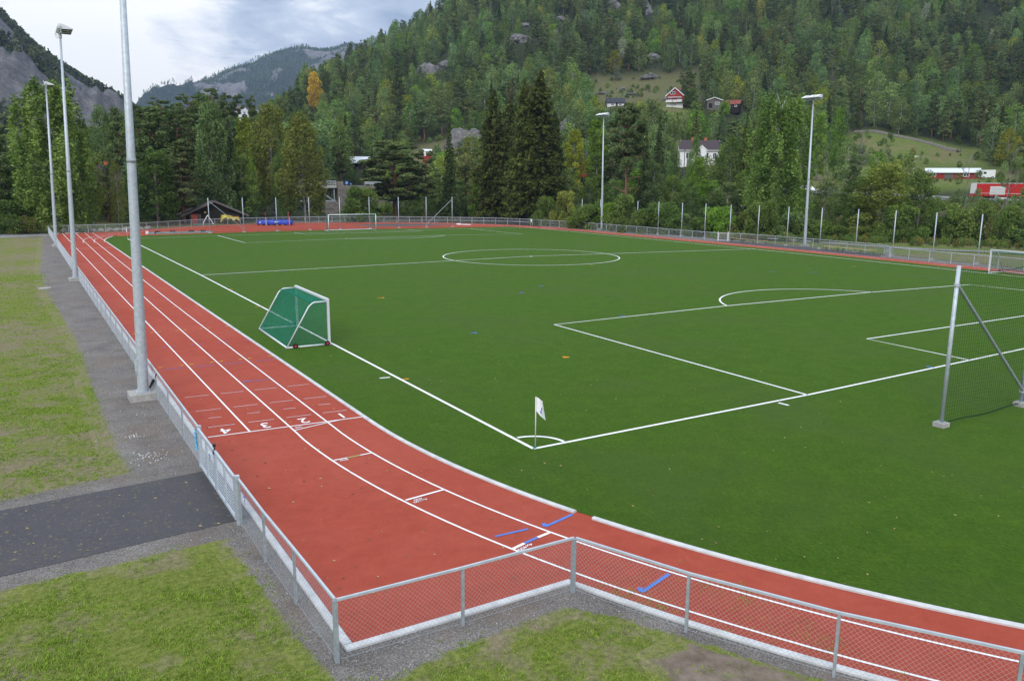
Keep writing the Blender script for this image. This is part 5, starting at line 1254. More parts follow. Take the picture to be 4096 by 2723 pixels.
# ------------------------------------------------------------------ trees
def leafmesh(name, parts, mats):
    """parts: list of (centres Nx3, size N, tone N, material index) leaf faces + list of tubes"""
    V_, tone, fcount, loops, mi = [], [], 0, [], []
    off = 0; sizes = []
    for kind, data, m in parts:
        if kind == 'leaf':
            c, s_, tn, up, seed = data; rg = np.random.RandomState(seed); n = len(c)
            nrm = rg.normal(size=(n, 3)); nrm[:, 2] = nrm[:, 2] + up; nrm /= np.linalg.norm(nrm, axis=1)[:, None] + 1e-9
            a = rg.normal(size=(n, 3)); u = np.cross(nrm, a); u /= np.linalg.norm(u, axis=1)[:, None] + 1e-9; w = np.cross(nrm, u)
            s_ = np.asarray(s_)[:, None]; asp = rg.uniform(.45, .8, (n, 1))
            q = np.stack([c - u * s_ * .55, c - w * s_ * asp * .5 + u * s_ * .1, c + u * s_ * .55, c + w * s_ * asp * .5 - u * s_ * .05], 1)
            V_.append(q.reshape(-1, 3)); tone.append(np.repeat(tn, 4))
            loops.append(np.arange(off, off + 4 * n)); sizes.append(np.full(n, 4)); mi.append(np.full(n, m)); off += 4 * n
        else:
            mb = data; vv = np.array(mb.v); V_.append(vv); tone.append(np.full(len(vv), .5))
            loops.append(np.array([i + off for f in mb.f for i in f])); sizes.append(np.array([len(f) for f in mb.f])); mi.append(np.full(len(mb.f), m)); off += len(vv)
    V_ = np.concatenate(V_).astype(np.float32); loops = np.concatenate(loops).astype(np.int32); sizes = np.concatenate(sizes).astype(np.int32)
    me = bpy.data.meshes.new(name)
    me.vertices.add(len(V_)); me.vertices.foreach_set('co', V_.ravel())
    me.loops.add(len(loops)); me.loops.foreach_set('vertex_index', loops)
    st = np.concatenate([[0], np.cumsum(sizes)[:-1]]).astype(np.int32)
    me.polygons.add(len(sizes)); me.polygons.foreach_set('loop_start', st); me.polygons.foreach_set('loop_total', sizes)
    me.polygons.foreach_set('material_index', np.concatenate(mi).astype(np.int32))
    for m in mats: me.materials.append(m)
    a = me.attributes.new('tone', 'FLOAT', 'POINT'); a.data.foreach_set('value', np.concatenate(tone).astype(np.float32))
    me.update(calc_edges=True); me.validate(); return me
def blob(rg, c, r_, n, shell=.55):
    d = rg.normal(size=(n, 3)); d /= np.linalg.norm(d, axis=1)[:, None]
    return np.asarray(c) + d * (shell + (1 - shell) * rg.uniform(0, 1, (n, 1)) ** .6) * np.asarray(r_)
def clumps(rg, cs, rs, n, size, seed, up=.4, spread=.45):
    """leaf faces spread over clumps; each clump has its own tone"""
    k = len(cs); w = np.array([r_[0] * r_[1] + r_[0] * r_[2] for r_ in rs]); w = w / w.sum()
    P, T_ = [], []
    for c, r_, f in zip(cs, rs, w):
        m = max(6, int(n * f)); P.append(blob(rg, c, r_, m)); T_.append(np.clip(rg.uniform(.2, .8) + rg.normal(0, .16, m), 0, 1))
    P = np.concatenate(P); T_ = np.concatenate(T_)
    return ('leaf', (P, size * rg.uniform(.6, 1.35, len(P)), T_, up, seed), 0)
def trunk(h, r0, bend=.3, seed=0, top=.92, n=7):
    q = random.Random(seed); m = MB(); pts = []; x = y = 0
    for i in range(8):
        t = i / 7; x += q.uniform(-bend, bend) * .35 * (i > 0); y += q.uniform(-bend, bend) * .35 * (i > 0); pts.append((x, y, -.4 + (h * top + .4) * t))
    m.tube(pts, [r0 * (1.25 if i == 0 else 1) * (1 - .86 * i / 7) for i in range(8)], n); return m, pts
def at_h(pts, z):
    for a, b in zip(pts, pts[1:]):
        if a[2] <= z <= b[2]: f = (z - a[2]) / (b[2] - a[2]); return (a[0] + (b[0] - a[0]) * f, a[1] + (b[1] - a[1]) * f, z)
    return pts[-1]
def gen(kind, seed, n, size, h, Rr):
    """-> (leaf part, trunk MB)"""
    rg = np.random.RandomState(seed); U = rg.uniform
    cs, rs = [], []
    if kind in ('birch', 'leafy', 'alder'):
        base, pw, tr = {'birch': (.16, .75, .011), 'leafy': (.10, .6, .015), 'alder': (.06, .8, .010)}[kind]
        m, pts = trunk(h, h * tr + .05, .35, seed)
        K = {'birch': 62, 'leafy': 52, 'alder': 58}[kind]
        for i in range(K):
            t = base + (1 - base) * ((i + U(0, 1)) / K) ** .9; tt = (t - base) / (1 - base)
            prof = math.sin(PI * (.14 + .78 * tt) ** pw) ** .62 if kind != 'birch' else math.sin(PI * (.13 + .80 * tt) ** .85) ** .68
            rad = Rr * max(.10, prof) * U(.45, 1.02); a = i * 2.39996 + U(-.5, .5); p = at_h(pts, t * h)
            c = (p[0] + rad * .82 * math.cos(a), p[1] + rad * .82 * math.sin(a), t * h + U(-.2, .4) - (.03 * h if kind == 'birch' else 0))
            s_ = Rr * U(.20, .36) * (1.15 - .45 * tt)
            cs.append(c); rs.append((s_, s_, s_ * ({'birch': 1.35, 'leafy': .85, 'alder': 1.0}[kind]) * U(.8, 1.3)))
            if i % 2 == 0 and t < .9: m.tube([at_h(pts, max(.5, t * h - rad * .7)), ((p[0] + c[0]) / 2, (p[1] + c[1]) / 2, c[2] - rad * .22), c], [.022 * h * .14 * (1.2 - tt) + .02, .03, .012], 4, cap=False)
        return clumps(rg, cs, rs, n, size, seed, .35), m
    if kind == 'weep':
        m, pts = trunk(h, h * .009 + .04, .5, seed); P, T_ = [], []
        K = 170
        for i in range(K):
            t = .22 + .78 * ((i + U(0, 1)) / K); tt = (t - .22) / .78
            rad = Rr * max(.10, math.sin(PI * (.20 + .66 * tt)) ** .7) * U(.18, 1.0) ** .8; a = i * 2.39996 + U(-.5, .5)
            x, y = rad * math.cos(a), rad * math.sin(a); L_ = U(.14, .30) * h * (1.1 - .55 * tt); k = max(8, int(n / K)); tn = U(.15, .85)
            f = U(0, 1, k) ** .8; z0 = t * h
            pos = np.stack([x * (1 + .10 * f) + rg.normal(0, .05 * Rr, k), y * (1 + .10 * f) + rg.normal(0, .05 * Rr, k), z0 - L_ * f + rg.normal(0, .12, k)], 1)
            P.append(pos); T_.append(np.clip(tn + rg.normal(0, .15, k), 0, 1))
            if i % 9 == 0: m.tube([at_h(pts, max(.5, z0 - rad * .9)), (x * .55, y * .55, z0 + .02 * h), (x, y, z0)], [.05, .03, .012], 4, cap=False)
        P = np.concatenate(P); T_ = np.concatenate(T_)
        return ('leaf', (P, size * U(.6, 1.3, len(P)), T_, -.1, seed), 0), m
    if kind in ('pine', 'pinefull', 'pinetall', 'pineflat'):
        b0 = {'pine': .34, 'pinefull': .20, 'pinetall': .55, 'pineflat': .28}[kind]
        m, pts = trunk(h, h * .014 + .06, .3, seed); K = {'pine': 46, 'pinefull': 64, 'pinetall': 42, 'pineflat': 70}[kind]
        for i in range(K):
            t = b0 + (1 - b0) * ((i + U(0, 1)) / K); tt = (t - b0) / (1 - b0)
            prof = {'pine': math.sin(PI * (.22 + .66 * tt)) ** .6, 'pinefull': (1 - tt ** 1.6 * .80) * min(1, .6 + tt * 3), 'pinetall': math.sin(PI * (.2 + .74 * tt)) ** .6, 'pineflat': math.sin(PI * (.26 + .62 * tt)) ** .5}[kind]
            rad = Rr * prof * U(.35, 1.05); a = i * 2.39996 + U(-.6, .6); p = at_h(pts, t * h)
            c = (p[0] + rad * .85 * math.cos(a), p[1] + rad * .85 * math.sin(a), t * h + U(-.2, .3)); s_ = Rr * U(.20, .36) * (1.1 - .45 * tt)
            cs.append(c); rs.append((s_, s_, s_ * U(.30, .52)))
            if t < .93: m.tube([at_h(pts, max(.5, t * h - rad * .25)), ((p[0] + c[0]) / 2, (p[1] + c[1]) / 2, c[2] - rad * .10), c], [.05 + .004 * h * (1 - tt), .045, .02], 4, cap=False)
        if kind in ('pinetall', 'pineflat'):
            for i in range(13 if kind == 'pinetall' else 6):
                t = U(.18, b0 + .12); a = U(0, 2 * PI); l = Rr * U(.5, 1.0); p = at_h(pts, t * h); rr_ = .07 if kind == 'pinetall' else .20
                m.tube([p, (p[0] + l * .55 * math.cos(a), p[1] + l * .55 * math.sin(a), t * h + l * .12), (p[0] + l * math.cos(a), p[1] + l * math.sin(a), t * h + l * (U(.1, .5) if kind == 'pinetall' else .75))], [rr_, rr_ * .65, rr_ * .35], 5, cap=False)
        return clumps(rg, cs, rs, n, size, seed, .5), m
    if kind in ('spruce', 'spruceold'):
        m, pts = trunk(h, h * .013 + .06, .12, seed, .97); P, T_ = [], []
        lv = 30 if kind == 'spruce' else 34; b0 = .05 if kind == 'spruce' else .11; pw = .82 if kind == 'spruce' else .55
        tot = []
        for i in range(lv):
            t = b0 + (1 - b0) * i / lv; rad = Rr * (1 - (t - b0) / (1 - b0)) ** pw * (U(.82, 1.08) if kind == 'spruce' else U(.62, 1.15)); nb = max(4, int(7 + rad * 2.0))
            for k in range(nb): tot.append((t, rad * U(.62, 1.1), 2 * PI * k / nb + U(-.3, .3) + i))
        tot.append((.97, .35, 0.0)); W_ = sum(q[1] + .25 for q in tot)
        for t, rad, a in tot:
            k = max(4, int(n * (rad + .25) / W_)); f = U(.05, 1, k) ** .7; tn = U(.15, .85)
            droop = -.30 * rad * f ** 1.2 + .10 * rad * f ** 3; lat = rg.normal(0, .17, k) * rad * (1.15 - f) * 1.1
            x = rad * f * math.cos(a) - lat * math.sin(a); y = rad * f * math.sin(a) + lat * math.cos(a)
            hang = -np.abs(rg.normal(0, .016 * h if kind == 'spruceold' else .010 * h, k)) * f
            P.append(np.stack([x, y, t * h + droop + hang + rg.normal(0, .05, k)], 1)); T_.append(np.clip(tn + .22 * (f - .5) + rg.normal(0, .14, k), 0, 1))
        k = max(6, n // 120); z = U(.93, 1.0, k); P.append(np.stack([rg.normal(0, .10, k), rg.normal(0, .10, k), z * h], 1)); T_.append(U(.4, .8, k))
        P = np.concatenate(P); T_ = np.concatenate(T_)
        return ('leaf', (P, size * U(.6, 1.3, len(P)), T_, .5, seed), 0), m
    if kind == 'shrub':
        m = MB()
        for i in range(5): a = U(0, 6.28); m.tube([(0, 0, -.3), (Rr * .3 * math.cos(a), Rr * .3 * math.sin(a), h * .4), (Rr * .6 * math.cos(a), Rr * .6 * math.sin(a), h * .8)], [.07, .05, .02], 5, cap=False)
        for i in range(34):
            t = U(.06, .95); a = U(0, 6.28); prof = math.sin(PI * (.22 + .74 * t)) ** .6; rad = Rr * prof * U(.2, 1.0)
            s_ = Rr * U(.20, .36); cs.append((rad * math.cos(a), rad * math.sin(a), t * h)); rs.append((s_, s_, s_ * U(.8, 1.4)))
        return clumps(rg, cs, rs, n, size, seed, .3), m
    if kind == 'sparse':
        m, pts = trunk(h, h * .010 + .05, .5, seed, .97)
        for i in range(26):
            t = U(.25, .98); a = U(0, 6.28); l = Rr * (1.1 - .6 * t) * U(.6, 1.1); p = at_h(pts, t * h)
            c = (p[0] + l * math.cos(a), p[1] + l * math.sin(a), t * h + l * U(.4, .9)); md_ = tuple((x + y) / 2 for x, y in zip(p, c))
            m.tube([p, (md_[0], md_[1], md_[2] - .1 * l), c], [.05, .035, .012], 4, cap=False)
            for q in range(4): b = (c[0] + U(-1, 1) * l * .45, c[1] + U(-1, 1) * l * .45, c[2] + U(.0, .8) * l * .5); m.tube([md_, b], [.02, .008], 3, cap=False)
            if i % 2: s_ = Rr * U(.15, .28); cs.append(c); rs.append((s_, s_, s_))
        return clumps(rg, cs, rs, n, size, seed, .3), m
BARK = {'birch': 'birch', 'weep': 'birch', 'leafy': 'grey', 'alder': 'grey', 'pine': 'pine', 'pinefull': 'pine', 'pinetall': 'pine', 'pineflat': 'pine', 'spruce': 'dark', 'spruceold': 'dark', 'shrub': 'dark', 'sparse': 'grey'}
PROTO = {}
def proto(kind, seed, n, size, h, Rr):
    key = (kind, seed, n)
    if key not in PROTO: PROTO[key] = gen(kind, seed, n, size, h, Rr)
    return PROTO[key]
MESH = {}
def near_tree(name, label, cat, kind, leaf, seed, n, size, top, width, group=None, tint=None):
    """hand-placed tree: trunk and crown are parts"""
    X, Y, zt = top; zb = gz(X, Y) - .05; H = zt - zb
    h0, r0 = 15.0, 3.4
    if kind in ('shrub',): h0, r0 = 5.0, 3.0
    n = int(n * 1.5); size *= .80
    lp, tm = proto(kind, seed, n, size, h0, r0)
    h0 = float(np.percentile(lp[1][0][:, 2], 99.8))
    k1 = ('c', kind, seed, n, leaf)
    if k1 not in MESH: MESH[k1] = leafmesh('crown', [lp], [L[leaf]])
    k2 = ('t', kind, seed, n)
    if k2 not in MESH: MESH[k2] = leafmesh('trunk', [('tube', tm, 0)], [B[BARK[kind]]])
    t = thing(name, label, cat, (X, Y, zb), group, rng.uniform(0, 6.28))
    t.scale = (width / (2 * r0), width / (2 * r0), H / h0)
    for nm, k in (('crown', k1), ('trunk' if kind != 'shrub' else 'stems', k2)):
        o = bpy.data.objects.new(nm, MESH[k]); C.objects.link(o); o.parent = t
        v_ = tint if tint else rng.uniform(.92, 1.22); o.color = (v_ * rng.uniform(.95, 1.08), v_, v_ * rng.uniform(.9, 1.05), 0.0)
    return t
NT = [ # name, category, kind, leaf, seed, faces, face size, top of crown, width, label
 ('birch_tree','tree','weep','birch',11,14000,.34,(-6.719, 118.641, 21.315),11.5,'big drooping birch at the far left end of the track, by the most distant mast'),
 ('pine_tree','tree','pinefull','pine',12,6000,.40,(-14.055, 131.245, 17.35),9,'dark pine cut by the left edge of the picture'),
 ('shrub','shrub','shrub','shrub',13,5000,.30,(-12.999, 117.253, 4.592),8.5,'large dark shrub at the left edge above the pale gravel path'),
 ('shrub','shrub','shrub','bracken',14,4000,.28,(-10.894, 115.247, 2.505),5.5,'low shrub with rusty leaves beside the big drooping birch'),
 ('birch_tree','tree','birch','birchyellow',15,6000,.30,(-2.159, 122.39, 10.684),5.2,'small yellow-green birch in front of the tiled house'),
 ('birch_tree','tree','birch','birchyellow',16,5000,.28,(1.748, 124.567, 10.542),3.2,'slender yellowing birch behind the row of boulders'),
 ('birch_tree','tree','birch','birchgrey',17,6500,.36,(4.006, 162.522, 21.748),6.6,'grey-green birch rising behind the second mast'),
 ('leafy_tree','tree','leafy','shrub',18,6000,.36,(-0.742, 158.879, 16.298),8.5,'dull green leafy tree behind the big drooping birch'),
 ('pine_tree','tree','pinefull','pine',19,6000,.40,(5.67, 152.313, 20.617),6.5,'dark pine just left of the nearest mast, behind the birches'),
 ('pine_tree','tree','pinefull','pine',20,7000,.40,(9.781, 139.723, 20.228),10.0,'broad dark pine right of the nearest mast'),
 ('leafy_tree','tree','leafy','shrub',21,7000,.34,(8.292, 129.833, 12.531),8.2,'dark leafy tree in front of the broad pine near the nearest mast'),
 ('pine_tree','tree','pine','pine',22,6000,.40,(14.665, 145.049, 19.632),8.5,'dark pine left of the equipment shed with bare lower stem'),
 ('pine_tree','tree','pinefull','pine',23,6000,.40,(11.898, 175.754, 23.225),7,'tall pine showing above the others just right of the nearest mast'),
 ('pine_tree','tree','pine','pine',24,6000,.40,(19.499, 190.855, 26.406),7.5,'tall pine on the rise behind the broad pine'),
 ('pine_tree','tree','pine','pine',25,6000,.40,(23.909, 183.03, 26.691),7.5,'pine with rounded top on the skyline left of the highest pine'),
 ('pine_tree','tree','pine','pine',26,6500,.40,(31.155, 191.816, 29.472),7.0,'highest pine of the left-hand skyline'),
 ('leafy_tree','tree','leafy','shrub',27,6000,.40,(30.471, 203.169, 29.302),7,'rounded leafy tree on the skyline between two pines'),
 ('pine_tree','tree','pine','pine',28,5000,.42,(35.905, 197.956, 29.075),5.5,'pine left of the white cottage, on the skyline'),
 ('pine_tree','tree','pine','pine',29,5000,.42,(38.754, 199.357, 28.836),5.0,'pine directly above the white cottage'),
 ('pine_tree','tree','pine','pine',30,5000,.42,(39.694, 188.84, 27.807),4.5,'slim dark pine standing alone against the far mountain'),
 ('birch_tree','tree','birch','birchgrey',31,9000,.36,(19.049, 136.112, 21.044),8.6,'large grey-green birch above the roof of the equipment shed'),
 ('pine_tree','tree','pinefull','pine',32,6000,.40,(12.708, 131.182, 14.342),8.0,'low dark pine behind the left half of the equipment shed'),
 ('spruce_tree','tree','spruce','spruce',33,6000,.40,(23.815, 143.277, 16.936),8.0,'dark spruce between the big grey birch and the yellow birch'),
 ('leafy_tree','tree','leafy','shrub',34,6000,.36,(24.432, 140.06, 12.699),7.2,'dark leafy tree on the grassy bank right of the shed'),
 ('leafy_tree','tree','leafy','leafyyellow',35,6000,.40,(34.847, 175.616, 21.648),7.5,'yellow-orange tinted leafy tree left of the yellow birch'),
 ('leafy_tree','tree','leafy','leafy',36,6000,.36,(33.165, 161.61, 15.484),5.6,'bright green leafy tree left of the two pale birches'),
 ('birch_tree','tree','birch','birchyellow',37,10000,.34,(33.547, 151.176, 22.805),10.0,'left one of the two big yellow-green birches before the bridge'),
 ('birch_tree','tree','birch','birchyellow',38,10000,.34,(36.734, 139.845, 20.345),10.0,'right one of the two big yellow-green birches before the bridge'),
 ('birch_tree','tree','birch','birch',39,7000,.34,(35.201, 146.563, 14.998),6.5,'lower birch between the two big yellow-green birches'),
 ('shrub','shrub','shrub','shrub',40,7000,.32,(44.327, 128.755, 6.53),7.6,'dense rounded dark shrub against the bridge abutment'),
 ('pine_tree','tree','pineflat','pine',41,12000,.38,(56.653, 141.005, 15.788),14.5,'wide flat-topped pine with forked orange trunk behind the far goal'),
 ('pine_tree','tree','pine','pine',42,7000,.38,(63.056, 140.302, 14.26),6.5,'dark pine between the flat-topped pine and the dark spruce'),
 ('spruce_tree','tree','spruce','spruce',43,9000,.36,(69.611, 141.533, 20.127),5.6,'narrow very dark spruce with pointed top left of the tall olive spruces'),
 ('spruce_tree','tree','spruceold','olive',44,12000,.40,(78.58, 137.78, 26.652),12.0,'leftmost of the three tall olive spruces'),
 ('spruce_tree','tree','spruceold','olive',45,12000,.40,(80.451, 128.468, 28.293),10.5,'middle one of the three tall olive spruces'),
 ('spruce_tree','tree','spruceold','olive',46,14000,.40,(82.21, 124.956, 29.429),14.5,'tallest olive spruce, rightmost of the three'),
 ('spruce_tree','tree','spruceold','olive',47,12000,.40,(85.125, 142.036, 25.258),11.0,'lower olive spruce filling the gap between the leftmost and middle tall spruces'),
 ('spruce_tree','tree','spruceold','spruce',48,12000,.40,(88.137, 128.206, 22.038),9.0,'lower dark spruce leaning against the right side of the tallest olive spruce'),
 ('pine_tree','tree','pinetall','pine',47,8000,.38,(86.622, 101.872, 22.095),7.6,'tall pine with long bare orange stem and dead branches beyond the centre circle'),
 ('spruce_tree','tree','spruce','spruce',48,7000,.38,(98.37, 110.29, 18.126),6.0,'dark spruce touching the right side of the bare-stemmed pine'),
 ('spruce_tree','tree','spruce','spruce',49,7000,.40,(123.493, 134.822, 23.554),6.0,'pointed dark spruce left of the white house'),
 ('birch_tree','tree','birch','birchgrey',50,6000,.38,(149.356, 158.637, 26.967),6.2,'pale birch standing just above the left end of the white house'),
 ('birch_tree','tree','birch','birch',51,6500,.36,(129.852, 128.955, 19.019),4.3,'birch in front of the middle of the white house'),
 ('leafy_tree','tree','leafy','leafy',52,6500,.36,(119.892, 117.72, 13.44),6.2,'green maple in front of the lower part of the white house'),
 ('conifer','tree','spruce','olive',53,4000,.30,(111.27, 120.267, 14.909),2.3,'slim upright green conifer left of the white house'),
 ('spruce_tree','tree','spruce','olive',54,8000,.38,(125.644, 108.977, 22.566),6.2,'olive spruce left of the weeping birch, with pointed top'),
 ('spruce_tree','tree','spruce','spruce',55,7000,.38,(128.951, 108.32, 18.538),4.6,'rusty dark spruce tucked behind the weeping birch'),
 ('birch_tree','tree','birch','birch',56,7000,.36,(126.524, 113.88, 18.426),7.4,'light birch between the white house and the olive spruce'),
 ('birch_tree','tree','weep','birch',57,20000,.30,(93.059, 71.912, 21.223),11.0,'tall weeping birch left of the far right mast'),
 ('leafy_tree','tree','alder','birchgrey',58,6000,.34,(106.565, 72.737, 8.534),5.8,'thin alder hiding the back of the dark car'),
 ('leafy_tree','tree','alder','birchyellow',59,9000,.34,(106.321, 61.105, 11.215),10.0,'large olive-brown alder in front of the valley road'),
 ('leafy_tree','tree','alder','shrub',60,7000,.34,(106.543, 66.05, 8.81),6.8,'alder just left of the large olive-brown one'),
 ('leafy_tree','tree','alder','shrub',61,7000,.34,(112.375, 59.119, 10.072),7.2,'alder just right of the large olive-brown one'),
 ('leafy_tree','tree','sparse','birchgrey',62,1500,.34,(116.457, 54.216, 12.742),4.6,'tall thin half-bare tree left of the red truck'),
 ('leafy_tree','tree','sparse','birchgrey',63,1500,.34,(120.906, 50.203, 13.068),5.2,'half-bare tree crossing the red truck near the right edge'),
 ('leafy_tree','tree','sparse','birchgrey',70,900,.30,(142.493, 101.472, 16.561),4.4,'leafless grey tree right of the far right mast'),
 ('leafy_tree','tree','sparse','birchgrey',71,1500,.34,(179.653, 118.538, 21.607),6.4,'sparse grey tree on the meadow below the log wall'),
 ('leafy_tree','tree','sparse','birchgrey',72,1500,.34,(182.653, 114.244, 20.853),6.0,'sparse grey tree nearer the street lamp by the barn'),
 ('shrub','shrub','shrub','shrub',64,6000,.32,(111.655, 50.515, 5.275),7.6,'dark shrub below the left end of the red truck'),
 ('shrub','shrub','shrub','bracken',65,6000,.32,(112.419, 44.839, 4.206),7.0,'rusty-tinted shrub in the lower right corner of the river trees'),
 ('shrub','shrub','shrub','shrub',66,6000,.32,(110.959, 53.739, 2.751),6.0,'low shrub above the visible water of the river'),
 ('leafy_tree','tree','leafy','leafyyellow',67,7000,.40,(103.11, 142.135, 19.878),7.6,'yellow-green leafy tree right of the tall olive spruces'),
 ('leafy_tree','tree','leafy','leafy',68,8000,.40,(112.526, 145.121, 23.284),7.0,'bright green maple behind the mast beyond the centre circle'),
 ('birch_tree','tree','birch','orange',69,5000,.5,(133.553, 428.048, 66.052),9.5,'orange-yellow autumn birch high on the left hillside skyline'),
 ('leafy_tree','tree','leafy','leafy',73,6000,.40,(193.559, 143.312, 28.073),6.5,'bright maple right of the top of the far right mast'),
 ('leafy_tree','tree','leafy','leafy',74,6000,.40,(207.047, 147.111, 30.769),6.2,'second bright maple above the meadow, next to the first'),
 ('leafy_tree','tree','leafy','shrub',75,6000,.42,(246.247, 254.247, 48.383),9.0,'grey-green willow hiding the right half of the red house'),
 ('shrub','shrub','shrub','leafy',76,4000,.42,(258.401, 245.073, 43.383),5.0,'green bush between the dark cabin and the red roofed hut'),
 ('leafy_tree','tree','leafy','shrub',77,5000,.40,(197.742, 137.852, 11.793),7.0,'round dark tree at the edge of the meadow above the car'),
]
for nm, cat, kind, leaf, seed, n, size, top, width, lab in NT:
    near_tree(nm, lab, cat, kind, leaf, seed, n, size, top, width, None, 1.22 if kind == 'weep' else None)
# the thicket along the river
hedge = [(40.6, 128), (41.9, 127), (43.0, 131), (44.4, 126), (45.6, 125.5), (46.5, 129), (47.6, 125), (48.5, 124.5), (49.6, 129), (50.6, 126), (51.6, 126), (52.6, 130), (53.4, 127), (54.4, 129), (57.2, 129), (62.9, 129), (64.5, 128),
         (39.4, 133), (38.2, 136), (36.8, 138), (35.2, 144), (33.8, 148)]
for i, (h, d) in enumerate(hedge):
    x, y = polar(h, d); H = rng.uniform(3.2, 6.2) if i < 17 else rng.uniform(5, 8)
    if 52 < h < 57: H *= .62
    near_tree('shrub', 'leafy shrub in the unbroken thicket along the river bank behind the tall net posts', 'shrub', 'shrub', ['shrub', 'birch', 'birchgrey', 'shrub', 'leafy', 'shrub', 'birchyellow'][i % 7], 13 + (i % 3) * 27, [5000, 7000, 6000][i % 3], .32, (x, y, gz(x, y) + H), rng.uniform(5.2, 7.5), 'shrubs of the river thicket')
back = [(35.4, 172), (36.9, 176), (38.6, 170), (40.0, 174), (41.2, 168), (42.6, 172), (43.8, 168), (45.0, 175), (46.2, 170), (47.4, 172), (48.2, 166), (50.9, 170), (53.3, 168), (33.2, 176), (31.4, 182), (29.2, 190), (27.6, 196), (26.0, 200), (24.6, 196), (23.2, 198)]
for i, (h, d) in enumerate(back):
    x, y = polar(h, d); H = rng.uniform(8, 12.5) * (.72 if 41.5 < h < 48 else 1)
    if h > 48.5: H *= .55
    near_tree('leafy_tree', 'mid-green broadleaf tree on the far bank behind the river thicket', 'tree', ['alder', 'leafy', 'birch'][i % 3], ['birchgrey', 'shrub', 'birch', 'leafy'][i % 4], 80 + i % 6, 6000, .36, (x, y, gz(x, y) + H), rng.uniform(5.5, 8), 'broadleaf trees on the far river bank')
# rock outcrops on the hillside
for i, (p, w, hh, lab) in enumerate((
    ((202.999, 430.305, 60.801), 18, 13, 'grey cliff with a rounded top in the forest left of the tall spruces'), ((214.223, 432.595, 66.202), 13, 9, 'lower grey cliff face joined to the right of the rounded cliff'),
    ((258.067, 419.572, 84.62), 20, 11, 'steep grey rock wall high above the tall spruces'), ((382.943, 448.502, 123.322), 13, 16, 'tall narrow cliff near the top edge of the picture'), ((371.411, 470.789, 131.005), 12, 15, 'grey cliff at the very top, left of the tall narrow cliff'),
    ((315.055, 359.187, 79.944), 8, 6, 'square grey crag above the grassy clearing'), ((289, 331.479, 66.84), 10, 4.5, 'broken grey crag in the middle of the clearing'), ((179.802, 255.697, 30.759), 12, 13, 'grey rock face right of the tallest spruce'),
    ((139.847, 260.491, 18.692), 20, 17, 'broad pale scree-like rock behind the dark spruce'), ((249.702, 322.21, 55.151), 9, 2.6, 'low pale rock ledge at the left of the clearing'), ((250.896, 302.11, 51.556), 7, 2.4, 'low pale ledge above the black-roofed house'), ((251.986, 274.807, 49.049), 5, 3.6, 'big rounded boulder left of the red house'),
    ((263.467, 324.107, 60.31), 5, 3.4, 'rounded rock under two pines in the clearing'), ((273.923, 497.173, 113.948), 12, 5, 'flat rock slab high on the left slope'), ((333.804, 483.555, 123.748), 14, 5, 'pale rock terrace near the top of the hillside'), ((302.438, 480.288, 114.246), 10, 5, 'grey slab among pale leafless trees'))):
    o = rockmesh('rock_outcrop', 40 + i, w / 2, w / 2.4, hh / 1.8, M['rock'], 5, .5, -.8); o.location = (p[0], p[1], gz(p[0], p[1]) - hh * .10); o.rotation_euler = (0, 0, rng.uniform(-.6, .6))
    tag(o, lab, 'rock')

# hillside forest: prototypes shared by every copy
NF = 2200
FOREST = []
for kind, name, leaves, count, size in (('birch', 'birch_tree', ('birchgrey', 'birch', 'birchgrey', 'birchyellow'), 4, .52), ('pine', 'pine_tree', ('pine',) * 4, 4, .55), ('spruce', 'spruce_tree', ('spruce', 'spruce', 'olive'), 3, .55), ('leafy', 'leafy_tree', ('leafy', 'shrub', 'leafyyellow', 'shrub', 'pale'), 5, .55)):
    for i in range(count):
        k_ = kind if kind != 'pine' else ('pine', 'pinefull', 'pine', 'pinefull')[i]
        lp, tm = gen(k_, 200 + i * 7 + len(name), NF, size, 15.0, {'birch': 3.7, 'pine': 3.7, 'spruce': 3.0, 'leafy': 5.0}[kind])
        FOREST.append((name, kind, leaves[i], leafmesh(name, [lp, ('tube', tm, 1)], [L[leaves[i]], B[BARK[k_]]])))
BYKIND = {}
for i, f in enumerate(FOREST): BYKIND.setdefault(f[1], []).append(i)
# things that must stay visible: (bearing half-width, distance, height above base to keep clear)
KEEP = [(44.09, 1.35, 292, 2.6), (42.81, 1.0, 382, -.5), (45.21, .62, 384, 0), (46.49, .62, 386, 0), (38.59, .6, 384, 0), (51.21, .55, 300, 0), (59.62, 1.7, 288, 0), (61.47, .4, 276, 0), (36.42, .3, 262, 0),
        (20.87, .6, 285, 0), (25.50, .3, 300, 0), (13.11, .3, 292, 1), (25.53, .55, 498, 5), (26.74, .3, 505, 5), (31.73, .45, 515, 5), (40.64, .3, 612, 6), (38.44, .25, 622, 6), (41.23, .3, 500, 3), (40.99, .6, 462, 1), (35.07, .35, 335, 6), (28.40, .5, 318, 6),
        (37.72, .7, 430, 1), (42.25, .3, 395, 0), (56.67, 2.0, 346, -4), (40.16, 2.6, 420, 0), (39.27, 1.6, 455, 0), (17.79, .45, 470, 4), (34.76, .5, 610, 2), (32.34, .4, 590, 2)]
KEEPE = [(h, w, d, (gz_hd(h, d) + dz - CAM[2]) / d) for h, w, d, dz in KEEP]
CAP = [(-6.35, 0.0449), (-0.31, 0.0449), (3.07, 0.0491), (6.77, 0.0742), (9.32, 0.0829), (11.41, 0.0900), (12.97, 0.0806), (14.30, 0.0727), (15.45, 0.0935), (17.45, 0.1159), (19.16, 0.1323)]
CAPH = [c[0] for c in CAP]; CAPE = [c[1] for c in CAP]
q = random.Random(21); cand = []
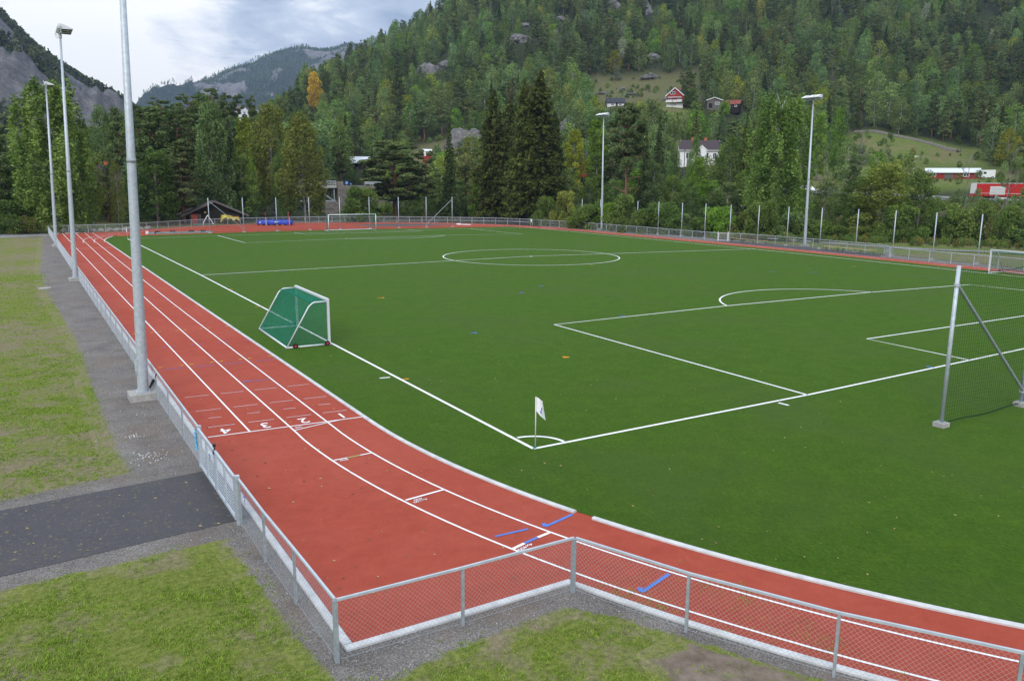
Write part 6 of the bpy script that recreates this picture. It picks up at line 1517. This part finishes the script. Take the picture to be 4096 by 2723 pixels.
def dens(h, d):
    if h < -6 or h > 66: return 0
    if d < (150 if h < 9 else 186 if h < 14 else 222 if h < 26 else 196 if h < 47 else 214): return 0
    v = 1.0 if mnoise.noise(Vector((h * .42, d * .022, 9.1))) > -.38 else .12
    for a, b, c, e, s_ in MEADOWS:
        if a < h < b and c < d < e: v = min(v, .05)
    for a, b, c, e, s_ in BARES:
        if a < h < b and c < d < e: v = min(v, .07 if h < 50 else .45)
    return v
for _ in range(30000):
    h = q.uniform(-5, 66); d = math.sqrt(q.uniform(150 ** 2, 720 ** 2))
    if q.random() > dens(h, d) * (.34 if d > 300 else .5): continue
    if h < 13 and d > 430: continue
    nn = mnoise.noise(Vector((h * .22, d * .012, 1.7))); n2 = mnoise.noise(Vector((h * .3 + 40, d * .016, 5.2)))
    w = [.40 + .36 * nn, .24 - .36 * nn + (.18 if h < 12 else 0), .05 - .20 * n2 + (.03 if d > 480 else 0), .34 + .40 * n2]
    w = [max(.02, x) for x in w]; kind = q.choices(('birch', 'pine', 'spruce', 'leafy'), w)[0]
    H = {'birch': q.uniform(9.5, 16), 'pine': q.uniform(9, 17), 'spruce': q.uniform(9, 17), 'leafy': q.uniform(6, 13)}[kind] * q.choice((.75, 1, 1, 1.15))
    if h < 12: H *= .85
    z = gz_hd(h, d)
    if h < 17:
        H = min(H, float(np.interp(h, CAPH, CAPE)) * d * q.uniform(.86, 1.0) - z + CAM[2])
        if H < 5: continue
    top = (z + H - CAM[2]) / d; wid = math.degrees(.17 * H / d)
    if any(d < kd + 3 and abs(h - kh) < kw + wid and top > ke for kh, kw, kd, ke in KEEPE): continue
    x, y = polar(h, d)
    ids = BYKIND[kind]
    if kind == 'leafy': pi_ = q.choices(ids, (.30, .30, .16, .16, .30 if (26 < h < 40 and d > 420) else .04))[0]
    elif kind == 'birch': pi_ = q.choices(ids, (.36, .28, .26, .10))[0]
    else: pi_ = q.choice(ids)
    cand.append((H / d, kind, pi_, x, y, z, H, h, d))
# thin out trees that crowd one another
cand.sort(key=lambda c: -c[0]); grid = {}; kept = []
for c in cand:
    gx, gy = int(c[3] // 6.2), int(c[4] // 6.2); ok = True
    for a in (-1, 0, 1):
        for b in (-1, 0, 1):
            for o_ in grid.get((gx + a, gy + b), ()):
                if (o_[0] - c[3]) ** 2 + (o_[1] - c[4]) ** 2 < (5.6 if c[1] != 'leafy' else 6.2) ** 2: ok = False
    if ok: grid.setdefault((gx, gy), []).append((c[3], c[4])); kept.append(c)
# how much of each tree the station can see: bearing/elevation buffer
NB, NE = 720, 260; buf = np.zeros((NB, NE), bool); vis = {}
for c in sorted(kept, key=lambda c: c[8]):
    h, d, H, z = c[7], c[8], c[6], c[5]; hw = math.degrees(.13 * H / d)
    i0, i1 = int((h - hw + 6) / 72 * NB), int((h + hw + 6) / 72 * NB) + 1; e0, e1 = (z + .15 * H - CAM[2]) / d, (z + .93 * H - CAM[2]) / d
    j0, j1 = max(0, int((e0 + .02) / .36 * NE)), min(NE, int((e1 + .02) / .36 * NE) + 1)
    if j1 <= j0 or i1 <= 0: vis[c] = 0; continue
    sub = buf[max(0, i0):i1, j0:j1]; vis[c] = int((~sub).sum()) if e0 < .255 else 0; sub[:] = True
REG = lambda h, d: ('on the low wooded rise left of the bridge' if h < 14 else
   ('on the skyline of the hillside falling to the left' if d > 430 else 'low on the hillside behind the pale birches') if h < 22 else
   ('near the grey cliffs high above the dark spruce' if d > 430 else 'on the lower slope behind the tall olive spruces') if h < 31.5 else
   ('on the upper hillside above the grassy clearing' if d > 430 else 'on the slope around the red house') if h < 46 else
   ('on the dense upper hillside on the right' if d > 430 else 'on the right-hand slope above the meadow and the barn'))
ADJ = {'birch': 'mid-green birch', 'birchgrey': 'grey-green birch', 'birchyellow': 'yellowish birch', 'pine': 'dark blue-green pine', 'spruce': 'dark pointed spruce', 'olive': 'olive pointed spruce', 'leafy': 'bright green broadleaf tree', 'shrub': 'dull green broadleaf tree', 'leafyyellow': 'yellow-green broadleaf tree', 'pale': 'pale grey-leaved tree'}
LIM = 270; cnt = {}; rest = []; first = {}
for c in sorted(kept, key=lambda c: -vis[c]):
    sz, kind, pi_, x, y, z, H, h, d = c; name, _, leaf, me = FOREST[pi_]
    if vis[c] < 6 or cnt.get(kind, 0) >= LIM: rest.append(c); continue
    cnt[kind] = cnt.get(kind, 0) + 1
    if pi_ not in first: o = bpy.data.objects.new(name, me); first[pi_] = o
    else: o = first[pi_].copy()
    C.objects.link(o); o.location = (x, y, z - .2); o.rotation_euler = (q.uniform(-.04, .04), q.uniform(-.04, .04), q.uniform(0, 6.28)); s_ = H / 15; k = q.uniform(.95, 1.3); o.scale = (s_ * k, s_ * k, s_)
    tag(o, ADJ[leaf] + ' ' + REG(h, d), 'tree', {'birch': 'birches', 'pine': 'pines', 'spruce': 'spruces', 'leafy': 'broadleaf trees'}[kind] + ' of the hillside forest')
print('forest', len(kept), cnt, len(rest))
# the rest of the forest and the undergrowth: one object each
def scatter(name, label, pts, sources):
    """pts: (x,y,z,scale,rot,source index)"""
    me = bpy.data.meshes.new(name); me.from_pydata([p[:3] for p in pts], [], []); me.update()
    for nm, k, ty in (('s', 3, 'FLOAT'), ('r', 4, 'FLOAT'), ('k', 5, 'INT')):
        a = me.attributes.new(nm, ty, 'POINT'); a.data.foreach_set('value', [p[k] for p in pts])
    o = bpy.data.objects.new(name, me); C.objects.link(o); o['kind'] = 'stuff'; o['label'] = label
    ng = bpy.data.node_groups.new(name, 'GeometryNodeTree'); ng.interface.new_socket('Geometry', in_out='INPUT', socket_type='NodeSocketGeometry'); ng.interface.new_socket('Geometry', in_out='OUTPUT', socket_type='NodeSocketGeometry')
    gi = ng.nodes.new('NodeGroupInput'); go_ = ng.nodes.new('NodeGroupOutput'); jn = ng.nodes.new('GeometryNodeJoinGeometry')
    def attr(nm, ty):
        n = ng.nodes.new('GeometryNodeInputNamedAttribute'); n.data_type = ty; n.inputs[0].default_value = nm; return n.outputs[0]
    S_, R_, K_ = attr('s', 'FLOAT'), attr('r', 'FLOAT'), attr('k', 'INT')
    cx_ = ng.nodes.new('ShaderNodeCombineXYZ'); ng.links.new(R_, cx_.inputs[2])
    for i, src in enumerate(sources):
        oi = ng.nodes.new('GeometryNodeObjectInfo'); oi.transform_space = 'ORIGINAL'; oi.inputs['Object'].default_value = src; oi.inputs['As Instance'].default_value = True
        ip = ng.nodes.new('GeometryNodeInstanceOnPoints'); cm = ng.nodes.new('FunctionNodeCompare'); cm.data_type = 'INT'; cm.operation = 'EQUAL'
        ia = [s for s in cm.inputs if s.type == 'INT']; ng.links.new(K_, ia[0]); ia[1].default_value = i
        ng.links.new(gi.outputs[0], ip.inputs['Points']); ng.links.new(cm.outputs[0], ip.inputs['Selection']); ng.links.new(oi.outputs['Geometry'], ip.inputs['Instance'])
        ng.links.new(cx_.outputs[0], ip.inputs['Rotation']); ng.links.new(S_, ip.inputs['Scale']); ng.links.new(ip.outputs[0], jn.inputs[0])
    ng.links.new(jn.outputs[0], go_.inputs[0]); md_ = o.modifiers.new('scatter', 'NODES'); md_.node_group = ng; return o
ids = sorted(first)
scatter('forest', 'remaining trees of the dense hillside forest', [(c[3], c[4], c[5] - .2, c[6] / 15 * q.uniform(.9, 1.15), q.uniform(0, 6.28), ids.index(c[2])) for c in rest if c[2] in first], [first[i] for i in ids])
und = []
lp, tm = gen('shrub', 301, 700, .5, 5.0, 3.0)
us = []
for i, lf in enumerate(('shrub', 'bracken', 'birch')):
    h, d = ((24.0, 300), (44.0, 345), (52.0, 300))[i]; x, y = polar(h, d)
    o = bpy.data.objects.new('shrub', leafmesh('shrub', [lp, ('tube', tm, 1)], [L[lf], B['dark']])); C.objects.link(o); o.location = (x, y, gz(x, y)); o.scale = (.5, .5, .4)
    tag(o, ('round green bush at the foot of the slope above the bridge', 'rusty brown bush on the slope right of the red house', 'green bush on the meadow left of the log wall')[i], 'shrub'); us.append(o)
for _ in range(15000):
    h = q.uniform(-5, 66); d = math.sqrt(q.uniform(150 ** 2, 640 ** 2))
    dn = dens(h, d); 
    if d < 150 or (d < 168 and h < 27) or (h > 9 and d < 186) or (h > 47 and d < 214): continue
    if q.random() > max(.26 if h < 36.5 else .62 if h < 44.5 else .5, dn) * .40: continue
    H = q.uniform(.8, 2.6); z = gz_hd(h, d)
    if any(d < kd + 2 and abs(h - kh) < kw + .2 and (z + H - CAM[2]) / d > ke + .002 for kh, kw, kd, ke in KEEPE): continue
    x, y = polar(h, d); und.append((x, y, z - .1, H / 5, q.uniform(0, 6.28), q.choices((0, 1, 2), (.55, .12, .33))[0]))
for _ in range(900):  # tall weeds and brambles on the river bank
    h = q.uniform(39, 66); d = q.uniform(115, 132) if h > 45 else q.uniform(126, 142)
    if 54.5 < h < 60 and d > 121 and q.random() < .85: continue
    if q.random() < .5: continue
    x, y = polar(h, d); und.append((x, y, gz(x, y) - .05, q.uniform(.4, 1.1) / 5, q.uniform(0, 6.28), q.choices((0, 1, 2), (.25, .5, .25))[0]))
for _ in range(500):
    h = q.uniform(48, 66); d = q.uniform(152, 185)
    x, y = polar(h, d); und.append((x, y, gz(x, y) - .05, q.uniform(.5, 1.7) / 5, q.uniform(0, 6.28), q.choices((0, 1, 2), (.4, .25, .35))[0]))
for _ in range(420):
    h = q.uniform(-6, 13); d = q.uniform(147, 178) 
    if d < 152 or (h > 4 and d < 168): continue
    x, y = polar(h, d); und.append((x, y, gz(x, y) - .05, q.uniform(.6, 2.0) / 5, q.uniform(0, 6.28), q.choices((0, 1, 2), (.7, .12, .18))[0]))
scatter('undergrowth', 'bushes and undergrowth covering the slopes and banks', und, us)
# trees on the rocky mountain: too many and far to tell apart
def lowtrees(name, label, sil, d0, d1, base, amp, count, hh, mat, tmin, seed, wood):
    H = [s_[0] for s_ in sorted(sil)]; E = [s_[1] for s_ in sorted(sil)]; P, T_, S_ = [], [], []; q = random.Random(seed); rg = np.random.RandomState(seed)
    for _ in range(count):
        h = q.uniform(max(H[0], -9), min(H[-1], 24)); t = q.uniform(tmin, 1.0) if q.random() < .8 else q.uniform(.93, 1.01); e = float(np.interp(h, H, E)); d = d0 + (d1 - d0) * t; x, y = polar(h, d)
        if t < .93 and woodmask(x, y, amp) + wood(h, t, e) < .52: continue
        zr = CAM[2] + d1 * e; k = min(1, t) ** .85
        z = base + (zr - base) * k + crag(x, y, amp, t) - .03 * hh; g_ = hh * q.uniform(.5, 1.15); m = 26; f = rg.uniform(.08, 1, m); r_ = .24 * g_ * (1 - f) + .03 * g_; a = rg.uniform(0, 6.28, m)
        P.append(np.stack([x + r_ * np.cos(a), y + r_ * np.sin(a), z - .5 + g_ * f], 1)); T_.append(np.full(m, q.uniform(.1, .9))); S_.append(np.full(m, .26 * g_))
    o = bpy.data.objects.new(name, leafmesh(name, [('leaf', (np.concatenate(P), np.concatenate(S_), np.concatenate(T_), .3, seed), 0)], [mat])); C.objects.link(o); o['kind'] = 'stuff'; o['label'] = label
lowtrees('mountain_forest', 'conifer woods clinging to the rocky left mountain', left_sil, 560, 1050, 12, 34, 15000, 12, L['pine'], .12, 5, lambda h, t, e: -.22 + .36 * sm(.90, 1.0, t))
lowtrees('mountain_forest', 'woods on the distant mountain', far_sil, 1700, 3000, 20, 90, 9000, 10, L['pine'], .3, 6, lambda h, t, e: .22 - .60 * sm(17.2, 18.6, h) * sm(.6, .9, t))

# ------------------------------------------------------------------ grass, pebbles, leaf litter near the camera
def inside(p, poly):
    c = False; n = len(poly)
    for i in range(n):
        a, b = poly[i], poly[i - 1]
        if (a[1] > p[1]) != (b[1] > p[1]) and p[0] < (b[0] - a[0]) * (p[1] - a[1]) / (b[1] - a[1]) + a[0]: c = not c
    return c
def blades(name, label, boxes, mat, seed):
    q = random.Random(seed); rg = np.random.RandomState(seed); V_, T_ = [], []
    for x0, x1, y0, y1, n, test, hs_ in boxes:
        for _ in range(n):
            x, y = q.uniform(x0, x1), q.uniform(y0, y1)
            nz = mnoise.noise(Vector((x * 1.1, y * 1.1, 3))) + .6 * mnoise.noise(Vector((x * 4.3, y * 4.3, 9))) + .5 * mnoise.noise(Vector((x * .22, y * .22, 1)))
            if nz < q.uniform(-.35, .30) or not test(x, y): continue
            k = 5; s_ = hs_ * q.uniform(.6, 1.35) * (1 + .5 * max(0, nz)); tn = q.uniform(.1, .9)
            a = rg.uniform(0, 6.28, k); bx = x + rg.normal(0, .02, k); by = y + rg.normal(0, .02, k); ln_ = rg.uniform(.5, 1.1, k) * s_; w = .006 + .05 * s_
            dx, dy = np.cos(a), np.sin(a); lean = rg.uniform(.3, 1.0, k) * ln_
            tri = np.stack([np.stack([bx - dy * w, by + dx * w, np.full(k, -.03)], 1), np.stack([bx + dy * w, by - dx * w, np.full(k, -.03)], 1), np.stack([bx + dx * lean, by + dy * lean, -.03 + ln_ * .85], 1)], 1)
            V_.append(tri.reshape(-1, 3)); T_.append(np.full(3 * k, tn))
    V_ = np.concatenate(V_).astype(np.float32); n = len(V_) // 3; me = bpy.data.meshes.new(name)
    me.vertices.add(3 * n); me.vertices.foreach_set('co', V_.ravel()); me.loops.add(3 * n); me.loops.foreach_set('vertex_index', np.arange(3 * n, dtype=np.int32))
    me.polygons.add(n); me.polygons.foreach_set('loop_start', np.arange(0, 3 * n, 3, dtype=np.int32)); me.polygons.foreach_set('loop_total', np.full(n, 3, dtype=np.int32))
    a = me.attributes.new('tone', 'FLOAT', 'POINT'); a.data.foreach_set('value', np.concatenate(T_).astype(np.float32)); me.materials.append(mat); me.update(calc_edges=True)
    o = bpy.data.objects.new(name, me); C.objects.link(o); o['kind'] = 'stuff'; o['label'] = label; print(name, n)
gm = mat_leaf('grass_blades', (.080, .125, .016), (.260, .345, .060), .15, .40)
verge_poly = verge; q0 = random.Random(77)
def edge_ok(x, y):
    if not inside((x, y), verge_poly): return True
    r_ = abs(q0.gauss(0, .32)); a = q0.uniform(0, 6.28)
    return q0.random() < .9 and not inside((x + r_ * math.cos(a), y + r_ * math.sin(a)), verge_poly) and x < -8.75 or (y < -7.6 and q0.random() < .04)
blades('grass', 'short grass of the patchy lawns beside the fence', [
  (-15.5, -8.2, -9.6, -1.5, 30000, edge_ok, .055),
  (-8.6, -1.0, -14, -7.5, 20000, lambda x, y: edge_ok(x, y) and (q0.random() < .3 or not inside((x, y), mud)), .05),
  (-20, -9.9, 3.0, 22, 46000, edge_ok, .06),
  (-26, -10.6, 22, 60, 30000, lambda x, y: True, .07)], gm, 3)
def specks(name, label, items, mats, flat_=False):
    m = MB(); q = random.Random(4)
    for x, y, zz, s_, mi in items:
        if flat_:
            a = q.uniform(0, 6.28); ca, sa = math.cos(a) * s_, math.sin(a) * s_; b = s_ * .35
            m.add([(x - ca, y - sa, zz), (x + sa * .5, y - ca * .5, zz + b), (x + ca, y + sa, zz + .003), (x - sa * .5, y + ca * .5, zz + b * .4)], [(0, 1, 2, 3)], mi)
        else: m.box((x, y, zz), (s_ * q.uniform(.7, 1.4), s_ * q.uniform(.7, 1.3), s_ * .6), q.uniform(0, 3), mi, .6)
    o = m.build(name, mats); o['kind'] = 'stuff'; o['label'] = label
q = random.Random(8); it = []
for cx, cy, r_, n in ((-9.95, 7.0, .20, 26), (-9.75, 4.75, .32, 50), (-9.4, 9, 1.6, 10)):
    for _ in range(n): it.append((cx + q.gauss(0, r_) * .6, cy + q.gauss(0, r_), 0, q.uniform(.012, .036), 0))
for _ in range(500):
    x, y = q.uniform(-10.3, -8.4), q.uniform(-8, 22)
    if inside((x, y), verge) and not (-1.3 < y < 2.9): it.append((x, y, -.01, q.uniform(.008, .022), q.choice((0, 1, 1, 1))))
for _ in range(700):
    x, y = q.uniform(-8.6, -1.5), q.uniform(-13, -7.1)
    if inside((x, y), verge): it.append((x, y, -.01, q.uniform(.008, .02), q.choice((0, 1, 1, 1))))
specks('pebbles', 'pale pebbles lying on the gravel strip', it, [M['kerbstone'], M['concrete']])
it = []
for _ in range(420):
    u = q.random()
    if u < .45: x, y, zz = q.uniform(-2, 14), q.uniform(-10, 16), .014
    elif u < .8: x, y, zz = q.uniform(-8, -3.3), q.uniform(-6.5, 12), .008
    else: x, y, zz = q.uniform(-20, -8.9), q.uniform(-1.2, 2.6), -.004
    if u < .45 and not inside((x, y), turf): continue
    it.append((x, y, zz, q.uniform(.018, .05), q.choice((0, 0, 1))))
specks('fallen_leaves', 'small dry leaves scattered on turf, track and path', it, [simple('dry_leaf', (.36, .27, .12), .8), simple('brown_leaf', (.16, .10, .05), .8)], True)

# ------------------------------------------------------------------ air, sky, sun, camera
if HAZE:
    m, nt, out = newmat('haze'); pv = N(nt, 'ShaderNodeVolumePrincipled'); pv.inputs['Density'].default_value = HAZE; pv.inputs['Color'].default_value = (.50, .66, .98, 1); pv.inputs['Anisotropy'].default_value = .1
    nt.links.new(pv.outputs[0], out.inputs['Volume'])
    mb = MB(); mb.box((CAM[0], CAM[1], 289), (7900, 7900, 586)); hz = mb.build('haze', m); hz['kind'] = 'stuff'; hz['label'] = 'thin blue air over the valley'
w = bpy.data.worlds.new('World'); sc.world = w; w.use_nodes = True; nt = w.node_tree; nt.nodes.clear()
out = nt.nodes.new('ShaderNodeOutputWorld')
SUN_EL, SUN_AZ = 36, 222      # compass style bearing from +Y, clockwise
sky = N(nt, 'ShaderNodeTexSky'); sky.sky_type = 'NISHITA'; sky.sun_disc = False; sky.sun_elevation = R(SUN_EL); sky.sun_rotation = R(SUN_AZ)
bg1 = N(nt, 'ShaderNodeBackground'); bg1.inputs[1].default_value = .12; nt.links.new(sky.outputs[0], bg1.inputs[0])
tc = N(nt, 'ShaderNodeTexCoord'); dirv = tc.outputs['Generated']
sep = N(nt, 'ShaderNodeSeparateXYZ'); nt.links.new(dirv, sep.inputs[0])
den = math_(nt, 'ADD', math_(nt, 'MAXIMUM', sep.outputs[2], 0.0), .10)
cu = math_(nt, 'DIVIDE', sep.outputs[0], den); cv = math_(nt, 'DIVIDE', sep.outputs[1], den)
cmb = N(nt, 'ShaderNodeCombineXYZ'); nt.links.new(cu, cmb.inputs[0]); nt.links.new(cv, cmb.inputs[1]); cmb.inputs[2].default_value = SKYSEED
n1 = noise(nt, .75, 8, .56, cmb.outputs[0], .45); n2 = noise(nt, 2.4, 8, .6, cmb.outputs[0], .4)
f = math_(nt, 'ADD', math_(nt, 'MULTIPLY', n1, .65), math_(nt, 'MULTIPLY', n2, .35))
f = math_(nt, 'ADD', math_(nt, 'MULTIPLY', math_(nt, 'SUBTRACT', f, .5), 1.5), .5)
# brighter gap in the cloud low over the valley mouth, heavier cloud higher up and to the right
def lobe(h, e, wid, amt):
    v = (math.sin(R(h)) * math.cos(e), math.cos(R(h)) * math.cos(e), math.sin(e))
    vm = N(nt, 'ShaderNodeVectorMath', operation='DOT_PRODUCT'); nt.links.new(dirv, vm.inputs[0]); vm.inputs[1].default_value = v
    mr = N(nt, 'ShaderNodeMapRange', interpolation_type='SMOOTHSTEP'); nt.links.new(vm.outputs['Value'], mr.inputs[0]); mr.inputs[1].default_value = math.cos(R(wid)); mr.inputs[2].default_value = 1.0; mr.inputs[3].default_value = 0; mr.inputs[4].default_value = amt
    return mr.outputs[0]
for L_ in SKYLOBES: f = math_(nt, 'ADD', f, lobe(*L_))
cc_ = ramp(nt, f, SKYRAMP)
bg2 = N(nt, 'ShaderNodeBackground'); nt.links.new(cc_, bg2.inputs[0])
# overcast sky: three times as bright overhead as at the horizon
nt.links.new(math_(nt, 'MULTIPLY', math_(nt, 'ADD', math_(nt, 'MULTIPLY', math_(nt, 'MAXIMUM', sep.outputs[2], 0.0), 2.0), 1.0), CLOUD / 3), bg2.inputs[1])
mx = N(nt, 'ShaderNodeMixShader'); mx.inputs[0].default_value = .94; nt.links.new(bg1.outputs[0], mx.inputs[1]); nt.links.new(bg2.outputs[0], mx.inputs[2]); nt.links.new(mx.outputs[0], out.inputs[0])
ld = bpy.data.lights.new('sun', 'SUN'); ld.energy = SUN; ld.angle = R(22); ld.color = (1, .95, .88)
lo = bpy.data.objects.new('sun', ld); C.objects.link(lo)
sd = Vector((math.sin(R(SUN_AZ)) * math.cos(R(SUN_EL)), math.cos(R(SUN_AZ)) * math.cos(R(SUN_EL)), math.sin(R(SUN_EL))))
lo.rotation_euler = sd.to_track_quat('Z', 'Y').to_euler(); lo.location = (0, 0, 60)
cd = bpy.data.cameras.new('camera'); cd.lens = 28.2689; cd.sensor_width = 36; cd.clip_end = 20000; cd.clip_start = .1
co = bpy.data.objects.new('camera', cd); C.objects.link(co)
mw = Matrix([list(r_) + [t] for r_, t in zip([[0.853397, 0.094937, -0.512544], [-0.521221, 0.167721, -0.836778], [0.006523, 0.981253, 0.192616]], CAM)] + [[0, 0, 0, 1]]); co.matrix_world = mw; sc.camera = co
sc.render.engine = 'CYCLES'; sc.cycles.use_denoising = DENOISE
try: sc.cycles.denoiser = 'OPENIMAGEDENOISE'
except Exception: pass
sc.cycles.denoising_prefilter = 'NONE'; sc.cycles.denoising_input_passes = 'RGB_ALBEDO_NORMAL'
sc.cycles.max_bounces = 6; sc.cycles.diffuse_bounces = 3; sc.cycles.glossy_bounces = 2; sc.cycles.transmission_bounces = 4; sc.cycles.transparent_max_bounces = 8; sc.cycles.volume_bounces = 0
sc.cycles.caustics_reflective = False; sc.cycles.caustics_refractive = False
vs_ = sc.view_settings; vs_.view_transform = 'Standard'; vs_.look = 'None'; vs_.exposure = EXPO; vs_.gamma = 1
